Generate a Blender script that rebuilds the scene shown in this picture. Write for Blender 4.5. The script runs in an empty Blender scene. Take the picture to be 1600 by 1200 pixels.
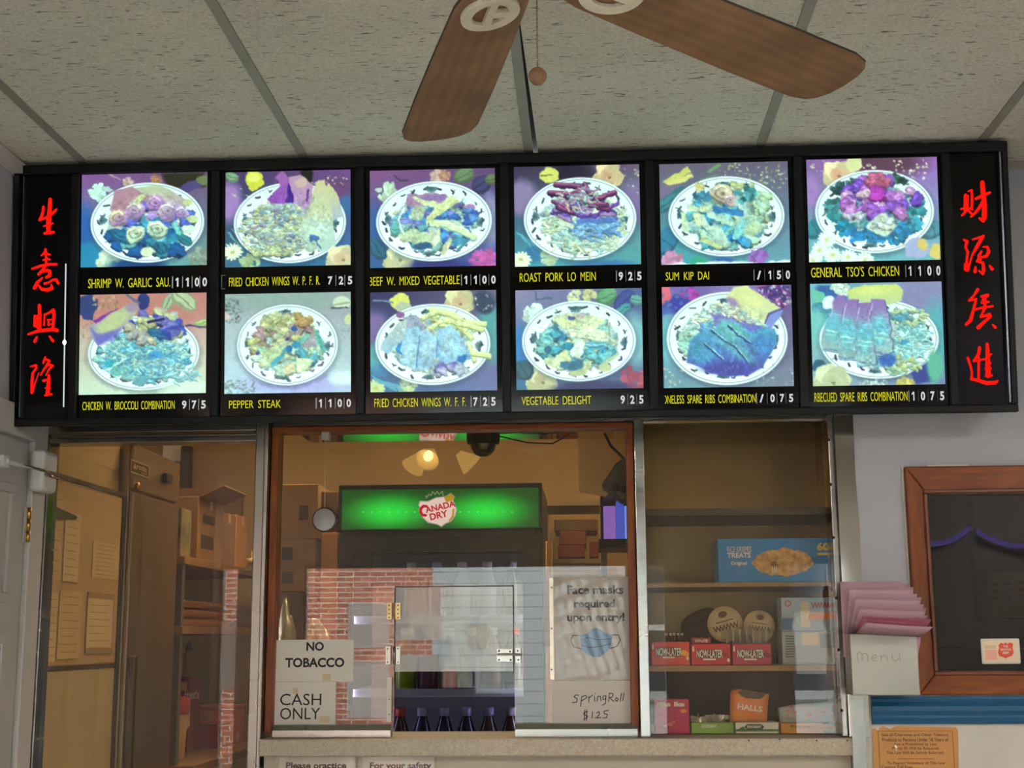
import bpy, bmesh, math, random
import numpy as np
from mathutils import Vector, Matrix

random.seed(7)
S = bpy.context.scene
COL = S.collection

# ---------------------------------------------------------------- camera
EYE = 1.55                       # eye height above the floor
FPX = 2132.0                     # focal length in pixels of a 1600 x 1200 frame
PITCH, YAW, ROLL = (math.radians(a) for a in (10.553, -3.079, -0.355))
cp, sp, cy, sy = math.cos(PITCH), math.sin(PITCH), math.cos(YAW), math.sin(YAW)
FW = Vector((sy * cp, cy * cp, sp))
RT0 = Vector((cy, -sy, 0))
UP0 = RT0.cross(FW)
RT = math.cos(ROLL) * RT0 + math.sin(ROLL) * UP0
UPV = -math.sin(ROLL) * RT0 + math.cos(ROLL) * UP0
camd = bpy.data.cameras.new('camera')
camd.sensor_width = 36.0
camd.lens = FPX / 1600 * 36
camd.clip_start = 0.02
cam = bpy.data.objects.new('camera', camd)
cam.matrix_world = Matrix(((RT.x, UPV.x, -FW.x, 0), (RT.y, UPV.y, -FW.y, 0), (RT.z, UPV.z, -FW.z, EYE), (0, 0, 0, 1)))
COL.objects.link(cam)
S.camera = cam

# ---------------------------------------------------------------- sky, exposure
W = bpy.data.worlds.new('world')
S.world = W
W.use_nodes = True
wn = W.node_tree.nodes
sky = wn.new('ShaderNodeTexSky')
sky.sky_type = 'NISHITA'
sky.sun_disc = False
sky.sun_elevation = math.radians(38)
sky.sun_rotation = math.radians(200)
wn['Background'].inputs['Strength'].default_value = 7.5
hs = wn.new('ShaderNodeHueSaturation'); hs.inputs['Saturation'].default_value = 0.28
W.node_tree.links.new(sky.outputs['Color'], hs.inputs['Color'])
W.node_tree.links.new(hs.outputs['Color'], wn['Background'].inputs['Color'])
S.view_settings.view_transform = 'Standard'
S.view_settings.look = 'None'
S.view_settings.gamma = 1
S.view_settings.use_curve_mapping = False
S.view_settings.exposure = 0.0
try:
    S.cycles.use_denoising = True
    S.cycles.max_bounces = 12
    S.cycles.transparent_max_bounces = 16
    S.cycles.sample_clamp_indirect = 6.0
    S.cycles.caustics_refractive = False
except Exception:
    pass

# ---------------------------------------------------------------- pixel rays -> points on real planes
CAMP = Vector((0, 0, EYE))
def ray(x, y): return (x - 800) / FPX * RT + (600 - y) / FPX * UPV + FW
def at(x, y, Y):
    d = ray(x, y); return CAMP + d * (Y / d.y)
def atX(x, y, X):
    d = ray(x, y); return CAMP + d * (X / d.x)
def atZ(x, y, z):                # z measured from the eye
    d = ray(x, y); return CAMP + d * (z / d.z)

# ---------------------------------------------------------------- materials
def lin(c):
    return tuple((v / 255 / 12.92) if v / 255 <= 0.04045 else ((v / 255 + 0.055) / 1.055) ** 2.4 for v in c[:3])
def lin4(c): return (*lin(c), 1)
_MATS = {}
def mat(name, rgb, rough=0.5, metal=0.0, spec=0.5, var=0.0, vscale=6.0, stretch=(1, 1, 1), rgb2=None, bump=0.0, bscale=60.0,
        emis=None, strength=0.0, trans=0.0, ior=1.45, alpha=1.0, sub=0.0, rvar=0.0, coat=0.0):
    if name in _MATS: return _MATS[name]
    m = bpy.data.materials.new(name); _MATS[name] = m
    m.use_nodes = True
    nt = m.node_tree; b = nt.nodes['Principled BSDF']
    b.inputs['Base Color'].default_value = lin4(rgb)
    b.inputs['Roughness'].default_value = rough
    b.inputs['Metallic'].default_value = metal
    b.inputs['Specular IOR Level'].default_value = spec
    b.inputs['IOR'].default_value = ior
    b.inputs['Transmission Weight'].default_value = trans
    b.inputs['Alpha'].default_value = alpha
    b.inputs['Coat Weight'].default_value = coat
    if emis:
        b.inputs['Emission Color'].default_value = lin4(emis)
        b.inputs['Emission Strength'].default_value = strength
    tc = None
    def coords(st):
        t = nt.nodes.new('ShaderNodeTexCoord'); mp = nt.nodes.new('ShaderNodeMapping')
        mp.inputs['Scale'].default_value = st
        nt.links.new(t.outputs['Object'], mp.inputs['Vector']); return mp
    if var or rgb2 or rvar:
        mp = coords(stretch)
        nz = nt.nodes.new('ShaderNodeTexNoise'); nz.inputs['Scale'].default_value = vscale; nz.inputs['Detail'].default_value = 6
        nt.links.new(mp.outputs['Vector'], nz.inputs['Vector'])
        rp = nt.nodes.new('ShaderNodeValToRGB')
        c1 = lin(rgb); c2 = lin(rgb2) if rgb2 else tuple(v * (1 - var) for v in c1)
        rp.color_ramp.elements[0].position = 0.32; rp.color_ramp.elements[1].position = 0.68
        rp.color_ramp.elements[0].color = (*c2, 1); rp.color_ramp.elements[1].color = (*c1, 1)
        nt.links.new(nz.outputs['Fac'], rp.inputs['Fac'])
        if var or rgb2: nt.links.new(rp.outputs['Color'], b.inputs['Base Color'])
        if rvar:
            mr = nt.nodes.new('ShaderNodeMapRange')
            mr.inputs['From Min'].default_value = 0.3; mr.inputs['From Max'].default_value = 0.7
            mr.inputs['To Min'].default_value = rough; mr.inputs['To Max'].default_value = min(1, rough + rvar)
            nt.links.new(nz.outputs['Fac'], mr.inputs['Value']); nt.links.new(mr.outputs['Result'], b.inputs['Roughness'])
    if bump:
        mp = coords((1, 1, 1))
        nz = nt.nodes.new('ShaderNodeTexNoise'); nz.inputs['Scale'].default_value = bscale; nz.inputs['Detail'].default_value = 5
        nt.links.new(mp.outputs['Vector'], nz.inputs['Vector'])
        bp = nt.nodes.new('ShaderNodeBump'); bp.inputs['Strength'].default_value = bump; bp.inputs['Distance'].default_value = 0.004
        nt.links.new(nz.outputs['Fac'], bp.inputs['Height']); nt.links.new(bp.outputs['Normal'], b.inputs['Normal'])
    return m
def glow(name, rgb, strength):
    if name in _MATS: return _MATS[name]
    m = bpy.data.materials.new(name); _MATS[name] = m; m.use_nodes = True
    nt = m.node_tree; nt.nodes.remove(nt.nodes['Principled BSDF'])
    e = nt.nodes.new('ShaderNodeEmission'); e.inputs['Color'].default_value = lin4(rgb); e.inputs['Strength'].default_value = strength
    nt.links.new(e.outputs['Emission'], nt.nodes['Material Output'].inputs['Surface']); return m
def pane(name, tint, fres=1.6, dirt=0.03, dirtcol=(190, 180, 160), rough=0.0, dscale=3.0):
    """clear sheet glazing: transparent with a Fresnel reflection on its outer faces, a little dirt"""
    if name in _MATS: return _MATS[name]
    m = bpy.data.materials.new(name); _MATS[name] = m; m.use_nodes = True
    nt = m.node_tree; nt.nodes.remove(nt.nodes['Principled BSDF']); L = nt.links.new; N = nt.nodes.new
    tr = N('ShaderNodeBsdfTransparent'); tr.inputs['Color'].default_value = lin4(tint)
    gl = N('ShaderNodeBsdfGlossy'); gl.inputs['Roughness'].default_value = rough; gl.inputs['Color'].default_value = (1, 1, 1, 1)
    fr = N('ShaderNodeFresnel'); fr.inputs['IOR'].default_value = fres
    ge = N('ShaderNodeNewGeometry'); sb = N('ShaderNodeMath'); sb.operation = 'SUBTRACT'; sb.inputs[0].default_value = 1
    mu = N('ShaderNodeMath'); mu.operation = 'MULTIPLY'
    L(ge.outputs['Backfacing'], sb.inputs[1]); L(fr.outputs['Fac'], mu.inputs[0]); L(sb.outputs[0], mu.inputs[1])
    mx = N('ShaderNodeMixShader'); L(mu.outputs[0], mx.inputs['Fac']); L(tr.outputs[0], mx.inputs[1]); L(gl.outputs[0], mx.inputs[2])
    df = N('ShaderNodeBsdfDiffuse'); df.inputs['Color'].default_value = lin4(dirtcol)
    tc = N('ShaderNodeTexCoord'); nz = N('ShaderNodeTexNoise'); nz.inputs['Scale'].default_value = dscale; nz.inputs['Detail'].default_value = 8
    L(tc.outputs['Object'], nz.inputs['Vector'])
    mr = N('ShaderNodeMapRange'); mr.inputs['From Min'].default_value = 0.35; mr.inputs['From Max'].default_value = 0.75
    mr.inputs['To Min'].default_value = dirt * 0.35; mr.inputs['To Max'].default_value = dirt * 1.6
    L(nz.outputs['Fac'], mr.inputs['Value'])
    mx2 = N('ShaderNodeMixShader'); L(mr.outputs['Result'], mx2.inputs['Fac']); L(mx.outputs[0], mx2.inputs[1]); L(df.outputs[0], mx2.inputs[2])
    L(mx2.outputs[0], nt.nodes['Material Output'].inputs['Surface']); return m

# ---------------------------------------------------------------- planes with their own 2D coordinates
class Frame:
    def __init__(s, o, u, v):
        s.o = Vector(o); s.u = Vector(u).normalized(); s.v = Vector(v).normalized(); s.n = s.u.cross(s.v).normalized()
    def pt(s, a, b, c=0.0): return s.o + s.u * a + s.v * b + s.n * c
    def px(s, x, y):
        d = ray(x, y); t = (s.o - CAMP).dot(s.n) / d.dot(s.n); q = CAMP + d * t - s.o
        return q.dot(s.u), q.dot(s.v)
    def off(s, c): return Frame(s.o + s.n * c, s.u, s.v)
def front(Y): return Frame((0, Y, EYE), (1, 0, 0), (0, 0, 1))      # faces the customer (normal -Y)
def side(X): return Frame((X, 0, EYE), (0, 1, 0), (0, 0, 1))       # faces +X
def flat(z): return Frame((0, 0, EYE + z), (1, 0, 0), (0, 1, 0))   # faces up

# ---------------------------------------------------------------- mesh builder
_TXT = {}
def glyphs(s, bold=0.0, sw=1.0):
    k = (s, bold, sw)
    if k not in _TXT:
        c = bpy.data.curves.new('t', 'FONT'); c.body = s; c.offset = bold; c.space_word = sw; c.resolution_u = 3
        o = bpy.data.objects.new('t', c); m = o.to_mesh()
        v = np.array([tuple(q.co)[:2] for q in m.vertices], float).reshape(-1, 2)
        f = [tuple(p.vertices) for p in m.polygons]
        o.to_mesh_clear(); bpy.data.objects.remove(o); bpy.data.curves.remove(c)
        _TXT[k] = (v, f)
    return _TXT[k]
class MB:
    def __init__(s): s.v = []; s.f = []; s.m = []; s.sm = []; s.k = 0
    def mi(s, k): s.k = k; return s
    def add(s, vs, fs, smooth=False):
        b = len(s.v); s.v += [tuple(q) for q in vs]
        for f in fs: s.f.append(tuple(b + i for i in f)); s.m.append(s.k); s.sm.append(smooth)
        return s
    def box(s, x0, x1, y0, y1, z0, z1):
        x0, x1 = sorted((x0, x1)); y0, y1 = sorted((y0, y1)); z0, z1 = sorted((z0, z1))
        return s.add([(x, y, z) for z in (z0, z1) for y in (y0, y1) for x in (x0, x1)],
                     [(0, 2, 3, 1), (4, 5, 7, 6), (0, 1, 5, 4), (2, 6, 7, 3), (0, 4, 6, 2), (1, 3, 7, 5)])
    def fbox(s, F, a0, a1, b0, b1, c0, c1):
        a0, a1 = sorted((a0, a1)); b0, b1 = sorted((b0, b1)); c0, c1 = sorted((c0, c1))
        return s.add([F.pt(a, b, c) for c in (c0, c1) for b in (b0, b1) for a in (a0, a1)],
                     [(0, 2, 3, 1), (4, 5, 7, 6), (0, 1, 5, 4), (2, 6, 7, 3), (0, 4, 6, 2), (1, 3, 7, 5)])
    def prism(s, F, poly, c0, c1):
        n = len(poly); ar = sum(poly[i][0] * poly[(i + 1) % n][1] - poly[(i + 1) % n][0] * poly[i][1] for i in range(n))
        if ar < 0: poly = poly[::-1]
        if c0 > c1: c0, c1 = c1, c0
        vs = [F.pt(a, b, c0) for a, b in poly] + [F.pt(a, b, c1) for a, b in poly]
        fs = [tuple(range(n - 1, -1, -1)), tuple(range(n, 2 * n))] + [(i, (i + 1) % n, n + (i + 1) % n, n + i) for i in range(n)]
        return s.add(vs, fs)
    def poly(s, F, poly, c=0.0):
        n = len(poly); ar = sum(poly[i][0] * poly[(i + 1) % n][1] - poly[(i + 1) % n][0] * poly[i][1] for i in range(n))
        if ar < 0: poly = poly[::-1]
        return s.add([F.pt(a, b, c) for a, b in poly], [tuple(range(n))])
    def disc(s, F, a, b, ra, rb=None, c=0.0, n=20):
        rb = rb or ra
        return s.poly(F, [(a + ra * math.cos(2 * math.pi * i / n), b + rb * math.sin(2 * math.pi * i / n)) for i in range(n)], c)
    def ring(s, F, a, b, r0, r1, c=0.0, n=28, ky=1.0):
        vs = []; fs = []
        for i in range(n):
            t = 2 * math.pi * i / n
            vs += [F.pt(a + r0 * math.cos(t), b + ky * r0 * math.sin(t), c), F.pt(a + r1 * math.cos(t), b + ky * r1 * math.sin(t), c)]
        for i in range(n):
            j = (i + 1) % n; fs.append((2 * i, 2 * i + 1, 2 * j + 1, 2 * j))
        return s.add(vs, fs)
    def tube(s, pts, r, seg=8, cap=True):
        pts = [Vector(p) for p in pts]; rs = r if isinstance(r, (list, tuple)) else [r] * len(pts)
        vs = []; fs = []; prev = None
        for i, p in enumerate(pts):
            d = (pts[min(i + 1, len(pts) - 1)] - pts[max(i - 1, 0)]).normalized()
            if prev is None:
                h = Vector((0, 0, 1)) if abs(d.z) < 0.9 else Vector((1, 0, 0)); a = d.cross(h).normalized()
            else: a = (prev - d * prev.dot(d)).normalized()
            prev = a; b = d.cross(a)
            for k in range(seg):
                t = 2 * math.pi * k / seg; vs.append(p + (a * math.cos(t) + b * math.sin(t)) * rs[i])
        for i in range(len(pts) - 1):
            for k in range(seg):
                k2 = (k + 1) % seg; fs.append((i * seg + k, i * seg + k2, (i + 1) * seg + k2, (i + 1) * seg + k))
        s.add(vs, fs, True)
        if cap:
            b0 = len(s.v) - len(vs); n = len(pts)
            s.f.append(tuple(b0 + k for k in range(seg - 1, -1, -1))); s.m.append(s.k); s.sm.append(False)
            s.f.append(tuple(b0 + (n - 1) * seg + k for k in range(seg))); s.m.append(s.k); s.sm.append(False)
        return s
    def lathe(s, prof, o, axis='Z', seg=24, kx=1.0, ky=1.0):
        o = Vector(o); A = {'Z': ((1, 0, 0), (0, 1, 0), (0, 0, 1)), 'Y': ((1, 0, 0), (0, 0, -1), (0, 1, 0)), 'X': ((0, 1, 0), (0, 0, 1), (1, 0, 0))}[axis]
        ux, uy, uz = (Vector(q) for q in A); vs = []; fs = []
        for r, h in prof:
            for k in range(seg):
                t = 2 * math.pi * k / seg; vs.append(o + ux * (r * kx * math.cos(t)) + uy * (r * ky * math.sin(t)) + uz * h)
        for i in range(len(prof) - 1):
            for k in range(seg):
                k2 = (k + 1) % seg; fs.append((i * seg + k, i * seg + k2, (i + 1) * seg + k2, (i + 1) * seg + k))
        n = len(prof)
        fs.append(tuple(range(seg - 1, -1, -1))); fs.append(tuple((n - 1) * seg + k for k in range(seg)))
        return s.add(vs, fs, True)
    def text(s, F, txt, a0, b0, a1, b1, c=0.0006, bold=0.0, clip=None, shear=0.0, aspect=None, sw=1.0):
        """lettering fitted to the rectangle a0..a1, b0..b1 of a plane"""
        v, f = glyphs(txt, bold, sw)
        if not len(v): return s
        lo = v.min(0); hi = v.max(0); q = (v - lo) / np.maximum(hi - lo, 1e-6)
        if aspect:                                   # keep proportions: fit by height, centred
            w = (b1 - b0) * (hi[0] - lo[0]) / max(hi[1] - lo[1], 1e-6) * aspect
            m_ = (a0 + a1) / 2; a0, a1 = m_ - w / 2, m_ + w / 2
        P = [(a0 + x * (a1 - a0) + shear * (y - .5) * (b1 - b0), b0 + y * (b1 - b0)) for x, y in q]
        if clip is None: return s.add([F.pt(a, b, c) for a, b in P], f)
        bm = bmesh.new(); vv = [bm.verts.new((a, b, 0)) for a, b in P]
        for g in f:
            try: bm.faces.new([vv[i] for i in g])
            except ValueError: pass
        bmesh.ops.bisect_plane(bm, geom=bm.verts[:] + bm.edges[:] + bm.faces[:], plane_co=(clip, 0, 0), plane_no=(-1, 0, 0), clear_outer=True)
        bm.verts.index_update()
        s.add([F.pt(w.co.x, w.co.y, c) for w in bm.verts], [tuple(w.index for w in g.verts) for g in bm.faces]); bm.free(); return s
    def stroke(s, F, pts, c=0.0006):
        """a brush stroke: (a, b, radius) points joined by a ribbon with round ends"""
        for i in range(len(pts) - 1):
            (x0, y0, r0), (x1, y1, r1) = pts[i], pts[i + 1]; d = math.hypot(x1 - x0, y1 - y0) or 1e-9
            nx, ny = -(y1 - y0) / d, (x1 - x0) / d
            s.poly(F, [(x0 + nx * r0, y0 + ny * r0), (x0 - nx * r0, y0 - ny * r0), (x1 - nx * r1, y1 - ny * r1), (x1 + nx * r1, y1 + ny * r1)], c)
        for x, y, r in pts: s.disc(F, x, y, r, c=c, n=10)
        return s
    def ptext(s, F, txt, x0, y0, x1, y1, **k):
        """lettering whose box is given by two pixel corners on the plane F"""
        a0, b1 = F.px(x0, y0); a1, b0 = F.px(x1, y1); return s.text(F, txt, a0, b0, a1, b1, **k)
    def build(s, name, m, parent=None, bevel=0.0, subd=0, segs=2, solid=0.0):
        me = bpy.data.meshes.new(name); me.from_pydata([tuple(q) for q in s.v], [], s.f)
        for mm in (m if isinstance(m, (list, tuple)) else [m]): me.materials.append(mm)
        me.polygons.foreach_set('material_index', s.m); me.polygons.foreach_set('use_smooth', s.sm); me.update()
        o = bpy.data.objects.new(name, me); COL.objects.link(o)
        if parent: o.parent = parent; o.matrix_parent_inverse = parent.matrix_world.inverted()
        if solid: q = o.modifiers.new('solid', 'SOLIDIFY'); q.thickness = solid
        if subd: q = o.modifiers.new('sub', 'SUBSURF'); q.levels = q.render_levels = subd
        if bevel: q = o.modifiers.new('bevel', 'BEVEL'); q.width = bevel; q.segments = segs; q.limit_method = 'ANGLE'; q.angle_limit = math.radians(40)
        return o
def tag(o, label, cat, group=None, kind=None):
    o['label'] = label; o['category'] = cat
    if group: o['group'] = group
    if kind: o['kind'] = kind
    return o
def thing(name, loc, label, cat, group=None):
    o = bpy.data.objects.new(name, None); COL.objects.link(o); o.empty_display_size = 0.05
    o.location = loc; o.matrix_world = Matrix.Translation(Vector(loc)); return tag(o, label, cat, group)
def struct(o): o['kind'] = 'structure'; return o
def discs(name, parent, F, pts, r, m=None, c=.0004, n=10):
    for x, y in pts:
        a, b = F.px(x, y); MB().disc(F, a, b, r, c=c, n=n).build(name, m or DARKHOLE, parent)
def blob(mb, c, r, seed, amp=0.2, n=14, k=(1, 1, 1), freq=2.0):
    """a lumpy closed surface"""
    rng = random.Random(seed); ph = [(rng.uniform(0, 6), rng.uniform(1, freq * 2), rng.uniform(0, 6)) for _ in range(5)]
    vs = []; fs = []; m = n * 2
    for i in range(n + 1):
        th = math.pi * i / n
        for j in range(m):
            p = 2 * math.pi * j / m; d = Vector((math.sin(th) * math.cos(p), math.sin(th) * math.sin(p), math.cos(th)))
            q = 1 + amp * sum(math.sin(f * (d.x * math.cos(a) + d.y * math.sin(a) + d.z * math.cos(b)) * 2 + a) for a, f, b in ph) / 3
            vs.append((c[0] + d.x * r * q * k[0], c[1] + d.y * r * q * k[1], c[2] + d.z * r * q * k[2]))
    for i in range(n):
        for j in range(m):
            j2 = (j + 1) % m; fs.append((i * m + j, i * m + j2, (i + 1) * m + j2, (i + 1) * m + j))
    mb.add(vs, fs, True)

# shared materials
STEEL = mat('stainless_steel', (172, 170, 163), rough=0.16, metal=1.0, rvar=0.14, vscale=3.0, stretch=(1, 1, 6), var=0.18)
STEEL_POL = mat('polished_steel', (150, 149, 143), rough=0.2, metal=1.0, rvar=0.1, vscale=2.0)
BLACK = mat('black_enamel', (9, 10, 11), rough=0.5, spec=0.25, var=0.3, vscale=20)
BLACK_GLOSS = mat('black_acrylic', (4, 4, 5), rough=0.1, spec=0.25)
WOOD_FRAME = mat('varnished_oak', (128, 66, 18), rough=0.42, rgb2=(98, 46, 10), vscale=9, stretch=(8, 8, 1), spec=.3)
WOOD_FRAME_H = mat('varnished_oak_rail', (128, 66, 18), rough=0.42, rgb2=(98, 46, 10), vscale=9, stretch=(1, 8, 8), spec=.3)
PAPER = mat('white_paper', (214, 208, 196), rough=0.8, var=0.06, vscale=8)
INK = mat('black_ink', (22, 21, 22), rough=0.6)
CARD = mat('cardboard', (146, 112, 72), rough=0.85, var=0.2, vscale=4)
CARD_D = mat('brown_cardboard', (104, 76, 48), rough=0.85, var=0.2, vscale=4)
CARD_R = mat('red_brown_cardboard', (118, 58, 34), rough=0.8, var=0.15, vscale=4)
BRASS = mat('brass', (196, 150, 70), rough=0.3, metal=1.0, var=0.25, vscale=20)
DARKHOLE = mat('screw_hole', (12, 11, 10), rough=0.7)
PLASTIC_WRAP = pane('clear_film', (242, 242, 240), fres=1.6, dirt=0.04, rough=0.15, dscale=20)
# ================================================================ THE ROOM
H = 1.29                                   # ceiling above the eye
XL, XR, YB, YK = -1.55, 3.2, -1.5, 6.5     # left wall, right wall, street wall, kitchen back wall
YG, YR = 3.80, 3.74                        # glazed counter front, painted wall right of it
WALL = mat('lilac_grey_paint', (166, 168, 174), rough=0.75, var=0.05, vscale=3, bump=0.12, bscale=40)
WALLW = mat('mottled_white_panel', (196, 192, 180), rough=0.6, var=0.12, vscale=7, bump=0.1, bscale=25)
KWALL = mat('kitchen_wall_paint', (150, 124, 86), rough=0.7, var=0.12, vscale=2.2)
TRIMW = mat('white_gloss_trim', (188, 185, 180), rough=0.4, var=0.06, vscale=5)
FLOORM = mat('floor_tile', (196, 192, 182), rough=0.4, var=0.2, vscale=4)
# ceiling tile material: fissured mineral board
def tile_mat():
    m = mat('fissured_ceiling_board', (174, 170, 154), rough=0.9, bump=0.25, bscale=110)
    nt = m.node_tree; N = nt.nodes.new; L = nt.links.new; b = nt.nodes['Principled BSDF']
    tc = N('ShaderNodeTexCoord'); mp = N('ShaderNodeMapping'); mp.inputs['Scale'].default_value = (34, 165, 34)
    L(tc.outputs['Object'], mp.inputs['Vector'])
    nz = N('ShaderNodeTexNoise'); nz.inputs['Scale'].default_value = 1.0; nz.inputs['Detail'].default_value = 1.5; nz.inputs['Distortion'].default_value = 0.6
    L(mp.outputs['Vector'], nz.inputs['Vector'])
    r1 = N('ShaderNodeValToRGB'); r1.color_ramp.elements[0].position = 0.64; r1.color_ramp.elements[1].position = 0.70
    r1.color_ramp.elements[0].color = (0, 0, 0, 1); r1.color_ramp.elements[1].color = (1, 1, 1, 1); L(nz.outputs['Fac'], r1.inputs['Fac'])
    n2 = N('ShaderNodeTexNoise'); n2.inputs['Scale'].default_value = 2.2; n2.inputs['Detail'].default_value = 5; L(tc.outputs['Object'], n2.inputs['Vector'])
    r2 = N('ShaderNodeValToRGB'); r2.color_ramp.elements[0].position = 0.3; r2.color_ramp.elements[1].position = 0.7
    r2.color_ramp.elements[0].color = lin4((182, 182, 168)); r2.color_ramp.elements[1].color = lin4((206, 206, 190)); L(n2.outputs['Fac'], r2.inputs['Fac'])
    n3 = N('ShaderNodeTexNoise'); n3.inputs['Scale'].default_value = 160; n3.inputs['Detail'].default_value = 2; L(tc.outputs['Object'], n3.inputs['Vector'])
    m3 = N('ShaderNodeMixRGB'); m3.blend_type = 'OVERLAY'; m3.inputs['Fac'].default_value = 0.38; L(r2.outputs['Color'], m3.inputs['Color1']); L(n3.outputs['Fac'], m3.inputs['Color2'])
    mx = N('ShaderNodeMixRGB'); L(r1.outputs['Color'], mx.inputs['Fac']); L(m3.outputs['Color'], mx.inputs['Color1']); mx.inputs['Color2'].default_value = lin4((112, 107, 94))
    L(mx.outputs['Color'], b.inputs['Base Color']); return m
TILE = tile_mat()
TBAR = mat('painted_grid_bar', (134, 134, 123), rough=0.5, var=0.1, vscale=12)
Z = EYE + H
LX = [H * q for q in (-1.054, -0.582, -0.108, 0.372, 0.824)]
LX = [LX[0] - 0.6096 * 2, LX[0] - 0.6096] + LX + [LX[-1] + 0.6096 * k for k in (1, 2, 3)]
LY = [2.45 + 1.2192 * k for k in range(-4, 2)]
mb = MB(); MB.slit = 0
for i in range(len(LX) - 1):
    for j in range(len(LY) - 1):
        x0, x1, y0, y1 = LX[i], LX[i + 1], LY[j], LY[j + 1]
        if i == 4 and j == 4:              # this board has slipped aside and leaves a dark wedge beside the bar
            mb.add([(x0 + .012, y0, Z + .001), (x1, y0, Z + .001), (x1, y1, Z + .001), (x0 + .027, y1, Z + .001)], [(0, 3, 2, 1)])
        else: mb.add([(x0, y0, Z), (x1, y0, Z), (x1, y1, Z), (x0, y1, Z)], [(0, 3, 2, 1)])
struct(mb.build('ceiling', TILE))
mb = MB().box(-3.6, XR, YB, YG + .1, Z + .12, Z + .2); struct(mb.build('ceiling_plenum', BLACK))
n = 0
for x in LX:
    n += 1; mb = MB().box(x - .012, x + .012, YB, YG, Z - .004, Z - .0005); struct(mb.build('trim_%d' % n, TBAR))
for y in LY[1:-1]:
    n += 1; mb = MB().box(-3.6, XR, y - .012, y + .012, Z - .0035, Z - .0008); struct(mb.build('trim_%d' % n, TBAR))
struct(MB().box(-3.6, XR, YB, YK, -.05, 0).build('floor', FLOORM))
# customer side walls
yj = 2.0
struct(MB().box(XL - .1, XL, yj, YG + .05, 0, Z + .1).build('wall_left', WALL))
struct(MB().box(-3.7, -3.6, YB, yj, 0, Z + .1).box(-3.6, XL - .1, yj, yj + .1, 0, Z + .1).build('wall_left_rear', WALL))
struct(MB().box(XR, XR + .1, YB, YK, 0, Z + .1).build('wall_right', WALL))
n += 1; struct(MB().box(XL, XL + .03, yj, 3.50, Z - .035, Z - .0045).build('trim_%d' % n, TRIMW))   # cove at the left wall
# kitchen shell
struct(MB().box(-2.9, XR, YK, YK + .1, 0, Z).build('wall_back', KWALL))
struct(MB().box(-2.9, -2.8, YG + .25, YK, 0, Z).build('wall_kitchen_left', KWALL))
struct(MB().box(-3.0, XR + .1, YG + .1, YK + .1, Z, Z + .1).build('ceiling_kitchen', mat('kitchen_ceiling', (170, 160, 140), rough=.8)))
# street wall with the shop window
WX0, WX1, WZ0, WZ1 = -2.47, 1.65, EYE - .95, EYE + .50
WIN = ((-2.47, -2.34), (-1.90, .52), (1.32, 1.65))
mb = MB().box(-3.6, WX0, YB - .15, YB, 0, Z).box(WX1, XR, YB - .15, YB, 0, Z).box(WX0, WX1, YB - .15, YB, WZ1, Z).box(WX0, WX1, YB - .15, YB, 0, WZ0).box(-2.34, -1.90, YB - .15, YB, WZ0, WZ1).box(.52, 1.32, YB - .15, YB, WZ0, WZ1)
struct(mb.build('wall_street', mat('dark_street_wall', (112, 108, 104), rough=.8)))
fr = mat('aluminium_mullion', (150, 152, 156), rough=.35, metal=.8)
mb = MB()
for a, b in WIN:
    for x in (a, b): mb.box(x - .015, x + .015, YB - .10, YB - .04, WZ0, WZ1)
    mb.box(a, b, YB - .1, YB - .04, WZ0, WZ0 + .04).box(a, b, YB - .1, YB - .04, WZ1 - .03, WZ1)
w1 = struct(mb.build('window_1', fr))
for a, b in WIN: MB().box(a + .016, b - .016, YB - .074, YB - .068, WZ0 + .041, WZ1 - .031).build('window_glass', pane('shop_window_glass', (250, 252, 250), fres=1.5, dirt=.01), w1)
# ---- street beyond the shop window (seen mirrored in the glazing)
def brick_mat(name, c1, c2, mortar, sc, rough=.9, bw=.5, rh=.16, ms=.02):
    m = mat(name, c1, rough=rough); nt = m.node_tree; N = nt.nodes.new; L = nt.links.new
    tc = N('ShaderNodeTexCoord'); sp_ = N('ShaderNodeSeparateXYZ'); cb = N('ShaderNodeCombineXYZ')
    L(tc.outputs['Object'], sp_.inputs[0]); L(sp_.outputs['X'], cb.inputs['X']); L(sp_.outputs['Z'], cb.inputs['Y'])
    br = N('ShaderNodeTexBrick'); br.inputs['Scale'].default_value = sc; br.inputs['Color1'].default_value = lin4(c1); br.inputs['Color2'].default_value = lin4(c2)
    br.inputs['Mortar'].default_value = lin4(mortar); br.inputs['Brick Width'].default_value = bw; br.inputs['Row Height'].default_value = rh; br.inputs['Mortar Size'].default_value = ms
    L(cb.outputs[0], br.inputs['Vector']); L(br.outputs['Color'], nt.nodes['Principled BSDF'].inputs['Base Color']); return m
BR = brick_mat('street_brick', (172, 100, 76), (146, 82, 62), (212, 190, 172), 2.9)
def sidingm(): return brick_mat('white_clapboard', (205, 206, 200), (196, 198, 194), (120, 122, 120), 2.0, bw=40, rh=.25, ms=.012)
SIDING = sidingm()
mb = MB().box(-12, -1.65, -7.4, -7.0, -.3, 7)
b1 = mb.build('brick_building', BR); tag(b1, 'red brick building mirrored in the left half of the counter glazing', 'building')
mb = MB().box(-1.65, 9, -7.3, -7.0, -.3, 7)
b2 = mb.build('clapboard_house', SIDING); tag(b2, 'white clapboard house mirrored in the right half of the counter glazing', 'building')
WINM = mat('dark_street_window', (50, 56, 60), rough=.1)
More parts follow.
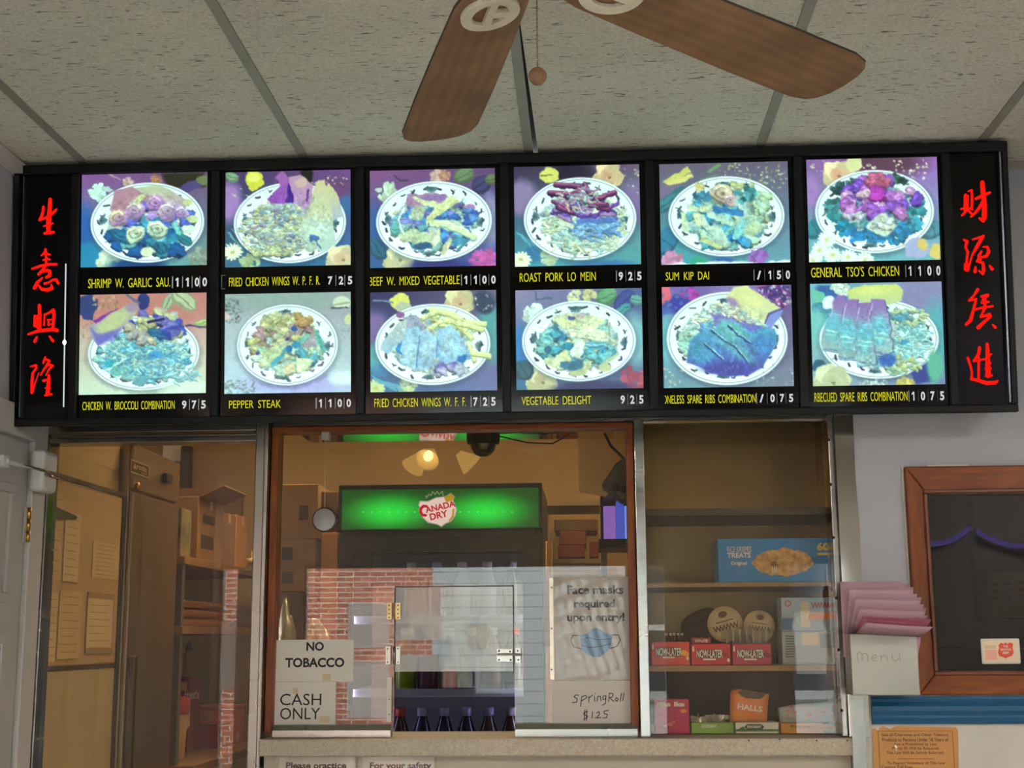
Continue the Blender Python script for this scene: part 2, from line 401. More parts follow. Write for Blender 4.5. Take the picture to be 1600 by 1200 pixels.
for p, xs, zz in ((b1, (-7.4, -5.6), (1.15, 2.9)), (b2, (.4, 1.7, 3.4), (1.0, 2.6))):
    for x in xs:
        m2 = MB().box(x, x + .8, -7.02, -6.96, zz[0], zz[0] + 1.3); w = m2.build('window_pane', WINM, p)
        m2 = MB(); t = .09
        m2.box(x - t, x, -7.02, -6.93, zz[0] - t, zz[0] + 1.3 + t).box(x + .8, x + .8 + t, -7.02, -6.93, zz[0] - t, zz[0] + 1.3 + t).box(x, x + .8, -7.02, -6.93, zz[0] - t, zz[0]).box(x, x + .8, -7.02, -6.93, zz[0] + 1.3, zz[0] + 1.3 + t).box(x, x + .8, -7.0, -6.94, zz[0] + .62, zz[0] + .68)
        m2.build('window_frame', TRIMW, p)
struct(MB().box(-14, 12, -12, YB - .16, -.3, -.12).build('road', mat('asphalt', (120, 118, 115), rough=.9, var=.1)))
def notice_mat():
    m = mat('translucent_notice', (226, 224, 218), rough=.8); nt = m.node_tree; b = nt.nodes['Principled BSDF']; tl = nt.nodes.new('ShaderNodeBsdfTranslucent'); tl.inputs['Color'].default_value = (.95, .94, .9, 1)
    mx = nt.nodes.new('ShaderNodeMixShader'); mx.inputs['Fac'].default_value = .85; nt.links.new(b.outputs[0], mx.inputs[1]); nt.links.new(tl.outputs[0], mx.inputs[2]); nt.links.new(mx.outputs[0], nt.nodes['Material Output'].inputs['Surface']); return m
NOTICE = notice_mat()
# paper notices stuck inside the shop window (their backs show in the mirrored view)
for i, (x, z, w, h, l) in enumerate(((-1.60, .09, .28, .29, 'sheet on the shop window beside the mullion, seen mirrored left of the hatch'), (-1.28, .17, .30, .36, 'largest sheet on the shop window, seen mirrored in the hatch pane'),
        (-1.60, -.33, .28, .36, 'sheet low on the shop window, seen mirrored above the sill'), (-1.28, -.17, .30, .12, 'strip low on the shop window, seen mirrored in the hatch'), (-.80, .02, .14, .16, 'small sheet on the shop window beside the middle mullion'), (1.35, -.04, .26, .40, 'sheet on the shop window seen mirrored in the candy case glass'), (-2.455, -.10, .10, .44, 'sheet on the shop window seen mirrored in the left glass door'))):
    o = MB().poly(front(YB - .033), [(x, z - h / 2), (x + w, z - h / 2), (x + w, z + h / 2), (x, z + h / 2)]).build('window_notice', NOTICE); tag(o, 'white paper ' + l, 'notice')
# ---- ceiling lamps: added pair for the customer side, warm strips in the kitchen
def troffer(name, x, y, w, d, z, col, st, label):
    t = thing(name, (x, y, z), label, 'ceiling lamp')
    MB().box(x - w / 2, x + w / 2, y - d / 2, y + d / 2, z - .012, z - .008).build('diffuser', glow('lamp_%d_%d' % (col[2], st), col, st), t)
    f = MB(); e = .03
    f.box(x - w / 2 - e, x + w / 2 + e, y - d / 2 - e, y - d / 2, z - .02, z - .001).box(x - w / 2 - e, x + w / 2 + e, y + d / 2, y + d / 2 + e, z - .02, z - .001)
    f.box(x - w / 2 - e, x - w / 2, y - d / 2, y + d / 2, z - .02, z - .001).box(x + w / 2, x + w / 2 + e, y - d / 2, y + d / 2, z - .02, z - .001)
    f.build('lamp_frame', TRIMW, t)
troffer('unseen_ceiling_lamp', 2.78, -.3, .55, 1.15, Z - .004, (255, 247, 238), 84.0, 'added fill light panel on the ceiling at the right of the customer side')  # unseen panels left and right, added to brighten the customer side
troffer('unseen_ceiling_lamp', -2.95, -.3, .55, 1.15, Z - .004, (255, 247, 238), 84.0, 'added fill light panel on the ceiling at the left of the customer side')
troffer('unseen_ceiling_lamp', -.9, 5.3, 1.2, .3, Z - .001, (255, 226, 182), 27.0, 'warm fluorescent strip over the kitchen shelves')
troffer('unseen_ceiling_lamp', 1.1, 5.6, 1.2, .3, Z - .001, (255, 222, 172), 27.0, 'amber fluorescent strip over the right of the kitchen')
# ================================================================ COUNTER FRONT: posts, glazing, ledge, hatch
G = front(YG)
def pbar(mb, x0, y0, x1, y1, Y, d):
    """upright or level bar: front face from two pixel corners on the plane Y, thickness d behind it"""
    F = front(Y); a0, b1 = F.px(x0, y0); a1, b0 = F.px(x1, y1); return mb.fbox(F, a0, a1, b0, b1, -d, 0)
def wall_x(x, y, Y): return front(Y).px(x, y)[0]
def wall_z(y, Y, x=800): return front(Y).px(x, y)[1]
ZC = -.262                                # counter ledge, below the eye
# header and posts (stainless)
zt = .70
xl0, xl1 = XL + .002, wall_x(402, 690, YG)
xj1 = wall_x(425, 690, YG)
xm0, xm1 = wall_x(989.5, 660, YG), wall_x(1004.5, 660, YG)
xr0, xr1 = wall_x(1288, 660, YG), wall_x(1302, 660, YG)
mb = MB()
zh0, zh1, zh2 = wall_z(692, YG, 240), wall_z(684, YG, 240), wall_z(676, YG, 240)
mb.box(xl0, xl1, YG - .015, YG + .06, EYE + zh2, EYE + zt)
mb.box(xl0, xl1, YG - .005, YG + .06, EYE + zh1 + .003, EYE + zh2 - .003)
mb.box(xl0, xl1, YG - .012, YG + .06, EYE + zh0, EYE + zh1)
t = thing('door_frame', (XL, YG, 0), 'stainless steel frame round the tall left glass pane', 'frame')
mb.build('header', STEEL, t, bevel=.002)
mb = MB().box(xl0, xl0 + .022, YG - .012, YG + .06, 0, EYE + zh0).build('jamb', STEEL, t, bevel=.002)
mb = MB().box(xl1, xj1 - .012, YG - .02, YG + .06, 0, EYE + zt).box(xj1 - .012, xj1, YG - .045, YG + .06, 0, EYE + zt).build('jamb', STEEL_POL, t, bevel=.003)
o = MB().box(xj1, xr0 - .001, YG - .01, YG + .04, EYE + wall_z(664, YG) + .004, EYE + zt).build('header_rail', STEEL); tag(o, 'stainless rail along the top of the counter windows under the menu sign', 'rail')
o = MB().box(xm0, xm1, YG - .03, YG + .04, EYE + ZC, EYE + wall_z(651, YG, 996)).build('mullion_post', STEEL, bevel=.002); tag(o, 'narrow stainless post between the wood framed window and the candy case', 'post')
t = thing('corner_post', (xr0, YG, 0), 'scuffed stainless post wrapping the corner right of the candy case', 'post')
MB().box(xr0, xr1, YG - .045, YG + .05, EYE + ZC + .001, EYE + zt).build('edge_strip', STEEL, t, bevel=.002)
xp0 = wall_x(1303, 652, YR - .004); xq = wall_x(1333, 652, YR - .004)
F = front(YR - .004)
MB().prism(F, [(xp0, ZC + .002), (xq + .0, ZC + .002), (xq + .002, -.1), (xq - .0015, .1), (xq + .002, .3), (xq - .002, .42), (xq, .66), (xp0, .66)], -.0035, 0).build('wrap_plate', mat('scuffed_post_sheet', (196, 192, 180), rough=.07, metal=1, rvar=.08, var=.12, vscale=5), t)
E_ = front(YG - .046)
discs('rivet', t, E_, [(1293 + (y - 650) * .048, y) for y in (687, 757, 840, 934, 1015, 1110)], .0042)
# wood frame of the middle window
xw0, xw1 = wall_x(426.5, 665, YG), wall_x(988.5, 665, YG)
zw1 = wall_z(664.5, YG, 700); zw0 = ZC + .012
t = thing('window_frame', (xw0, YG, EYE + ZC), 'brown varnished wood frame round the middle counter window', 'frame')
bw = .021
MB().box(xw0, xw1, YG - .012, YG + .05, EYE + zw1 - bw * .75, EYE + zw1).build('top_rail', WOOD_FRAME_H, t, bevel=.002)
MB().box(xw0, xw0 + bw, YG - .012, YG + .05, EYE + zw0, EYE + zw1 - bw * .75).build('stile', WOOD_FRAME, t, bevel=.002)
MB().box(xw1 - bw, xw1, YG - .012, YG + .05, EYE + zw0, EYE + zw1 - bw * .75).build('stile', WOOD_FRAME, t, bevel=.002)
# counter ledge and panel below
LAM = mat('speckled_beige_laminate', (176, 164, 144), rough=.5, rgb2=(150, 138, 120), vscale=220)
LAMF = mat('plain_beige_laminate', (168, 158, 140), rough=.5, var=.08, vscale=5)
xc0, xc1 = wall_x(404, 1152, 3.72), wall_x(1335, 1150, 3.72)
tc_ = thing('counter', (0, 3.72, 0), 'long speckled beige service counter under the windows', 'counter')
o = MB().box(xc0, xc1, 3.72, YG + .22, EYE + ZC - .045, EYE + ZC).build('ledge', LAM, tc_, bevel=.004)
o = MB().box(xc0 + .006, xc1 - .004, 3.765, YG + .1, 0, EYE + ZC - .046).build('front_panel', LAMF, tc_)
discs('screw_head', bpy.data.objects['ledge'], front(3.7195), ((1170, 1157), (1218, 1155), (1276, 1157), (1324, 1157)), .0022)
# glazing
GL_D = pane('door_glass', (246, 240, 230), fres=1.62, dirt=.05, dirtcol=(170, 160, 150), dscale=2.0)
GL_M = pane('counter_acrylic', (250, 245, 232), fres=1.72, dirt=.03, dscale=4)
GL_C = pane('case_glass', (250, 247, 240), fres=1.66, dirt=.035, dscale=4)
o = MB().box(xl0 + .0225, xl1 - .0005, YG + .02, YG + .026, .002, EYE + zh0 - .0005).build('glass_door', GL_D); tag(o, 'tall hazy glass door pane in stainless frame at the left', 'glass pane')
HX0, HX1 = wall_x(615, 1000, YG), wall_x(803, 1000, YG)
HZ1 = wall_z(915, YG, 700); zb = zw0
F = front(YG + .02)
mb = MB()
zq = zw1 - bw * .75 - .0005
mb.fbox(F, xw0 + bw + .0005, HX0, zb, zq, -.006, 0).fbox(F, HX1, xw1 - bw - .0005, zb, zq, -.006, 0).fbox(F, HX0, HX1, HZ1, zq, -.006, 0)
o = mb.build('counter_window', GL_M); tag(o, 'clear acrylic sheet with a hatch cut out, in the wood frame', 'window pane')
# hatch flap: hinged acrylic pane, hinges and latch
t = thing('hatch_flap', (HX0, YG, EYE + HZ1), 'small clear hatch flap with two hinges and a latch in the middle window', 'hatch')
FH = front(YG + .012); zf0 = FH.px(700, 1049)[1]
MB().fbox(FH, HX0 + .002, HX1 - .002, zf0, HZ1 - .003, -.006, 0).build('flap_pane', GL_M, t)
mb = MB()
mb.fbox(FH, HX0 + .0005, HX1 - .0005, HZ1 - .0035, HZ1, -.009, .001).fbox(FH, HX0 + .0002, HX0 + .003, zf0, HZ1, -.009, .001).fbox(FH, HX1 - .003, HX1 - .0002, zf0 - .002, HZ1, -.009, .001)
mb.build('flap_edge', mat('dark_pane_edge', (38, 34, 28), rough=.4), t)
FT = front(YG + .008)
HINGE = mat('worn_brass_plate', (186, 164, 118), rough=.35, metal=.9, var=.2, vscale=30)
for (y0, y1, cl, cr, mt) in ((942, 968, (605, 611), (618, 626), HINGE), (1010, 1038, (603, 609), (619, 625), STEEL_POL)):
    mb = MB()
    a0, b1 = FT.px(cl[0], y0); a1, b0 = FT.px(cl[1] + 1, y1); mb.fbox(FT, a0, a1, b0, b1, 0, .0025)
    a0, _ = FT.px(cr[0], y0); a1, _ = FT.px(cr[1], y1); mb.fbox(FT, a0, a1, b0, b1, 0, .0025)
    mb.tube([FT.pt(HX0 + .001, b0, .003), FT.pt(HX0 + .001, b1, .003)], .0028)
    h = mb.build('hinge', mt, t)
    discs('screw', h, FT, [(x, y0 + (y1 - y0) * f) for x in (sum(cl) / 2, sum(cr) / 2) for f in ((.15, .4, .65, .88) if y0 < 1000 else (.12, .88))], .0021, c=.0029)
mb = MB()
for (x0, y0, x1, y1) in ((776, 1014, 801, 1021), (776, 1024, 801, 1034)):
    a0, b1 = FT.px(x0, y0); a1, b0 = FT.px(x1, y1); mb.fbox(FT, a0, a1, b0, b1, 0, .004)
a0, b1 = FT.px(778, 1019); a1, b0 = FT.px(815, 1026); mb.tube([FT.pt(a0, (b0 + b1) / 2, .006), FT.pt(a1, (b0 + b1) / 2, .006)], .003)
for y in (1018, 1031):
    a0, b1 = FT.px(805, y - 6); a1, b0 = FT.px(814, y + 5); mb.fbox(FT, a0, a1, b0, b1, 0, .004)
la = mb.build('latch', STEEL_POL, t, bevel=.0008)
discs('screw', la, FT, ((780, 1017), (797, 1018), (780, 1031), (798, 1031), (809, 1017), (810, 1031)), .0026, c=.0045)
# steel tracks at the foot of the sheet, strip at the joint
for i, (x0, x1, y0, y1, l) in enumerate(((427, 611, 1133, 1143, 'bright stainless track at the sill below the cash sign'), (805, 996, 1131, 1141, 'bright stainless track at the sill below the handwritten price'))):
    mb = MB(); Fk = front(YG - .005); a0, b1 = Fk.px(x0, y0); a1, b0 = Fk.px(x1, y1); mb.prism(Frame(Fk.pt(a0, 0, 0), (0, -1, 0), (0, 0, 1)), [(-.03, ZC + .001), (.012, ZC + .001), (.012, b0 + .004), (.004, b1), (-.03, b1)], -(a1 - a0), 0)
    tag(mb.build('sill_track', STEEL_POL), l, 'track')
o = pbar(MB(), 604.5, 1058, 611, 1128, YG + .005, .004).build('fixing_strip', mat('clear_plastic_strip', (205, 200, 188), rough=.3)); tag(o, 'small vertical fixing strip at the left foot of the hatch', 'strip')
discs('screw', o, front(YG + .001), ((608, 1093), (608, 1116)), .0018, c=.001)
o = pbar(MB(), 858, 903, 866, 1062, YG + .010, .004).build('joint_strip', mat('worn_joint_strip', (196, 182, 160), rough=.25, metal=.5, var=.3, vscale=25)); tag(o, 'worn metal joint strip left of the face mask notice', 'strip')
discs('screw', o, front(YG + .005), ((862, 918), (862, 982), (862, 1046)), .0024, c=.0015)
# hanging steel disc over the speaking hole
t = thing('speak_hole_cover', at(507, 812, YG - .01), 'round steel disc hanging on a thin wire in front of the middle window', 'disc')
Fd = front(YG - .006); a, b = Fd.px(507, 812); r = .0345
mb = MB().lathe([(.0005, -.006), (r * .9, -.005), (r, -.001), (r, .002), (r * .95, .005), (.0005, .0062)][::-1], Fd.pt(a, b, 0), axis='Y', seg=40)
mb.sm = [False] * len(mb.sm); mb.build('disc', mat('turned_steel', (118, 118, 116), rough=.34, metal=1, var=.25, vscale=14), t)
MB().lathe([(.004, 0), (.0045, .006), (.003, .01)][::-1], Fd.pt(a + r * .95, b - .002, .0), axis='Y', seg=12).build('rim_stud', STEEL_POL, t)
a2, b2 = Fd.px(508.5, 680); MB().tube([Fd.pt(a, b + r * .9, 0), Fd.pt(a2, b2, .0)], .0011, 6).build('wire', mat('thin_wire', (170, 150, 120), rough=.4), t)
MB().fbox(Fd, a2 - .011, a2 + .011, b2 - .012, b2 + .012, -.026, .004).build('clip', mat('grey_clip', (150, 146, 132), rough=.35), t, bevel=.002)
# candy case glass
o = MB().box(xm1 + .002, xr0 - .001, YG + .012, YG + .017, EYE + ZC + .002, EYE + .615).build('case_window', GL_C); tag(o, 'clear glass in front of the candy case', 'window pane')

# ================================================================ PAPER SIGNS ON THE GLAZING
def sheet(name, x0, y0, x1, y1, Y, label, cat='sign', m=PAPER, parent=None, c=.0, curl=.0):
    F = front(Y); a0, b1 = F.px(x0, (y0 + y0) / 2); a1, b0 = F.px(x1, y1)
    o = MB().fbox(F, a0, a1, b0, b1, c - .0006, c).build(name, m, parent)
    if label: tag(o, label, cat)
    return o, F.off(c)
TAPE = mat('yellowed_tape', (196, 178, 142), rough=.5)
ys = YG + .0185
o, F = sheet('paper_sign', 430.5, 1000, 552, 1064.5, ys, 'white sheet reading NO TOBACCO inside the middle window')
MB().ptext(F, 'NO', 479, 1003, 506, 1017, bold=.034).ptext(F, 'TOBACCO', 446, 1028, 538, 1042.5, bold=.034).build('lettering', INK, o)
a0, b1 = F.px(504, 1053); a1, b0 = F.px(517, 1064); MB().fbox(F, a0, a1, b0, b1, 0, .0005).build('tape', TAPE, o)
o, F = sheet('paper_sign', 428, 1065.5, 524, 1133, ys - .0008, 'white sheet reading CASH ONLY below the tobacco sign')
MB().ptext(F, 'CASH', 438, 1084, 502, 1102).ptext(F, 'ONLY', 438, 1106, 500, 1124).build('lettering', INK, o)
a0, b1 = F.px(500, 1119); a1, b0 = F.px(515, 1129); MB().fbox(F, a0, a1, b0, b1, 0, .0005).build('tape', TAPE, o); mb = MB()
a0, b1 = F.px(458, 1075); a1, b0 = F.px(466, 1084); mb.fbox(F, a0, a1, b0, b1, 0, .0005).build('tape', TAPE, o)
GREYP = mat('greyed_paper', (186, 178, 168), rough=.8, var=.05)
o, F = sheet('mask_notice', 864, 902, 985, 1062, ys, 'face mask notice with a blue mask drawing in a plastic sleeve', m=GREYP)
def serif_text(mb, F, txt, x0, y0, x1, y1):
    mb.ptext(F, txt, x0, y0, x1, y1, bold=.03)
mb = MB()
serif_text(mb, F, 'Face masks', 886, 915, 974, 928); serif_text(mb, F, 'required', 897, 937, 961, 953); serif_text(mb, F, 'upon entry!', 886, 958, 976, 974)
mb.build('lettering', INK, o)
BLUE = mat('mask_blue', (92, 130, 164), rough=.7)
mb = MB()
pts = [(905, 992), (918, 990), (926, 982), (933, 981), (940, 984), (946, 990), (957, 992), (955, 1008), (949, 1018), (938, 1026), (928, 1027), (916, 1022), (909, 1014)]
mb.poly(F, [F.px(*p) for p in pts], .0006).build('mask_drawing', BLUE, o)
mb = MB()
for P in ([(905, 993), (895, 993), (892, 1001), (896, 1010), (908, 1014)], [(957, 992), (966, 992), (969, 1000), (964, 1010), (953, 1013)]): mb.stroke(F, [(*F.px(*p), .0012) for p in P], .0007)
for P in ([(908, 1000), (920, 996), (932, 1000), (955, 998)], [(908, 1008), (922, 1012), (938, 1010), (953, 1006)]): mb.stroke(F, [(*F.px(*p), .0008) for p in P], .0008)
mb.build('drawing_line', INK, o)
F2 = front(ys - .004); a0, b1 = F2.px(860, 898); a1, b0 = F2.px(985, 1063)
mb = MB(); nx, ny = 26, 30; rng = random.Random(3); vs = []
for j in range(ny + 1):
    for i in range(nx + 1):
        e = .0 if i in (0, nx) or j in (0, ny) else .0022 * abs(math.sin(i * .9 + j * .35) * math.sin(j * .55 - i * .2)) + rng.uniform(0, .0007)
        vs.append(F2.pt(a0 + (a1 - a0) * i / nx, b0 + (b1 - b0) * j / ny, e))
mb.add(vs, [(j * (nx + 1) + i, j * (nx + 1) + i + 1, (j + 1) * (nx + 1) + i + 1, (j + 1) * (nx + 1) + i) for j in range(ny) for i in range(nx)], True)
mb.build('plastic_sleeve', PLASTIC_WRAP, o)
o, F = sheet('price_note', 862, 1064, 986, 1131, ys - .0012, 'grey sheet with handwritten spring roll price below the mask notice', m=GREYP)
mb = MB(); PEN = .0011
def hand(mb, F, strokes, r=PEN):
    for P in strokes: mb.stroke(F, [(*F.px(*p), r) for p in P])
hand(mb, F, [[(904, 1086), (899, 1086), (897, 1089), (902, 1092), (901, 1097), (894, 1098)],                   # s
             [(909, 1088), (907, 1104)], [(909, 1089), (915, 1086), (917, 1090), (909, 1095)],                 # p
             [(920, 1088), (920, 1097)], [(920, 1091), (926, 1086)],                                           # r
             [(929, 1088), (929, 1096)], [(930, 1083), (930, 1084)],                                           # i
             [(933, 1096), (934, 1088), (938, 1088), (939, 1095)],                                             # n
             [(946, 1087), (942, 1088), (942, 1093), (946, 1092), (947, 1087), (946, 1099), (941, 1102)],      # g
             [(952, 1083), (951, 1096)], [(952, 1083), (958, 1084), (957, 1089), (952, 1090), (959, 1096)],    # R
             [(963, 1090), (961, 1094), (964, 1096), (966, 1092), (963, 1090)],                                # o
             [(971, 1083), (969, 1096)], [(975, 1083), (973, 1095)],                                           # ll
             [(918, 1112), (913, 1113), (912, 1116), (918, 1119), (917, 1122), (912, 1123)], [(914, 1109), (913, 1126)], [(917, 1109), (916, 1126)],   # $
             [(926, 1112), (925, 1122)], [(930, 1121), (930, 1122)],                                           # 1 .
             [(932, 1114), (936, 1112), (937, 1115), (932, 1122), (939, 1121)],                                # 2
             [(951, 1110), (944, 1111), (944, 1115), (949, 1116), (948, 1121), (942, 1122)]])                  # 5
mb.build('handwriting', INK, o)
# sleeves on the panel below the ledge
ysl = 3.763
for (x0, x1, txt, tx0, tx1, tn, lb) in ((432, 558, 'Please practice', 447, 541, 1191, 'plastic sleeved notice reading Please practice below the counter ledge'), (562, 682, 'For your safety', 578, 674, 1191, 'plastic sleeved notice reading For your safety below the counter ledge')):
    o, F = sheet('sleeved_notice', x0 + 4, 1183, x1 - 4, 1300, ysl, lb, m=PAPER)
    MB().ptext(F, txt, tx0, tn, tx1, tn + 13, bold=.03).build('lettering', INK, o)
    F2 = front(ysl - .003); a0, b1 = F2.px(x0, 1180.5); a1, b0 = F2.px(x1, 1300); mb = MB(); vs = []; rng = random.Random(x0)
    for j in range(13):
        for i in range(25): vs.append(F2.pt(a0 + (a1 - a0) * i / 24, b0 + (b1 - b0) * j / 12, .003 * abs(math.sin(i * 1.3 + j)) + rng.uniform(0, .0015)))
    mb.add(vs, [(j * 25 + i, j * 25 + i + 1, (j + 1) * 25 + i + 1, (j + 1) * 25 + i) for j in range(12) for i in range(24)], True); mb.build('plastic_sleeve', PLASTIC_WRAP, o)
# ================================================================ PRINTED DISH PICTURES (flat transparencies, colours per vertex)
PW, PH = 150, 116
class Art:
    """a small painter; x runs 0..100, y 0..77 downwards, colours 0..255"""
    def __init__(s, seed):
        s.W, s.Hh = PW * 2, PH * 2; s.k = s.W / 100; s.im = np.zeros((s.Hh, s.W, 3)); s.r = np.random.RandomState(seed)
        yy, xx = np.mgrid[0:s.Hh, 0:s.W]; s.xx = xx / s.k; s.yy = yy / s.k
    def bg(s, tl, tr, bl, br):
        u = (s.xx / 100)[..., None]; v = (s.yy / 77.3)[..., None]; A = [np.array(c, float) for c in (tl, tr, bl, br)]
        s.im = (A[0] * (1 - u) + A[1] * u) * (1 - v) + (A[2] * (1 - u) + A[3] * u) * v
    def win(s, x0, x1, y0, y1):
        return slice(max(0, int(y0 * s.k)), max(0, min(s.Hh, int(y1 * s.k) + 2))), slice(max(0, int(x0 * s.k)), max(0, min(s.W, int(x1 * s.k) + 2)))
    def put(s, w, a, col):
        a = np.clip(a, 0, 1)[..., None]; s.im[w] = s.im[w] * (1 - a) + np.array(col, float) * a
    def el(s, x, y, rx, ry, col, rot=0, al=1, soft=.5, lump=0, col2=None):
        R = max(rx, ry) * 1.25 + 1; w = s.win(x - R, x + R, y - R, y + R)
        X = s.xx[w] - x; Y = s.yy[w] - y
        if X.size == 0: return
        c, d = math.cos(math.radians(rot)), math.sin(math.radians(rot)); U = (X * c + Y * d) / rx; V = (-X * d + Y * c) / ry
        q = np.hypot(U, V)
        if lump:
            t = np.arctan2(V, U); p = s.r.uniform(0, 6, 4); q = q * (1 + lump * (np.sin(3 * t + p[0]) + np.sin(5 * t + p[1]) * .7 + np.sin(8 * t + p[2]) * .5 + np.sin(13 * t + p[3]) * .3))
        a = (1 - q) * min(rx, ry) / soft + .5
        if col2 is not None:
            m = np.clip(.5 + .5 * V, 0, 1)[..., None]; cc = np.array(col, float) * (1 - m) + np.array(col2, float) * m
            a = np.clip(a, 0, 1)[..., None] * al; s.im[w] = s.im[w] * (1 - a) + cc * a
        else: s.put(w, np.clip(a, 0, 1) * al, col)
    def st(s, P, wd, col, al=1, soft=.4):
        for (x0, y0), (x1, y1) in zip(P[:-1], P[1:]):
            R = wd + 1; w = s.win(min(x0, x1) - R, max(x0, x1) + R, min(y0, y1) - R, max(y0, y1) + R); X = s.xx[w]; Y = s.yy[w]
            if X.size == 0: continue
            dx, dy = x1 - x0, y1 - y0; L = dx * dx + dy * dy + 1e-9; t = np.clip(((X - x0) * dx + (Y - y0) * dy) / L, 0, 1)
            d = np.hypot(X - x0 - t * dx, Y - y0 - t * dy); s.put(w, np.clip((wd - d) / soft + .5, 0, 1) * al, col)
    def pg(s, P, col, al=1, soft=.5, col2=None):
        P = np.array(P, float); x0, y0 = P.min(0) - 1; x1, y1 = P.max(0) + 1; w = s.win(x0, x1, y0, y1); X = s.xx[w]; Y = s.yy[w]
        if X.size == 0: return
        ins = np.zeros(X.shape, bool); dm = np.full(X.shape, 1e9); n = len(P)
        for i in range(n):
            ax, ay = P[i]; bx, by = P[(i + 1) % n]
            c = ((ay > Y) != (by > Y)) & (X < (bx - ax) * (Y - ay) / (by - ay + 1e-12) + ax); ins ^= c
            dx, dy = bx - ax, by - ay; t = np.clip(((X - ax) * dx + (Y - ay) * dy) / (dx * dx + dy * dy + 1e-9), 0, 1); dm = np.minimum(dm, np.hypot(X - ax - t * dx, Y - ay - t * dy))
        sd = np.where(ins, dm, -dm); a = np.clip(sd / soft + .5, 0, 1) * al
        if col2 is not None:
            m = np.clip((Y - y0) / (y1 - y0), 0, 1)[..., None]; cc = np.array(col, float) * (1 - m) + np.array(col2, float) * m; a = a[..., None]; s.im[w] = s.im[w] * (1 - a) + cc * a
        else: s.put(w, a, col)
    # ---- motifs
    pl = (50, 41, 45, 31); bed = None
    def plate(s, x, y, rx, ry, rim=(226, 250, 244), inner=(176, 206, 200), line=(86, 120, 130), dark=(44, 62, 84), n=22):
        s.pl = (x, y, rx, ry)
        s.el(x, y + 1.5, rx + 1.2, ry + 1.0, (40, 60, 90), al=.35, soft=4)
        s.el(x, y, rx, ry, (236, 255, 250), soft=.5); s.el(x, y, rx * .965, ry * .955, line, soft=.5); s.el(x, y, rx * .955, ry * .943, rim, soft=.4, col2=(240, 252, 255))
        s.el(x, y + .5, rx * .70, ry * .68, inner, soft=1.2)
        if s.bed: s.pieces([(x + rx * .70 * math.cos(.3 * i), y + 1 + ry * .70 * math.sin(.3 * i)) for i in range(21)], 150, s.bed, 2.5, asp=.55, dark=.74, hi=1.12)
        for i in range(n):
            t = 2 * math.pi * (i + s.r.uniform(-.2, .2)) / n; f = s.r.uniform(.80, .88); px_, py_ = x + rx * f * math.cos(t), y + ry * f * math.sin(t); a = t + s.r.uniform(.6, 2.2); l = s.r.uniform(1.4, 2.6)
            s.st([(px_ - l * math.cos(a), py_ - l * .7 * math.sin(a)), (px_ + .4, py_ + .5), (px_ + l * math.cos(a + .5), py_ + l * .7 * math.sin(a + .5))], s.r.uniform(.45, .95), dark, al=.85)
            if i % 3 == 0: s.st([(px_, py_), (px_ + l * math.sin(a), py_ - l * math.cos(a))], .3, dark, al=.8)
        for t in (0.06, math.pi * .5 + .1, math.pi * 1.03, math.pi * 1.48):
            px_, py_ = x + rx * .84 * math.cos(t), y + ry * .85 * math.sin(t)
            for j in range(9):
                a = t + math.pi + (j - 4) * .36; s.st([(px_, py_), (px_ + 4.6 * math.cos(a), py_ + 3.6 * math.sin(a))], .55, (60, 110, 120), al=.8)
    def rose(s, x, y, r, c1, c2):
        c1 = np.array(c1, float); c2 = np.array(c2, float); s.el(x, y, r, r * .9, c1, lump=.06)
        for i in range(5):
            t = i * 1.26 + s.r.uniform(0, .5); s.el(x + r * .45 * math.cos(t), y + r * .4 * math.sin(t), r * .62, r * .5, c1 * (.9 + .1 * (i % 2)) + 12 * (i % 2), rot=math.degrees(t), al=.9, soft=.7)
        for q in (.62, .46, .31, .17): s.el(x + r * .08, y + r * .05, r * q, r * q * .8, c1 * (q) + c2 * (1 - q), rot=30, soft=.6); s.el(x + r * .12, y + r * .09, r * q * .82, r * q * .62, c1 * .86 + c2 * .1, rot=20, soft=.7)
        s.el(x + r * .1, y + r * .08, r * .12, r * .09, c2 * .8)
    def daisy(s, x, y, r, c=(236, 250, 214), k=(196, 206, 120), n=14):
        for i in range(n):
            t = 2 * math.pi * i / n; s.el(x + r * .58 * math.cos(t), y + r * .5 * math.sin(t), r * .44, r * .17, c, rot=math.degrees(t), soft=.5)
        s.el(x, y, r * .26, r * .22, k)
    def carn(s, x, y, r, c):
        c = np.array(c, float)
        for i in range(34):
            a = s.r.uniform(0, 6.28); q = r * math.sqrt(s.r.uniform(0, 1)) * .85; s.el(x + q * math.cos(a), y + q * .9 * math.sin(a), r * .26, r * .2, np.clip(c * s.r.uniform(.82, 1.08), 0, 255), rot=s.r.uniform(0, 180), lump=.1)
    def leaf(s, x, y, l, w, rot, c):
        c = np.array(c, float); s.el(x, y, l, w, c * .8, rot=rot); s.el(x, y - w * .15, l * .9, w * .7, c, rot=rot); d = math.radians(rot); s.st([(x - l * .8 * math.cos(d), y - l * .8 * math.sin(d)), (x + l * .8 * math.cos(d), y + l * .8 * math.sin(d))], .3, c * .65)
    def sprig(s, x0, x1, y0, y1, n, c=(226, 232, 190), r=.6):
        for _ in range(n): s.el(s.r.uniform(x0, x1), s.r.uniform(y0, y1), r * s.r.uniform(.5, 1.4), r * s.r.uniform(.5, 1.2), np.array(c) * s.r.uniform(.75, 1.05), lump=.1)
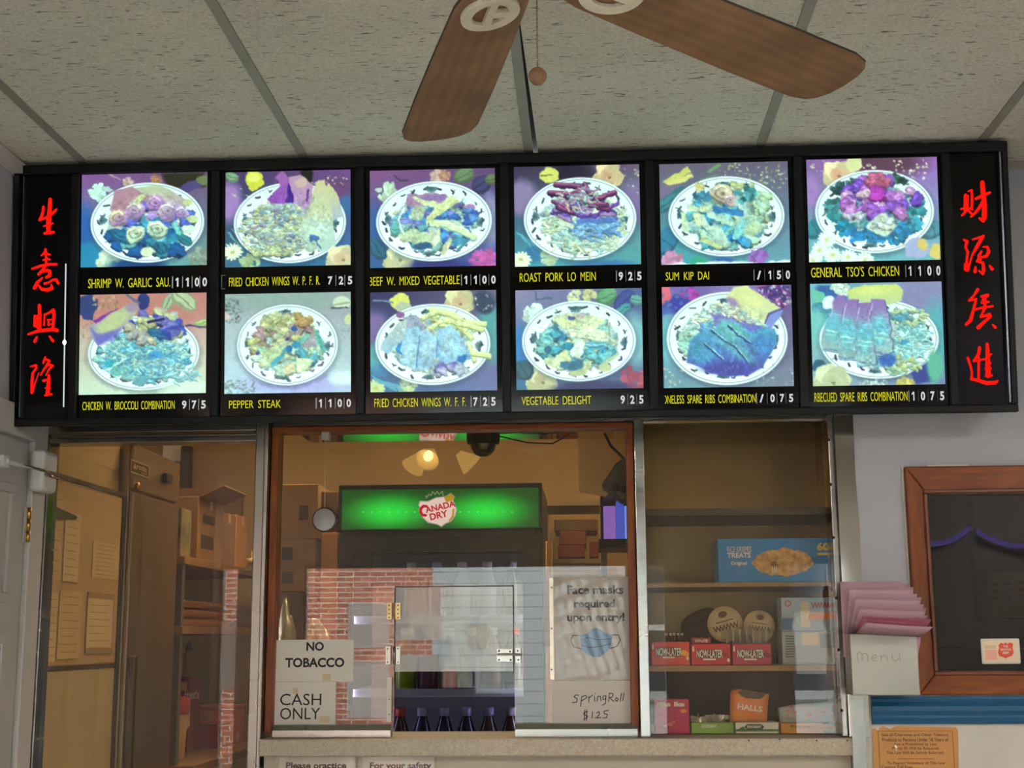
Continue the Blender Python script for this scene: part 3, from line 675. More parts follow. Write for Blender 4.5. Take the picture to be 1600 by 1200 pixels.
    def pieces(s, P, n, cols, size, asp=.6, dark=.62, seed=0, lump=.1, hi=1.18):
        """a heap of n glossy pieces filling polygon P, back to front"""
        P = np.array(P, float); lo, hi_ = P.min(0), P.max(0); pts = []
        while len(pts) < n:
            x, y = s.r.uniform(lo[0], hi_[0]), s.r.uniform(lo[1], hi_[1]); ins = False
            for i in range(len(P)):
                ax, ay = P[i]; bx, by = P[(i + 1) % len(P)]
                if (ay > y) != (by > y) and x < (bx - ax) * (y - ay) / (by - ay + 1e-12) + ax: ins = not ins
            if ins: pts.append((x, y))
        for x, y in sorted(pts, key=lambda p: p[1]):
            c = np.array(cols[s.r.randint(len(cols))], float) * s.r.uniform(.9, 1.08); r = size * s.r.uniform(.7, 1.3); a = s.r.uniform(-50, 50)
            s.el(x, y + r * .22, r * 1.05, r * asp * 1.1, c * dark, rot=a, lump=lump, soft=.8); s.el(x, y, r, r * asp, c, rot=a, lump=lump, soft=.7); s.el(x - r * .2, y - r * asp * .3, r * .5, r * asp * .3, np.clip(c * hi, 0, 255), rot=a, soft=.8, al=.8)
    def strands(s, P, n, cols, l, wd, curl=1.0, dark=.7):
        P = np.array(P, float); lo, hi_ = P.min(0), P.max(0); k = 0
        while k < n:
            x, y = s.r.uniform(lo[0], hi_[0]), s.r.uniform(lo[1], hi_[1]); ins = False
            for i in range(len(P)):
                ax, ay = P[i]; bx, by = P[(i + 1) % len(P)]
                if (ay > y) != (by > y) and x < (bx - ax) * (y - ay) / (by - ay + 1e-12) + ax: ins = not ins
            if not ins: continue
            k += 1; a = s.r.uniform(-.7, .9); Q = []; c = np.array(cols[s.r.randint(len(cols))], float) * s.r.uniform(.88, 1.1); da = s.r.uniform(-1, 1) * curl * .35
            for j in range(6): Q.append((x, y)); x += l / 5 * math.cos(a); y += l / 5 * .7 * math.sin(a); a += da
            s.st([(u, v + wd * .8) for u, v in Q], wd * 1.05, c * dark, al=.8); s.st(Q, wd, np.clip(c, 0, 255))
    def shrimp(s, x, y, r, c, rot=0, c2=None):
        c = np.array(c, float); s.el(x, y + r * .15, r * 1.02, r * .86, c * .62, rot=rot, soft=.8); s.el(x, y, r, r * .8, c, rot=rot, lump=.05, col2=c2 if c2 is not None else c * .84)
        s.st([(x + r * .55 * math.cos(t * .5 + math.radians(rot)), y + r * .45 * math.sin(t * .5 + math.radians(rot))) for t in range(0, 11)], r * .07, c * .66, al=.8)
        s.el(x + r * .1, y + r * .05, r * .16, r * .12, c * .55, al=.8); s.st([(x - r * .6, y - r * .35), (x, y - r * .6), (x + r * .55, y - r * .3)], r * .1, np.clip(c * 1.2, 0, 255), al=.8)
    def brocc(s, x, y, r, c, stem=None):
        c = np.array(c, float)
        if stem is not None:
            for i in range(5): s.st([(x + (i - 2) * r * .3, y), (x + stem[0] + (i - 2) * r * .12, y + stem[1])], r * .2, np.array((170, 216, 196)) * (1 - .06 * i))
        for i in range(16):
            a = s.r.uniform(0, 6.28); q = r * math.sqrt(s.r.uniform(0, 1)); s.el(x + q * math.cos(a), y + q * .7 * math.sin(a), r * .36, r * .3, np.clip(c * s.r.uniform(.7, 1.2), 0, 255), lump=.12)
    def noise(s, step):
        h = int(s.Hh / step) + 3; w = int(s.W / step) + 3; g = s.r.normal(0, 1, (h, w)); y = np.arange(s.Hh) / step; x = np.arange(s.W) / step
        y0 = y.astype(int); x0 = x.astype(int); fy = (y - y0)[:, None]; fx = (x - x0)[None]; fy = fy * fy * (3 - 2 * fy); fx = fx * fx * (3 - 2 * fx)
        return (g[y0][:, x0] * (1 - fx) + g[y0][:, x0 + 1] * fx) * (1 - fy) + (g[y0 + 1][:, x0] * (1 - fx) + g[y0 + 1][:, x0 + 1] * fx) * fy
    def cols(s, amp=5):
        x, y, rx, ry = s.pl; q = np.hypot((s.xx - x) / rx, (s.yy - y) / ry); m = np.clip((.80 - q) / .08, 0, 1) + np.clip((q - 1.02) / .06, 0, 1)
        dx = (s.noise(6) * .8 + s.noise(15) * 1.7) * m; dy = (s.noise(6) * .8 + s.noise(15) * 1.5) * m
        ix = np.clip(np.arange(s.W)[None] + dx, 0, s.W - 1).astype(int); iy = np.clip(np.arange(s.Hh)[:, None] + dy, 0, s.Hh - 1).astype(int); im = s.im[iy, ix]
        t = 1 + (s.noise(3) * .05 + s.noise(6) * .05 + s.noise(12) * .035) * (.2 + .8 * np.clip((.80 - q) / .08, 0, 1)); im = im * t[..., None]
        g = im.mean(2, keepdims=True); im = g + (im - g) * .82; im = im * np.array((.94, 1.0, .985)); im = 140 + (im - 140) * 1.17 - 6
        s.im = im
        im = s.im + s.r.normal(0, amp, s.im.shape[:2])[..., None]; im = np.clip(im, 0, 255); h, w = PH, PW
        return im.reshape(h, 2, w, 2, 3).mean((1, 3))
TEALP, PURP, CREAM, GREENY = (96, 190, 196), (150, 96, 176), (226, 232, 186), (188, 214, 160)
def oval(x, y, rx, ry, n=20): return [(x + rx * math.cos(6.283 * i / n), y + ry * math.sin(6.283 * i / n)) for i in range(n)]
def dish1(a):      # shrimp
    a.bg((150, 92, 160), (120, 84, 130), (70, 170, 196), (120, 176, 170)); a.el(2, 48, 9, 22, (48, 110, 190), soft=6); a.el(6, 68, 10, 12, (40, 150, 196), soft=5)
    a.pg([(62, 0), (96, 0), (98, 12), (70, 14)], (58, 56, 40), soft=3); a.el(86, 12, 10, 4, (90, 80, 140), rot=-20); a.el(97, 7, 6, 4, (124, 136, 90)); a.carn(37, 7, 5, (226, 190, 176)); a.carn(59, 5, 5, (190, 140, 100)); a.st([(22, 0), (30, 5)], .6, (190, 160, 180)); a.carn(15, 15, 9, (206, 250, 232))
    a.rose(25, 72, 12, (216, 238, 204), (150, 190, 170)); a.el(45, 76, 22, 6, (30, 92, 160), soft=3); a.carn(93, 70, 9, (156, 176, 160)); a.plate(52.4, 41, 44.8, 33)
    a.pg([(27, 14), (60, 10), (70, 14), (86, 25), (80, 32), (30, 34), (22, 30)], (196, 216, 160), col2=(188, 150, 196)); a.pg([(26, 14), (40, 11), (54, 20), (34, 33), (24, 30)], (190, 142, 160)); a.st([(40, 25), (48, 19)], 2, (206, 224, 160)); a.pieces(oval(60, 36, 28, 10), 22, [(120, 110, 220), (90, 120, 220), (170, 140, 210)], 5)
    a.pieces(oval(56, 55, 36, 13), 30, [(40, 140, 186), (60, 160, 190), (110, 200, 200), (30, 110, 180)], 5.5); a.leaf(32, 52, 11, 5, 28, (44, 130, 170)); a.leaf(82, 56, 7, 4, 35, (50, 150, 170)); a.leaf(63, 62, 6, 5, 60, (40, 130, 160)); a.st([(74, 42), (78, 50)], 2, (120, 210, 200))
    for x, y, r, c in ((58, 24, 7, (214, 176, 206)), (42, 30, 8, (222, 206, 196)), (29, 36, 7.5, (226, 210, 160)), (68, 31, 8, (224, 220, 206)), (79, 33, 6, (206, 196, 216)), (43, 50, 8, (214, 232, 190)), (60, 46, 8, (220, 236, 200))): a.shrimp(x, y, r, c, a.r.uniform(-40, 40), c2=(170, 120, 210) if y < 40 else (176, 214, 190))
    a.el(84, 25, 4, 2.6, (200, 220, 150)); a.el(88, 39, 5, 3.2, (206, 226, 160)); a.el(52, 65, 5, 4, (222, 236, 196)); a.el(85, 47, 5, 4, (216, 246, 220))
def dish2(a):      # fried wings with pork fried rice
    a.bg((80, 66, 110), (130, 80, 150), (60, 120, 150), (40, 130, 180)); a.el(3, 24, 10, 16, (170, 130, 200), soft=6); a.el(85, 15, 18, 10, (120, 76, 130), soft=6); a.el(64, 5, 6, 6, (40, 44, 40), soft=2); a.sprig(62, 98, 4, 14, 20); a.leaf(5, 4, 6, 4, 20, (140, 180, 140)); a.el(96, 30, 5, 9, (60, 120, 180), soft=3); a.el(23, 7, 7, 8, (222, 226, 70), lump=.06); a.el(22, 5, 5, 3.5, (240, 240, 110)); a.daisy(6, 64, 8); a.carn(20, 73, 9, (176, 204, 150)); a.st([(2, 48), (14, 62)], .5, (120, 190, 180)); a.st([(5, 46), (15, 58)], .5, (120, 190, 180)); a.sprig(2, 20, 14, 22, 8)
    a.plate(51.4, 42, 44.5, 32.4); a.rose(92, 72, 12, (232, 222, 176), (206, 170, 130))
    a.strands(oval(38, 48, 28, 22), 330, [(206, 222, 160), (190, 214, 190), (170, 206, 206), (214, 224, 176), (150, 176, 196)], 3.4, .62, 1); a.pieces(oval(38, 46, 22, 16), 16, [(110, 150, 200), (170, 150, 190), (196, 190, 150)], 1.6); a.pieces(oval(36, 65, 16, 3), 12, [(180, 206, 150), (196, 206, 160)], 3)
    a.pg([(40, 4), (46, 0), (54, 12), (55, 26), (36, 26), (33, 22), (44, 12)], (176, 110, 180), col2=(150, 80, 190)); a.pg([(50, 10), (55, 16), (54, 26), (48, 26)], (76, 40, 160)); a.pg([(50, 5), (58, 3), (70, 12), (68, 26), (62, 32), (55, 26)], (196, 150, 176), col2=(190, 150, 206)); a.el(60, 10, 5, 4, (214, 180, 170)); a.st([(66, 16), (64, 24)], 1, (110, 60, 150))
    a.pg([(82, 10), (90, 22), (94, 38), (86, 40), (80, 20)], (222, 214, 130), col2=(170, 190, 210)); a.pg([(72, 10), (79, 8), (84, 22), (86, 46), (88, 60), (76, 66), (62, 56), (58, 46), (66, 30)], (216, 204, 150), col2=(180, 220, 206)); a.el(76, 28, 6, 8, (206, 216, 170), soft=3); a.el(70, 46, 8, 8, (196, 224, 200), soft=3); a.el(80, 50, 6, 8, (190, 222, 206), soft=3); a.el(70, 55, 4.2, 3, (70, 130, 190), lump=.1); a.st([(72, 57), (76, 63)], .6, (80, 130, 160)); a.el(68, 62, 5, 4, (176, 200, 176))
def dish3(a):      # beef with mixed vegetable
    a.bg((150, 90, 150), (110, 80, 130), (40, 110, 160), (90, 110, 190)); a.el(3, 50, 8, 22, (60, 110, 180), soft=6); a.el(95, 40, 8, 20, (150, 150, 190), soft=5); a.leaf(75, 5, 8, 7, -20, (120, 150, 110)); a.leaf(89, 13, 8, 7, -35, (80, 80, 130)); a.leaf(97, 9, 5, 4, 0, (120, 140, 100)); a.carn(53, 6, 7, (222, 190, 176)); a.carn(60, 5, 5, (206, 150, 120)); a.st([(20, 4), (24, 8), (30, 8)], .6, (80, 70, 100)); a.carn(14, 17, 9, (206, 238, 206)); a.rose(23, 70, 12, (226, 226, 170), (160, 180, 150)); a.carn(90, 72, 11, (222, 100, 190)); a.el(55, 76, 24, 5, (50, 60, 150), soft=3); a.leaf(6, 62, 10, 6, 60, (40, 120, 150)); a.plate(50.9, 41, 45.8, 31.5)
    a.pieces(oval(50, 42, 32, 19), 46, [(70, 150, 206), (110, 190, 206), (150, 206, 196), (60, 120, 206), (120, 130, 200)], 5)
    a.pg([(30, 19), (50, 18), (62, 21), (58, 27), (40, 30), (28, 28)], (180, 140, 180)); a.el(50, 23, 10, 3.4, (150, 120, 180)); a.st([(36, 22), (44, 27), (52, 28)], 1.6, (216, 232, 170)); a.pg([(46, 38), (52, 30), (66, 21), (72, 25), (62, 31), (52, 38), (46, 43), (44, 46)], (216, 232, 160)); a.st([(50, 35), (66, 25)], .6, (236, 246, 190)); a.el(79, 31, 5, 3, (190, 140, 200)); a.pieces(oval(78, 37, 7, 5), 8, [(60, 110, 200), (90, 150, 220)], 3.2); a.el(65, 45, 10, 4.5, (180, 214, 186), rot=10)
    a.st([(50, 43), (60, 44), (72, 49), (82, 55)], 3, (150, 190, 170)); a.st([(50, 42), (60, 43), (72, 48), (82, 54)], 2.6, (216, 240, 186)); a.st([(52, 41), (62, 42.4), (74, 47.6)], .8, (240, 252, 214)); a.pg([(22, 51), (32, 47), (48, 50), (54, 48), (56, 55), (50, 61), (38, 58), (24, 55)], (196, 220, 176)); a.pg([(48, 50), (55, 47), (55, 56), (51, 61)], (228, 242, 206)); a.el(42, 60, 8, 3, (50, 110, 150)); a.el(68, 57, 8, 3.6, (70, 160, 190)); a.st([(58, 66), (64, 56)], 2, (216, 214, 170)); a.st([(70, 64), (78, 56)], 1.2, (70, 150, 170)); a.leaf(20, 46, 4, 6, 0, (110, 196, 190)); a.st([(26, 50), (23, 40), (27, 30)], .7, (230, 246, 240)); a.el(38, 34, 6, 6, (180, 200, 170), soft=2)
def dish4(a):      # roast pork lo mein
    a.bg((70, 56, 90), (120, 96, 130), (70, 170, 190), (90, 180, 180)); a.el(6, 24, 12, 14, (150, 130, 176), soft=6); a.el(45, 6, 18, 8, (48, 40, 70), soft=5); a.el(94, 30, 10, 16, (140, 120, 170), soft=6); a.el(28, 7, 8, 6, (226, 226, 110), lump=.05); a.st([(21, 7), (30, 6)], .6, (120, 130, 60)); a.rose(74, 9, 11.5, (236, 214, 160), (196, 140, 110)); a.sprig(85, 99, 3, 26, 14)
    for i in range(9): a.st([(2 + i * 1.5, 50 + i), (18 + i * 2, 68 + (i % 3) * 3)], .5, (90, 190, 210))
    a.el(14, 68, 8, 6, (40, 120, 180), soft=3, al=.7); a.daisy(5, 72, 8); a.carn(27, 70, 8, (206, 236, 190)); a.el(70, 77, 25, 4, (60, 130, 190), soft=3); a.plate(52, 41, 44.4, 31.7)
    a.strands(oval(52, 46, 33, 21), 300, [(206, 232, 190), (190, 226, 206), (222, 236, 196), (170, 216, 214)], 10, .62, 1.6); a.strands(oval(60, 48, 20, 9), 50, [(110, 170, 224), (140, 196, 230)], 9, .9, 1); a.strands(oval(52, 34, 24, 7), 40, [(110, 70, 170), (120, 100, 200), (170, 140, 190)], 9, 1, .6); a.pg([(50, 41), (82, 40), (82, 43), (50, 45)], (90, 130, 210), soft=1)
    for q in ([(33, 14), (46, 15), (52, 16)], [(28, 20), (40, 21), (42, 24)], [(56, 14), (61, 22)], [(64, 26), (76, 22), (80, 21)], [(66, 32), (74, 34)], [(30, 26), (44, 32)], [(34, 30), (46, 36)], [(40, 22), (52, 20)], [(60, 30), (72, 30)]): a.st([(x, y + .9) for x, y in q], 1.9, (60, 24, 80)); a.st(q, 1.5, (130, 60, 116)); a.st([(x, y - .5) for x, y in q], .4, (196, 120, 160))
    a.st([(42, 24), (54, 21)], .5, (120, 210, 190)); a.st([(50, 27), (58, 30)], 1.4, (40, 120, 110)); a.strands(oval(48, 24, 20, 8), 30, [(206, 190, 176), (170, 140, 190)], 6, .5); a.st([(37, 43), (46, 46)], 1.7, (206, 226, 196)); a.st([(38, 50), (52, 60)], 1.6, (170, 216, 206)); a.st([(50, 28), (54, 36)], .7, (214, 214, 220))
def dish5(a):      # shrimp, chicken and broccoli medley
    a.bg((120, 104, 128), (116, 104, 130), (60, 180, 190), (110, 170, 190)); a.el(8, 25, 14, 12, (130, 120, 150), soft=5); a.sprig(46, 98, 0, 20, 90, (206, 220, 160), .75); a.pg([(2, 14), (22, 2), (24, 6), (8, 15)], (214, 216, 110)); a.pg([(4, 15), (24, 7), (27, 10), (8, 16.5)], (228, 222, 130)); a.pg([(36, 7), (44, 1), (48, 1), (40, 7)], (120, 170, 110)); a.pg([(30, 13), (44, 8), (46, 9), (34, 14)], (110, 160, 120)); a.pg([(0, 30), (16, 17), (24, 18), (6, 33)], (60, 130, 140)); a.leaf(6, 30, 12, 5, -35, (70, 150, 160)); a.leaf(4, 60, 8, 14, 40, (50, 140, 180)); a.plate(51.2, 41, 44.7, 30.4); a.carn(9, 74, 9, (222, 150, 190)); a.carn(76, 73, 8, (170, 110, 210)); a.el(30, 75, 8, 4, (60, 180, 150), soft=2); a.el(47, 76, 10, 4, (60, 110, 190), soft=2); a.pg([(0, 77.5), (14, 75), (22, 77), (40, 75), (52, 76), (66, 75), (78, 77), (99, 75), (99, 78), (0, 78)], (236, 255, 236), soft=1.2)
    a.pieces(oval(50, 45, 31, 20), 54, [(130, 206, 196), (176, 222, 190), (90, 190, 206), (70, 170, 206), (196, 224, 180)], 4.6); a.carn(31, 18, 4, (214, 206, 130)); a.pieces(oval(63, 18, 9, 3), 8, [(190, 206, 140), (170, 190, 150)], 3)
    a.brocc(33, 26, 6, (60, 140, 170), (10, 8)); a.shrimp(48, 23, 8.5, (226, 214, 180), 10); a.shrimp(54, 28, 5, (226, 196, 196), 60); a.pieces(oval(78, 30, 6, 8), 9, [(176, 214, 170), (160, 206, 180)], 4.4); a.brocc(66, 25, 7.5, (80, 170, 176), (4, 14)); a.st([(58, 29), (66, 40)], 1.3, (190, 226, 220)); a.st([(42, 35), (62, 39)], 2.6, (60, 140, 200)); a.st([(24, 35), (38, 35)], 2, (206, 230, 190)); a.st([(28, 40), (30, 46)], 2.2, (216, 228, 176)); a.st([(32, 41), (36, 49)], 2.2, (190, 224, 196)); a.st([(38, 39), (54, 46)], 2.4, (180, 220, 200)); a.st([(60, 44), (78, 43)], 2, (170, 214, 190)); a.brocc(57, 58, 6, (30, 140, 206), None); a.st([(58, 56), (64, 46)], 3, (130, 210, 206)); a.pg([(37, 48), (44, 47), (52, 58), (50, 62), (40, 60)], (190, 226, 206)); a.pg([(16, 37), (20, 38), (22, 52), (17, 52)], (200, 230, 190)); a.st([(32, 58), (46, 64)], 1.6, (206, 222, 150)); a.el(72, 50, 6, 5, (190, 222, 176), soft=2)
def dish6(a):      # general's chicken ringed with broccoli
    a.bg((150, 100, 170), (170, 110, 200), (110, 196, 196), (110, 190, 196)); a.el(60, 4, 30, 10, (110, 70, 96), soft=8); a.el(2, 24, 8, 12, (170, 130, 200), soft=5); a.sprig(40, 92, 0, 20, 46, (236, 230, 206), .9); a.sprig(2, 16, 2, 14, 6, (236, 230, 206), 1); a.rose(24, 12, 12, (238, 222, 170), (226, 140, 110)); a.el(36, 4, 6, 6, (226, 226, 160)); a.leaf(5, 52, 7, 10, 60, (60, 150, 170)); a.leaf(95, 55, 6, 12, 70, (80, 160, 180)); a.plate(50.9, 40, 45, 31)
    for x, y in ((8, 68), (18, 72), (14, 60), (30, 74), (3, 75), (42, 76)): a.daisy(x, y, 7, (232, 255, 232), (206, 226, 150))
    a.el(82, 68, 9, 8, (170, 180, 220), soft=1); a.el(86, 65, 4, 4, (230, 206, 110), soft=1); a.el(97, 71, 6, 6, (230, 206, 110), soft=1)
    for x, y, r, c in ((25, 22, 6, (60, 110, 120)), (20, 34, 6, (70, 160, 160)), (22, 43, 6, (60, 170, 180)), (27, 52, 7, (30, 160, 196)), (36, 57, 7, (30, 140, 200)), (48, 58, 7, (40, 150, 206)), (55, 60, 5, (40, 150, 206)), (66, 61, 6, (30, 150, 200)), (74, 53, 7, (40, 150, 206)), (81, 50, 6, (50, 170, 200)), (83, 40, 6, (60, 170, 180)), (84, 33, 5, (70, 150, 170)), (34, 18, 4, (70, 110, 110)), (67, 16, 5, (70, 130, 100)), (73, 17, 4, (50, 90, 90))): a.brocc(x, y, r, c)
    a.pieces([(28, 26), (40, 17), (58, 12), (66, 20), (82, 22), (84, 32), (78, 42), (60, 46), (44, 44), (26, 38)], 56, [(196, 130, 206), (170, 100, 196), (206, 160, 206), (150, 90, 210), (120, 80, 200)], 4.2, asp=.8, hi=1.35); a.pieces(oval(52, 16, 10, 4), 9, [(206, 110, 140), (190, 96, 130)], 4, hi=1.3); a.pieces(oval(52, 24, 6, 4), 5, [(190, 60, 190)], 4.6); a.pieces(oval(43, 26, 4, 4), 4, [(214, 180, 196)], 4); a.pg([(44, 52), (50, 44), (58, 41), (64, 46), (67, 51), (60, 59), (52, 57)], (206, 226, 206), soft=1.2); a.pieces(oval(56, 49, 7, 5), 8, [(214, 230, 206), (190, 214, 206)], 3); a.pieces(oval(36, 43, 7, 2.6), 8, [(206, 206, 206), (190, 190, 214)], 2.8)
def dish7(a):      # chicken with broccoli combination
    a.bg((206, 150, 130), (206, 130, 130), (206, 232, 206), (214, 240, 210)); a.el(50, 10, 60, 18, (206, 136, 124), soft=12); a.el(6, 9, 8, 10, (60, 80, 140), lump=.1); a.sprig(10, 30, 2, 12, 40, (206, 170, 130), 1.1); a.el(50, 6, 5, 7, (50, 70, 140)); a.st([(36, 0), (46, 7)], 1, (110, 120, 150)); a.leaf(70, 7, 9, 4, -60, (176, 196, 160)); a.leaf(82, 6, 12, 6, 40, (190, 206, 160)); a.leaf(97, 23, 7, 3, -15, (190, 220, 140)); a.st([(84, 25), (100, 27)], .8, (90, 80, 120)); a.sprig(2, 10, 22, 34, 20, (190, 160, 150)); a.plate(50.6, 45.5, 43.5, 28.5, n=16)
    a.el(80, 72, 18, 8, (226, 250, 232), soft=4, al=.6)
    a.pieces(oval(50, 50, 37, 19), 60, [(90, 186, 216), (120, 210, 222), (150, 224, 222), (110, 180, 220), (160, 210, 196)], 3); a.strands(oval(50, 49, 36, 18), 200, [(150, 226, 226), (120, 206, 226), (176, 232, 220), (96, 180, 214)], 7, .6, 2); a.el(60, 47, 5, 3, (70, 170, 220)); a.el(24, 53, 4, 3, (60, 190, 206)); a.el(30, 59, 6, 4, (120, 200, 190), soft=1.5); a.el(48, 67, 6, 3.4, (110, 180, 190)); a.st([(20, 59), (36, 50)], .8, (190, 240, 226)); a.strands(oval(78, 62, 12, 6), 24, [(160, 220, 226)], 7, .7)
    a.pieces([(36, 24), (50, 12), (66, 12), (80, 24), (84, 34), (70, 36), (44, 36)], 34, [(196, 206, 150), (176, 180, 170), (120, 120, 196), (70, 90, 190), (190, 190, 160)], 4.6, asp=.6); a.leaf(62, 31, 9, 3.5, 15, (60, 130, 180)); a.el(72, 30, 8, 4, (60, 70, 180), al=.7); a.st([(54, 22), (66, 20)], 1, (50, 50, 110)); a.pg([(10, 20), (30, 11), (28, 16), (14, 22)], (146, 60, 170))
    a.pg([(8, 25), (20, 18), (38, 8), (46, 10), (44, 16), (34, 26), (22, 34), (15, 40), (9, 32)], (190, 196, 150), col2=(150, 140, 206)); a.el(26, 22, 14, 6, (196, 206, 150), rot=-32, soft=3); a.pg([(9, 26), (15, 31), (34, 26), (32, 31), (17, 39), (14, 38)], (110, 110, 206), al=.8, soft=2); a.el(41, 11, 5, 4, (170, 150, 170), soft=2)
def dish8(a):      # pepper steak
    a.bg((170, 176, 180), (160, 160, 170), (190, 226, 240), (190, 226, 226)); a.el(50, 5, 50, 10, (150, 176, 170), soft=10); a.el(60, 70, 40, 8, (176, 176, 236), soft=10); a.sprig(0, 14, 2, 22, 70, (150, 170, 170), .9); a.sprig(0, 12, 4, 20, 24, (96, 110, 116), .6); a.sprig(0, 24, 66, 77, 60, (150, 176, 176), .9); a.el(92, 8, 7, 4.4, (206, 226, 190)); a.st([(86, 9), (98, 8)], .5, (150, 176, 150)); a.st([(84, 12), (96, 12)], .6, (70, 70, 90)); a.el(98, 21, 4, 4, (206, 220, 160)); a.sprig(92, 99, 26, 38, 24, (170, 190, 190)); a.pg([(0, 12), (5, 17), (0, 20)], (226, 200, 196)); a.el(92, 66, 10, 5, (216, 240, 232), soft=4); a.plate(49.7, 40, 39.6, 31, n=20, dark=(90, 106, 130))
    a.pieces([(22, 34), (34, 20), (52, 16), (66, 20), (72, 30), (60, 42), (30, 46), (20, 42)], 50, [(190, 196, 130), (176, 190, 150), (160, 150, 140), (196, 206, 150), (176, 150, 150)], 4.4, asp=.6); a.pieces(oval(59, 21, 7, 4), 8, [(196, 160, 110), (206, 176, 100)], 3.4); a.pieces([(24, 46), (40, 40), (74, 34), (78, 44), (66, 58), (48, 62), (30, 56)], 30, [(180, 216, 190), (90, 180, 196), (150, 206, 180), (196, 222, 170)], 4.6)
    a.pg([(26, 46), (36, 41), (47, 42), (44, 48), (32, 50)], (190, 214, 160)); a.pg([(26, 52), (42, 46), (50, 47), (40, 54), (34, 57)], (196, 226, 176)); a.pg([(60, 42), (70, 30), (73, 42)], (170, 166, 176)); a.st([(74, 31), (78, 44)], 1.8, (90, 190, 180)); a.pg([(56, 50), (72, 52), (64, 60), (57, 61)], (216, 236, 190)); a.pg([(46, 56), (54, 54), (56, 60), (48, 62)], (220, 214, 170)); a.el(51, 43, 3, 3, (30, 130, 190)); a.el(57, 40, 3.4, 3, (50, 150, 190)); a.el(55, 27, 2.4, 2.6, (40, 90, 160)); a.el(26, 46, 2, 1.4, (90, 90, 150)); a.st([(58, 37), (66, 33)], 1, (120, 206, 180)); a.st([(38, 55), (46, 48)], 1.6, (80, 190, 216)); a.el(49, 35, 2.2, 1.4, (60, 80, 150))
def dish9(a):      # fried wings with french fries
    a.bg((50, 50, 110), (120, 110, 140), (60, 130, 170), (110, 120, 176)); a.el(4, 28, 10, 14, (130, 110, 170), soft=6); a.el(94, 32, 10, 22, (90, 170, 170), soft=6); a.el(4, 50, 8, 10, (90, 180, 180), soft=5); a.el(24, 8, 8, 7, (226, 230, 110), lump=.06); a.el(26, 12, 7, 4, (190, 200, 170)); a.rose(70, 9, 12, (226, 220, 160), (206, 160, 130)); a.el(90, 10, 9, 9, (60, 80, 110), soft=3); a.sprig(83, 98, 3, 18, 12); a.st([(2, 6), (18, 8)], .6, (120, 150, 180)); a.daisy(4, 74, 8, (206, 226, 160)); a.carn(29, 73, 8, (200, 222, 160))
    for i in range(7): a.st([(1 + i, 64 + i), (16 + i * 2, 72 + (i % 3) * 2)], .5, (90, 180, 206))
    a.el(8, 60, 8, 5, (60, 150, 200), soft=3, al=.7); a.plate(49.3, 41, 45.2, 31)
    P = [(84, 29), (70, 22), (52, 14), (40, 20), (45, 28), (60, 22), (78, 34), (85, 38)]
    a.pieces([(40, 18), (54, 13), (74, 24), (84, 34), (64, 30), (46, 28)], 12, [(206, 222, 140), (214, 226, 150)], 3)
    for q in ([(48, 14), (66, 18), (82, 30)], [(42, 20), (54, 15), (72, 22)], [(52, 26), (66, 24), (80, 36)], [(44, 30), (56, 23)], [(76, 24), (90, 26)], [(78, 40), (82, 53)], [(80, 48), (93, 50)], [(60, 22), (88, 30)]): a.st([(x, y + .8) for x, y in q], 2, (150, 180, 120)); a.st(q, 1.8, (220, 232, 156)); a.st([(x, y - .7) for x, y in q], .5, (240, 246, 190))
    a.el(24, 18, 3.4, 2.4, (150, 100, 160)); a.pg([(26, 20), (36, 18), (44, 28), (40, 36), (28, 32)], (160, 170, 196)); a.pg([(22, 24), (29, 21), (28, 32), (22, 42), (14, 48), (8, 44), (10, 38)], (190, 206, 190), col2=(150, 200, 226)); a.pg([(20, 44), (27, 36), (28, 44), (24, 50)], (40, 140, 206)); a.pg([(28, 30), (38, 27), (40, 44), (36, 60), (26, 56), (24, 44)], (150, 200, 226), col2=(160, 214, 226)); a.pg([(38, 30), (44, 28), (53, 36), (52, 50), (46, 60), (37, 60), (36, 46)], (160, 206, 226), col2=(150, 196, 226)); a.pg([(54, 30), (62, 26), (70, 32), (80, 52), (72, 56), (54, 54), (52, 44)], (150, 204, 230), col2=(130, 190, 226))
    for x, y in ((32, 44), (44, 44), (60, 44), (70, 46), (62, 36)): a.el(x, y, 5, 8, (176, 220, 230), soft=4, al=.6)
    a.el(72, 53, 4, 3, (30, 130, 206), lump=.1); a.pieces(oval(60, 59, 13, 3), 9, [(150, 150, 206), (170, 170, 206), (120, 120, 196)], 4); a.pieces(oval(72, 60, 5, 2.5), 4, [(176, 190, 206)], 4); a.st([(39, 34), (37, 48), (36, 58)], .5, (90, 140, 200)); a.st([(53, 36), (52, 52)], .5, (90, 140, 200))
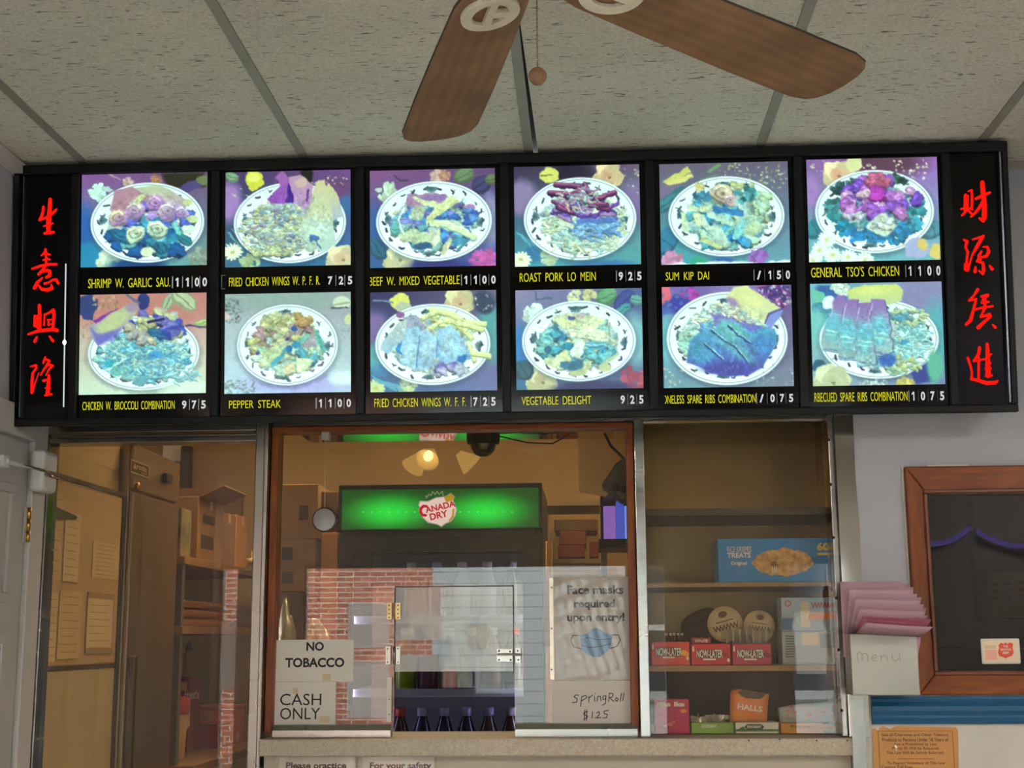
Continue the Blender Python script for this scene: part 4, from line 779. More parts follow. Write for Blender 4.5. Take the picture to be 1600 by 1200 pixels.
def dish10(a):     # vegetable delight
    a.bg((150, 140, 180), (90, 110, 160), (50, 120, 160), (96, 110, 150)); a.el(4, 44, 8, 16, (50, 140, 210), soft=5); a.el(94, 40, 10, 20, (130, 190, 196), soft=6); a.leaf(72, 6, 9, 7, -20, (110, 180, 130)); a.leaf(86, 10, 10, 7, -40, (70, 90, 170)); a.leaf(95, 9, 5, 4, 10, (110, 180, 170)); a.leaf(84, 17, 8, 4, -35, (80, 170, 180)); a.carn(47, 6, 6, (222, 232, 180)); a.carn(58, 5, 6, (214, 214, 150)); a.carn(14, 18, 9.5, (214, 244, 232)); a.st([(16, 2), (17, 7), (28, 7)], .7, (80, 120, 130)); a.rose(20, 70, 12, (214, 216, 160), (176, 160, 120)); a.carn(91, 70, 11, (200, 90, 120)); a.el(60, 76, 30, 5, (60, 64, 120), soft=3); a.leaf(6, 62, 8, 8, 60, (50, 110, 130)); a.plate(49.6, 40, 44.6, 31)
    a.pieces(oval(48, 41, 30, 20), 54, [(80, 170, 190), (120, 200, 196), (160, 210, 190), (60, 150, 190), (170, 206, 176)], 4.6); a.pg([(30, 21), (42, 18), (60, 20), (70, 26), (60, 30), (36, 30)], (206, 222, 176)); a.el(44, 22, 3, 1.8, (90, 110, 180)); a.st([(34, 24), (46, 27)], 2, (226, 236, 176)); a.pg([(52, 30), (62, 21), (70, 24), (64, 30), (54, 34)], (226, 240, 190)); a.el(52, 20, 4, 2, (196, 176, 180)); a.pieces(oval(26, 40, 7, 10), 12, [(130, 206, 196), (70, 170, 190)], 4.4)
    a.el(41, 44, 4.6, 3.6, (40, 150, 180)); a.el(25, 46, 3, 3, (50, 120, 150)); a.pg([(30, 52), (40, 46), (44, 54), (38, 57)], (206, 216, 160)); a.pg([(22, 52), (34, 52), (40, 58), (34, 61), (22, 57)], (206, 222, 176)); a.pg([(34, 56), (52, 54), (52, 60), (44, 63), (34, 60)], (60, 130, 160)); a.st([(58, 54), (53, 64)], 2.4, (206, 216, 160)); a.st([(44, 65), (52, 64)], 2.2, (190, 206, 150)); a.pieces(oval(64, 52, 7, 5), 8, [(90, 190, 200), (120, 206, 206)], 3.6); a.el(70, 61, 5, 3, (206, 214, 160)); a.st([(66, 61), (80, 50)], 1.4, (190, 214, 170))
    a.pg([(55, 41), (70, 40), (70, 46), (56, 47)], (90, 190, 206)); a.st([(56, 43), (70, 43)], .5, (170, 226, 226)); a.st([(56, 45), (70, 45)], .5, (60, 150, 180)); a.pg([(47, 40), (53, 39), (55, 42), (50, 53), (44, 52), (43, 48)], (226, 246, 222)); a.pg([(42, 31), (60, 30), (73, 33), (73, 40), (62, 39), (43, 36)], (230, 244, 206)); a.st([(44, 33), (72, 35)], .4, (196, 216, 170)); a.st([(50, 36), (72, 38)], .4, (196, 216, 170)); a.pg([(71, 33), (74, 33), (74, 40), (71, 40)], (206, 228, 190))
def dish11(a):     # boneless ribs with roll and rice
    a.bg((130, 110, 190), (110, 90, 150), (110, 170, 180), (130, 140, 160)); a.el(60, 4, 20, 6, (150, 130, 190), soft=6); a.el(2, 6, 5, 8, (240, 110, 130)); a.carn(21, 6, 8, (190, 70, 190)); a.pg([(0, 14), (10, 6), (24, 12), (14, 20), (0, 21)], (60, 70, 180), soft=2); a.sprig(0, 20, 2, 18, 16, (90, 120, 190), 1.2); a.pieces(oval(86, 8, 14, 9), 40, [(110, 60, 150), (170, 90, 160), (80, 60, 140)], 2.4); a.sprig(72, 99, 0, 20, 50, (222, 206, 222), .8); a.el(4, 40, 8, 20, (110, 190, 200), soft=6); a.sprig(0, 16, 62, 77, 14, (222, 226, 206), .9); a.sprig(66, 99, 62, 77, 18, (190, 206, 206), .8); a.plate(49.5, 40, 46.2, 35.3)
    a.strands([(12, 36), (22, 22), (36, 12), (52, 14), (66, 24), (76, 32), (40, 34), (28, 44), (18, 50)], 190, [(196, 230, 214), (216, 230, 190), (150, 210, 206), (226, 240, 220)], 5, .7, 1.4); a.pieces(oval(20, 42, 8, 10), 24, [(150, 210, 196), (180, 222, 196)], 2.6); a.st([(31, 12), (28, 20)], .8, (236, 250, 240)); a.st([(24, 24), (28, 32)], .9, (226, 246, 236)); a.pg([(37, 20), (60, 24), (76, 32), (84, 36), (70, 40), (40, 30)], (150, 130, 206), col2=(90, 120, 220)); a.strands([(40, 14), (54, 14), (72, 28), (66, 29), (44, 20)], 60, [(222, 230, 196), (200, 216, 206)], 3, .7); a.pieces(oval(34, 32, 5, 4), 9, [(90, 150, 206), (120, 190, 210)], 3)
    P = [(20, 41), (30, 34), (40, 33), (46, 27), (58, 28), (68, 36), (80, 32), (86, 33), (88, 40), (84, 50), (76, 62), (66, 68), (50, 69), (36, 66), (26, 60), (18, 58)]
    a.pg(P, (80, 190, 206), col2=(80, 80, 190), soft=1.2); a.el(54, 34, 12, 6, (120, 206, 196), rot=30, soft=5, al=.8); a.el(30, 50, 10, 8, (70, 170, 196), soft=5, al=.7); a.el(56, 48, 18, 5, (110, 206, 196), rot=38, soft=4, al=.6); a.el(78, 44, 8, 6, (70, 150, 220), soft=4, al=.8); a.el(50, 62, 20, 5, (80, 80, 176), soft=4, al=.8)
    for q in ([(38, 34), (48, 42), (58, 50), (64, 58)], [(32, 44), (40, 52), (44, 56)], [(50, 30), (58, 38), (66, 44)]): a.st(q, .7, (30, 80, 150)); a.st([(x + .8, y - .9) for x, y in q], .45, (170, 226, 206), al=.8)
    for _ in range(120):
        x, y = a.r.uniform(22, 84), a.r.uniform(32, 66); a.el(x, y, a.r.uniform(.4, 1.4), a.r.uniform(.3, .8), (140, 200, 226) if a.r.rand() < .5 else (50, 90, 180), rot=a.r.uniform(0, 90), al=.35)
    a.pg([(50, 8), (56, 1), (66, 0), (76, 8), (92, 18), (86, 24), (78, 30), (70, 26), (58, 16), (50, 11)], (226, 230, 150), col2=(206, 222, 176), soft=1); a.pg([(78, 29), (82, 22), (92, 18), (91, 24), (82, 34)], (130, 150, 220), soft=1); a.st([(78, 29), (82, 22), (92, 18)], .7, (90, 80, 160)); a.el(54, 12, 5, 2.6, (150, 110, 190), rot=30, al=.7, soft=2); a.el(70, 12, 10, 4, (236, 236, 160), rot=32, soft=3, al=.7)
def dish12(a):     # barbecued ribs
    a.bg((110, 190, 200), (140, 140, 190), (150, 190, 190), (110, 130, 176)); a.el(84, 10, 16, 14, (140, 140, 186), soft=8); a.el(94, 40, 10, 24, (80, 180, 190), soft=8); a.pg([(4, 2), (30, 0), (26, 14), (14, 12)], (50, 110, 180), soft=2); a.pg([(1, 4), (10, 6), (12, 14), (3, 18)], (110, 206, 170)); a.leaf(8, 20, 8, 6, 40, (60, 150, 180)); a.carn(23, 4, 7, (222, 246, 226)); a.el(14, 14, 5, 5, (226, 255, 246), soft=1); a.el(4, 32, 8, 14, (120, 206, 200), soft=5); a.el(6, 62, 6, 5, (40, 110, 140)); a.plate(51, 42.5, 44.8, 29.6); a.rose(14, 74, 14, (216, 226, 176), (180, 196, 150)); a.pg([(74, 68), (90, 58), (92, 74), (76, 76)], (40, 70, 160), soft=2); a.el(92, 64, 6, 12, (90, 190, 160), soft=3); a.carn(70, 77, 8, (222, 210, 110)); a.sprig(34, 56, 73, 78, 30, (216, 236, 216), 1)
    a.pg([(28, 4), (46, 1), (66, 2), (70, 6), (69, 14), (60, 17), (40, 15), (30, 12)], (216, 230, 110), col2=(190, 216, 160), soft=1); a.el(48, 6, 12, 3, (228, 236, 140), soft=3, al=.7)
    a.strands(oval(74, 44, 14, 16), 130, [(160, 232, 226), (190, 242, 230), (130, 214, 220)], 6, .6, 2.4); a.strands(oval(72, 26, 14, 7), 50, [(200, 226, 170), (130, 190, 190)], 4, .9); a.strands(oval(66, 62, 14, 7), 50, [(196, 222, 150), (170, 216, 190)], 4, .8); a.el(68, 26, 6, 3, (60, 150, 190), al=.7); a.el(56, 58, 7, 5, (50, 110, 200), soft=2); a.el(70, 45, 3, 2, (60, 160, 200))
    R = (([(17, 14), (20, 9), (27, 9), (26, 14), (23, 26), (21, 36), (19, 52), (8, 50), (7, 44), (10, 34), (14, 24)], 0), ([(26, 12), (36, 12), (35, 24), (33, 36), (33, 46), (34, 58), (20, 57), (19, 50), (21, 36), (24, 24)], 1), ([(36, 15), (46, 15), (46, 30), (47, 44), (48, 62), (35, 62), (33, 48), (34, 30)], 2), ([(46, 12), (56, 13), (58, 22), (60, 36), (61, 52), (48, 55), (47, 40), (46, 26)], 3))
    for P, i in R:
        a.pg([(x + .7, y + .5) for x, y in P], (40, 90, 150)); a.pg(P, (150, 110, 190), col2=(150, 206, 190), soft=.8); ys = [p[1] for p in P]; xs = [p[0] for p in P]; y0, y1 = min(ys), max(ys); cx = sum(xs) / len(xs)
        a.el(cx - 1, y0 + (y1 - y0) * .55, 6.5, (y1 - y0) * .26, (100, 206, 216), soft=4, al=.8)
        for f, c in ((.34, (130, 206, 220)), (.5, (90, 180, 214)), (.62, (216, 250, 226)), (.7, (180, 226, 196)), (.8, (120, 200, 206)), (.95, (110, 120, 190))):
            y = y0 + (y1 - y0) * f; q = (f - .5) * -6 * (1 if i < 2 else .3); a.st([(cx - 5 + q, y - .6), (cx + q, y + a.r.uniform(-.5, .5)), (cx + 5 + q, y + .8)], .55, c, al=.7)
        a.st([(xs[0] + 1, y0 + 4), (xs[0] - 2, y0 + 16)], .4, (214, 214, 236), al=.7)
DISHES = [dish1, dish2, dish3, dish4, dish5, dish6, dish7, dish8, dish9, dish10, dish11, dish12]
BEDS = [[(120, 190, 196), (190, 214, 190), (90, 160, 190), (206, 196, 206)], [(190, 206, 176), (206, 216, 170), (170, 190, 190)], [(150, 196, 190), (110, 170, 196), (190, 206, 170)], [(190, 214, 186), (170, 200, 196), (140, 170, 200)],
        [(140, 200, 196), (176, 214, 190), (110, 180, 196)], [(70, 150, 170), (60, 140, 170), (110, 180, 180)], [(130, 200, 206), (160, 214, 210), (110, 180, 200)], [(170, 190, 150), (150, 190, 180), (190, 200, 160)],
        [(150, 196, 210), (190, 206, 180), (170, 190, 206)], [(130, 190, 186), (170, 204, 180), (200, 212, 170)], [(170, 210, 200), (120, 190, 200), (196, 220, 190)], [(150, 210, 206), (180, 214, 180), (130, 190, 206)]]
def picture_mat():
    m = bpy.data.materials.new('backlit_print'); m.use_nodes = True; nt = m.node_tree; N = nt.nodes.new; L = nt.links.new
    b = nt.nodes['Principled BSDF']; b.inputs['Base Color'].default_value = (.02, .02, .02, 1); b.inputs['Roughness'].default_value = .3
    at_ = N('ShaderNodeAttribute'); at_.attribute_name = 'print'; L(at_.outputs['Color'], b.inputs['Emission Color']); b.inputs['Emission Strength'].default_value = 1.08
    return m
PRINT = picture_mat()
def print_mesh(name, F, corners, idx, parent):
    """a flat sheet between four plane points (tl, tr, br, bl) carrying dish picture idx"""
    a = Art(100 + idx); a.bed = BEDS[idx]; DISHES[idx](a); im = a.cols() / 255.0
    im = np.where(im <= .04045, im / 12.92, ((im + .055) / 1.055) ** 2.4)
    u = np.linspace(0, 1, PW); v = np.linspace(0, 1, PH); U, V = np.meshgrid(u, v); T = [np.array(c, float) for c in corners]
    P = (T[0] * (1 - U[..., None]) + T[1] * U[..., None]) * (1 - V[..., None]) + (T[3] * (1 - U[..., None]) + T[2] * U[..., None]) * V[..., None]; P = P.reshape(-1, 2)
    O, A, B, Nn = (np.array(q) for q in (F.o, F.u, F.v, F.n)); co = O + P[:, :1] * A + P[:, 1:] * B + Nn * .0008
    i = np.arange(PW * PH).reshape(PH, PW); q = np.stack([i[:-1, :-1], i[1:, :-1], i[1:, 1:], i[:-1, 1:]], -1).reshape(-1, 4)
    me = bpy.data.meshes.new(name); me.vertices.add(len(co)); me.vertices.foreach_set('co', co.astype(np.float32).ravel())
    me.loops.add(q.size); me.loops.foreach_set('vertex_index', q.ravel().astype(np.int32)); me.polygons.add(len(q)); me.polygons.foreach_set('loop_start', np.arange(0, q.size, 4, dtype=np.int32)); me.polygons.foreach_set('loop_total', np.full(len(q), 4, np.int32))
    me.update(); me.validate()
    ca = me.color_attributes.new('print', 'FLOAT_COLOR', 'POINT'); rgba = np.ones((PW * PH, 4), np.float32); rgba[:, :3] = im.reshape(-1, 3); ca.data.foreach_set('color', rgba.ravel())
    me.materials.append(PRINT); o = bpy.data.objects.new(name, me); COL.objects.link(o); o.parent = parent; o.matrix_parent_inverse = parent.matrix_world.inverted(); return o
# ================================================================ ILLUMINATED MENU SIGN (leans out at the top)
TILT = math.radians(5.78)
ZM0, ZM1 = .569, 1.279                       # bottom and top of its face, from the eye
YM1 = 3.49
FM = Frame((0, YM1, EYE + ZM1), (1, 0, 0), (0, math.sin(TILT), -math.cos(TILT)))
FM = Frame(FM.o, (1, 0, 0), (0, -math.sin(TILT), math.cos(TILT)))      # b runs up the face, 0 at the top edge
Ls = (ZM1 - ZM0) / math.cos(TILT)
MX0, MX1 = -1.546, 1.121
T = thing('menu_sign', (0, YM1, EYE + ZM0), 'long black illuminated menu sign with dish pictures and red characters', 'menu sign')
TOPCLR = .012
def X_(x, y): return FM.px(x, y)
# body: shallow tapering box behind the face
mb = MB(); yb = YR - .006
b_ = [FM.pt(MX0, 0, -.012), FM.pt(MX1, 0, -.012), FM.pt(MX1, -Ls, -.012), FM.pt(MX0, -Ls, -.012)]
k_ = [Vector((p.x, yb, p.z + (.045 if i > 1 else 0))) for i, p in enumerate(b_)]
mb.add(b_ + k_, [(0, 1, 2, 3), (7, 6, 5, 4), (0, 4, 5, 1), (1, 5, 6, 2), (2, 6, 7, 3), (3, 7, 4, 0)])
mb.build('body', BLACK, T)
pa = [(129, 272, 324, 270, 322, 615, 122.6, 616), (353.6, 267.6, 548, 267, 548, 614, 350, 614), (578, 266, 774, 264, 776, 610, 579, 613), (804, 260, 1000, 258, 1004, 607, 806, 609), (1031, 256, 1232, 253, 1239, 604, 1036, 606), (1260, 250, 1463.6, 245, 1476.6, 601, 1269.7, 603)]
cols_ = []
for (x0, y0, x1, y1, x2, y2, x3, y3) in pa:
    l = (X_(x0, y0)[0] + X_(x3, y3)[0]) / 2; r = (X_(x1, y1)[0] + X_(x2, y2)[0]) / 2; cols_.append((l, r))
split = [(413, 459), (411, 458), (412, 455), (410, 452), (409, 450), (409, 443)]   # foot of the upper picture, head of the lower
split = [(416, 459), (416, 458), (417, 455), (415, 452), (412, 447), (408, 442)]
# frame: outer rails and mullions between the pictures
mb = MB(); d = .016
mb.fbox(FM, MX0, MX1, -.026, 0, -.012, d).fbox(FM, MX0, MX1, -Ls, -Ls + .020, -.012, d)
xs_l = X_(118, 440)[0]; xs_r = X_(1483, 430)[0]
edges = [xs_l] + [(cols_[i][1] + cols_[i + 1][0]) / 2 for i in range(5)] + [xs_r]
for i, x in enumerate(edges): mb.fbox(FM, x - .011, x + .011, -Ls + .02, -.026, -.012, d)
mb.fbox(FM, MX0, MX0 + .016, -Ls + .02, -.026, -.012, d).fbox(FM, MX1 - .016, MX1, -Ls + .02, -.026, -.012, d)
mb.build('frame', BLACK, T, bevel=.003)
mb = MB()
for (x0, y0, x1, y1, x2, y2, x3, y3), (l, r) in zip(pa, cols_): mb.fbox(FM, l - .020, r + .020, -Ls + .02, -.026, -.012, .0)
mb.build('panel_mask', BLACK_GLOSS, T)
YEL = glow('yellow_lettering', (226, 222, 40), .9); WHT = glow('white_numeral', (224, 226, 224), .9); WHT_D = glow('white_bar', (176, 178, 176), .8)
FP = FM.off(.0006)
CAP = [('SHRIMP W. GARLIC SAU.', 138, 266, 436, 448, '1100', (277, 293, 308, 320), 1), ('FRIED CHICKEN WINGS W. P. F. R.', 358, 500, 434, 445, '725', (516, 533, 547), 0), ('BEEF W. MIXED VEGETABLE', 577, 718, 433, 444, '1100', (728, 743, 757, 771), 1), ('ROAST PORK LO MEIN', 812, 931, 427, 438.5, '925', (970, 985, 999), 1), ('SUM KIP DAI', 1040, 1108, 425.5, 437, '/150', (1186, 1203, 1217, 1231), 1), ("GENERAL TSO'S CHICKEN", 1267, 1405, 418, 431, '1100', (1422, 1437, 1452, 1466), 1),
       ('CHICKEN W. BROCCOLI COMBINATION', 129, 273, 628, 639, '975', (288, 303.5, 318), 0), ('PEPPER STEAK', 358, 439, 626, 637, '1100', (501, 516, 531, 545), 1), ('FRIED CHICKEN WINGS W. F. F.', 585, 728, 623, 634.5, '725', (743, 758, 771), 1), ('VEGETABLE DELIGHT', 815, 924, 620, 631.5, '925', (973, 988, 1002), 0), ('BONELESS SPARE RIBS COMBINATION', 1031, 1181, 618, 629, '/075', (1190, 1207, 1222, 1236), 1), ('BARBECUED SPARE RIBS COMBINATION', 1262, 1418, 614, 626, '1075', (1427, 1442, 1457, 1472), 1)]
NAMES = ['upper picture of shrimp on a flowered plate, first column', 'upper picture of fried wings on rice, second column', 'upper picture of beef with vegetables, third column', 'upper picture of pork noodles, fourth column', 'upper picture of pale mixed seafood and vegetables, fifth column', 'upper picture of violet glazed chicken ringed with broccoli, sixth column', 'lower picture of chicken and broccoli combination, first column', 'lower picture of pepper steak on a grey ground, second column', 'lower picture of fried wings with fries, third column', 'lower picture of vegetables, fourth column', 'lower picture of boneless ribs with a roll, fifth column', 'lower picture of four barbecued ribs, sixth column']
for i in range(12):
    c = i % 6; x0, y0, x1, y1, x2, y2, x3, y3 = pa[c]; l, r = cols_[c]
    s0, s1 = split[c]; xm = (x0 + x1) / 2
    if i < 6: bt, bb = X_(xm, (y0 + y1) / 2)[1], X_(xm, s0)[1]
    else: bt, bb = X_(xm, s1)[1], X_(xm, (y2 + y3) / 2)[1]
    o = print_mesh('dish_picture', FP, ((l, bt), (r, bt), (r, bb), (l, bb)), i, T); o['label'] = NAMES[i]
    txt, a0, a1, t0, t1, num, xs, bar = CAP[i]
    clip = {2: l, 10: l + .002, 11: l + .001}.get(i)
    m2 = MB(); m2.ptext(FP, txt, a0, t0, a1, t1, bold=-.002, clip=clip, c=.001, sw=1.9); m2.build('caption_lettering', YEL, o)
    m2 = MB(); n = len(xs); dy = (t1 - t0) * .08
    for q, x in enumerate(xs):
        ch = num[q]; hw = 2.3 if ch == '1' else 3.5; yo = -(x - (a0 + a1) / 2) * .012
        xa, xb = x - hw, x + hw
        if ch == '1':                               # a block numeral: stem and flag
            A, B = FP.px(x - .3, t0 + yo - dy), FP.px(x + 1.9, t1 + yo + dy); m2.fbox(FP, A[0], B[0], B[1], A[1], .0006, .0012)
            m2.poly(FP, [FP.px(x - .3, t0 + yo - dy), FP.px(x - .3, t0 + yo + 2.6), FP.px(x - 2.6, t0 + yo + 3.8), FP.px(x - 2.6, t0 + yo + 2.0)], .0011)
        else: m2.ptext(FP, ch, xa, t0 + yo - dy, xb, t1 + yo + dy, bold=.03, c=.001, clip=None)
    m2.mi(1)
    sp_ = (xs[1] - xs[0]) / 2
    for q, x in enumerate(xs):
        if q == 0 and not bar: continue
        yo = -(x - (a0 + a1) / 2) * .012; A, B = FP.px(x - sp_, t0 + yo - 3), FP.px(x - sp_ + (1.3 if q == 0 else .7), t1 + yo + 3)
        m2.fbox(FP, A[0], B[0], B[1], A[1], .0006, .0012)
    m2.build('price_lettering', [WHT, WHT_D], o)
# side panels with the red brush characters
RED = glow('red_character', (255, 22, 12), 1.25)
def chars(mb, F, strokes, ox, oy, sc):
    for P in strokes: mb.stroke(F, [(*F.px(ox + x / sc, oy + y / sc), w / sc * .00168) for x, y, w in P], c=.0012)
S1 = [[(285, 175, 16), (280, 240, 18), (260, 300, 20), (240, 330, 16)], [(240, 330, 14), (300, 310, 14), (370, 270, 16), (420, 225, 18), (440, 200, 10)], [(365, 90, 24), (360, 200, 26), (350, 300, 32), (345, 400, 30), (345, 470, 26)], [(285, 402, 8), (340, 388, 16), (398, 366, 9)], [(298, 486, 16), (350, 478, 22), (405, 472, 17)],
      [(310, 672, 15), (305, 710, 18), (260, 746, 9)], [(310, 720, 16), (365, 735, 9)], [(283, 800, 10), (325, 780, 14), (362, 792, 10)], [(315, 700, 14), (318, 850, 15)], [(155, 900, 13), (250, 868, 17), (350, 850, 17), (440, 847, 15)], [(310, 870, 16), (270, 920, 18), (230, 965, 18)], [(260, 940, 14), (330, 920, 20), (362, 930, 20), (358, 980, 22), (320, 1000, 18)],
      [(182, 1125, 22), (215, 1060, 20), (275, 1005, 10)], [(230, 1095, 12), (265, 1140, 18), (330, 1148, 22), (385, 1130, 22), (380, 1085, 10)], [(300, 1075, 16), (350, 1060, 12), (395, 1030, 14), (438, 1030, 18), (458, 1070, 18)]]
S2 = [[(222, 215, 16), (218, 335, 14)], [(276, 92, 20), (280, 200, 22), (275, 365, 26)], [(248, 225, 22), (250, 340, 22)], [(336, 195, 11), (331, 325, 12)], [(345, 200, 11), (400, 172, 15), (438, 148, 22), (448, 200, 20), (436, 345, 18)], [(382, 262, 14), (384, 325, 12)], [(370, 260, 9), (430, 256, 10)], [(375, 315, 9), (430, 312, 10)], [(145, 430, 12), (250, 395, 19), (350, 380, 22), (440, 375, 22), (484, 385, 22)], [(245, 465, 13), (221, 515, 19)], [(395, 455, 12), (435, 508, 18)],
      [(172, 808, 9), (235, 795, 16), (240, 830, 14), (200, 880, 14), (190, 980, 20), (186, 1115, 16)], [(270, 880, 6), (225, 1000, 8), (200, 1110, 9)], [(345, 697, 11), (322, 765, 13)], [(344, 722, 14), (393, 742, 15), (370, 790, 16), (330, 840, 13), (288, 910, 8)], [(370, 780, 18), (432, 800, 15), (390, 840, 13), (352, 912, 8)], [(388, 912, 16), (385, 1000, 24), (372, 1130, 26)], [(322, 975, 16), (380, 960, 14)], [(342, 1146, 12), (420, 1132, 13)], [(345, 1060, 8), (405, 1060, 8)]]
S3 = [[(215, 228, 22), (214, 400, 24)], [(240, 230, 12), (236, 380, 13)], [(285, 168, 14), (290, 260, 15), (286, 388, 15)], [(245, 182, 9), (285, 165, 11)], [(160, 388, 11), (240, 370, 13), (298, 396, 9)], [(230, 400, 16), (172, 464, 11)], [(240, 400, 12), (280, 438, 15)], [(410, 78, 26), (420, 200, 28), (436, 350, 28), (434, 480, 30), (420, 528, 18), (375, 495, 13)], [(335, 268, 16), (420, 228, 20), (500, 195, 13)], [(425, 290, 20), (370, 380, 18), (320, 440, 15), (275, 480, 10)],
      [(192, 748, 12), (232, 768, 18), (212, 830, 14), (240, 890, 15), (225, 1000, 13), (226, 1088, 34)], [(205, 1040, 14), (226, 1090, 24)], [(235, 1100, 22), (255, 1050, 11), (290, 930, 10), (340, 840, 20), (410, 722, 20), (425, 702, 14)], [(295, 746, 10), (400, 715, 15)], [(420, 832, 9), (470, 830, 14), (486, 890, 19), (458, 940, 17), (400, 952, 11)], [(400, 885, 13), (368, 940, 18), (388, 980, 16)], [(370, 975, 20), (345, 1002, 12), (418, 1018, 16), (426, 1100, 20), (416, 1148, 16), (370, 1108, 9)], [(330, 1070, 13), (324, 1122, 20)], [(495, 1050, 10), (525, 1090, 20)]]
S4 = [[(300, 88, 18), (260, 150, 11), (205, 210, 12), (270, 195, 12), (282, 190, 12), (256, 300, 15), (222, 425, 20), (172, 474, 15)], [(255, 312, 11), (350, 290, 13), (465, 272, 12)], [(340, 166, 13), (408, 152, 20), (362, 186, 11), (345, 236, 9)], [(345, 234, 13), (420, 225, 12)], [(380, 190, 16), (376, 290, 16)], [(380, 290, 15), (330, 394, 10), (430, 362, 18), (438, 385, 18), (390, 428, 15), (305, 508, 22)], [(465, 476, 10), (494, 505, 17)],
      [(190, 842, 14), (220, 930, 13), (236, 1000, 11), (232, 1080, 15)], [(320, 728, 17), (310, 800, 18), (256, 876, 12)], [(312, 840, 13), (309, 1072, 14)], [(255, 880, 10), (380, 855, 11)], [(404, 690, 17), (410, 800, 22), (414, 1035, 30)], [(395, 842, 10), (450, 800, 9)], [(395, 918, 14), (440, 900, 11)], [(390, 962, 14), (444, 958, 11)], [(392, 1042, 14), (454, 1036, 13)], [(228, 1075, 14), (300, 1090, 18), (400, 1120, 22), (490, 1115, 20), (522, 1095, 9)]]
lx0, lx1 = MX0 + .016, xs_l - .011
rx0, rx1 = xs_r + .011, MX1 - .016
for (a0, a1, sets, lab) in ((lx0, lx1, ((S1, 30, 300, 7.5), (S2, 25, 465, 7.5)), 'black side panel with four red characters, left end'), (rx0, rx1, ((S3, 1480, 275, 7.5), (S4, 1485, 440, 7.06)), 'black side panel with four red characters, right end')):
    o = MB().fbox(FM, a0, a1, -Ls + .02, -.026, -.012, .0).build('side_panel', BLACK_GLOSS, T); o['label'] = lab
    for st_, ox, oy, sc in sets:
        cut = 6.1e2 if sc > 7.2 or True else 0
        for part in ([P for P in st_ if max(q[1] for q in P) < cut], [P for P in st_ if max(q[1] for q in P) >= cut]):
            m2 = MB(); chars(m2, FM, part, ox, oy, sc); m2.build('red_character', RED, o)
# chromed beads beside the side panels, and the bright gap at the left one
CHR = mat('dull_chrome_bead', (120, 128, 140), rough=.25, metal=.9)
m2 = MB(); A, B = FM.px(41, 300), FM.px(34.5, 640); m2.fbox(FM, (A[0] + B[0]) / 2 - .0012, (A[0] + B[0]) / 2 + .0012, -Ls + .025, -.03, 0, .0175); m2.build('bead', CHR, T); m2 = MB()
A, B = FM.px(1558.5, 240), FM.px(1576, 630); m2.fbox(FM, (A[0] + B[0]) / 2 - .0022, (A[0] + B[0]) / 2 + .0022, -Ls + .025, -.03, 0, .0175); m2.build('bead', CHR, T)
A, B = FM.px(105, 412), FM.px(97.5, 636); xg = (A[0] + B[0]) / 2
m2 = MB().fbox(FM, xg - .0016, xg + .0016, B[1], A[1], 0, .0015); m2.build('light_gap', glow('tube_light_through_gap', (222, 236, 240), .8), T)['label'] = 'thin bright gap where the tube shows through'
P = FM.px(101, 535); m2 = MB().disc(FM, xg, P[1], .005, .007, c=.002); m2.build('gap_hot_spot', glow('tube_end', (240, 252, 255), 3.5), T)
mb = MB(); A, B = FM.px(346, 430), FM.px(351, 452); mb.fbox(FM, A[0], A[0] + .002, B[1], A[1], .0, .004).fbox(FM, A[0], A[0] + .010, A[1] - .002, A[1], .0, .004).fbox(FM, A[0], A[0] + .010, B[1], B[1] + .002, .0, .004); mb.build('caption_clip', mat('grey_clip_metal', (110, 116, 118), rough=.4), T)
# ================================================================ CEILING FANS
BLADE = mat('brown_wood_blade', (118, 84, 54), rough=.55, rgb2=(88, 60, 38), vscale=7, stretch=(1.2, 14, 1))
def blade_mat():
    m = mat('blade_veneer', (112, 80, 50), rough=.55); nt = m.node_tree; N = nt.nodes.new; L = nt.links.new
    tc = N('ShaderNodeTexCoord'); mp = N('ShaderNodeMapping'); mp.inputs['Scale'].default_value = (1.6, 9, 1); L(tc.outputs['Object'], mp.inputs['Vector'])
    wv = N('ShaderNodeTexWave'); wv.wave_type = 'BANDS'; wv.bands_direction = 'Y'; wv.inputs['Scale'].default_value = 1.6; wv.inputs['Distortion'].default_value = 5; wv.inputs['Detail'].default_value = 4; wv.inputs['Detail Scale'].default_value = 1.2
    L(mp.outputs['Vector'], wv.inputs['Vector']); rp = N('ShaderNodeValToRGB'); rp.color_ramp.elements[0].color = lin4((112, 84, 57)); rp.color_ramp.elements[1].color = lin4((124, 93, 63)); L(wv.outputs['Fac'], rp.inputs['Fac'])
    # grime along the rim of the blade
    mp2 = N('ShaderNodeMapping'); L(tc.outputs['Object'], mp2.inputs['Vector']); nz = N('ShaderNodeTexNoise'); nz.inputs['Scale'].default_value = 9; nz.inputs['Detail'].default_value = 6; L(mp2.outputs['Vector'], nz.inputs['Vector'])
    r2 = N('ShaderNodeValToRGB'); r2.color_ramp.elements[0].position = .38; r2.color_ramp.elements[1].position = .62; r2.color_ramp.elements[0].color = (.62, .6, .58, 1); r2.color_ramp.elements[1].color = (1, 1, 1, 1); L(nz.outputs['Fac'], r2.inputs['Fac'])
    mx = N('ShaderNodeMixRGB'); mx.blend_type = 'MULTIPLY'; mx.inputs['Fac'].default_value = .8; L(rp.outputs['Color'], mx.inputs['Color1']); L(r2.outputs['Color'], mx.inputs['Color2']); L(mx.outputs['Color'], nt.nodes['Principled BSDF'].inputs['Base Color']); return m
VENEER = blade_mat()
IRON = mat('cream_blade_iron', (206, 198, 178), rough=.4, var=.15, vscale=30)
DUST = mat('dusty_blade_edge', (48, 38, 30), rough=.9)
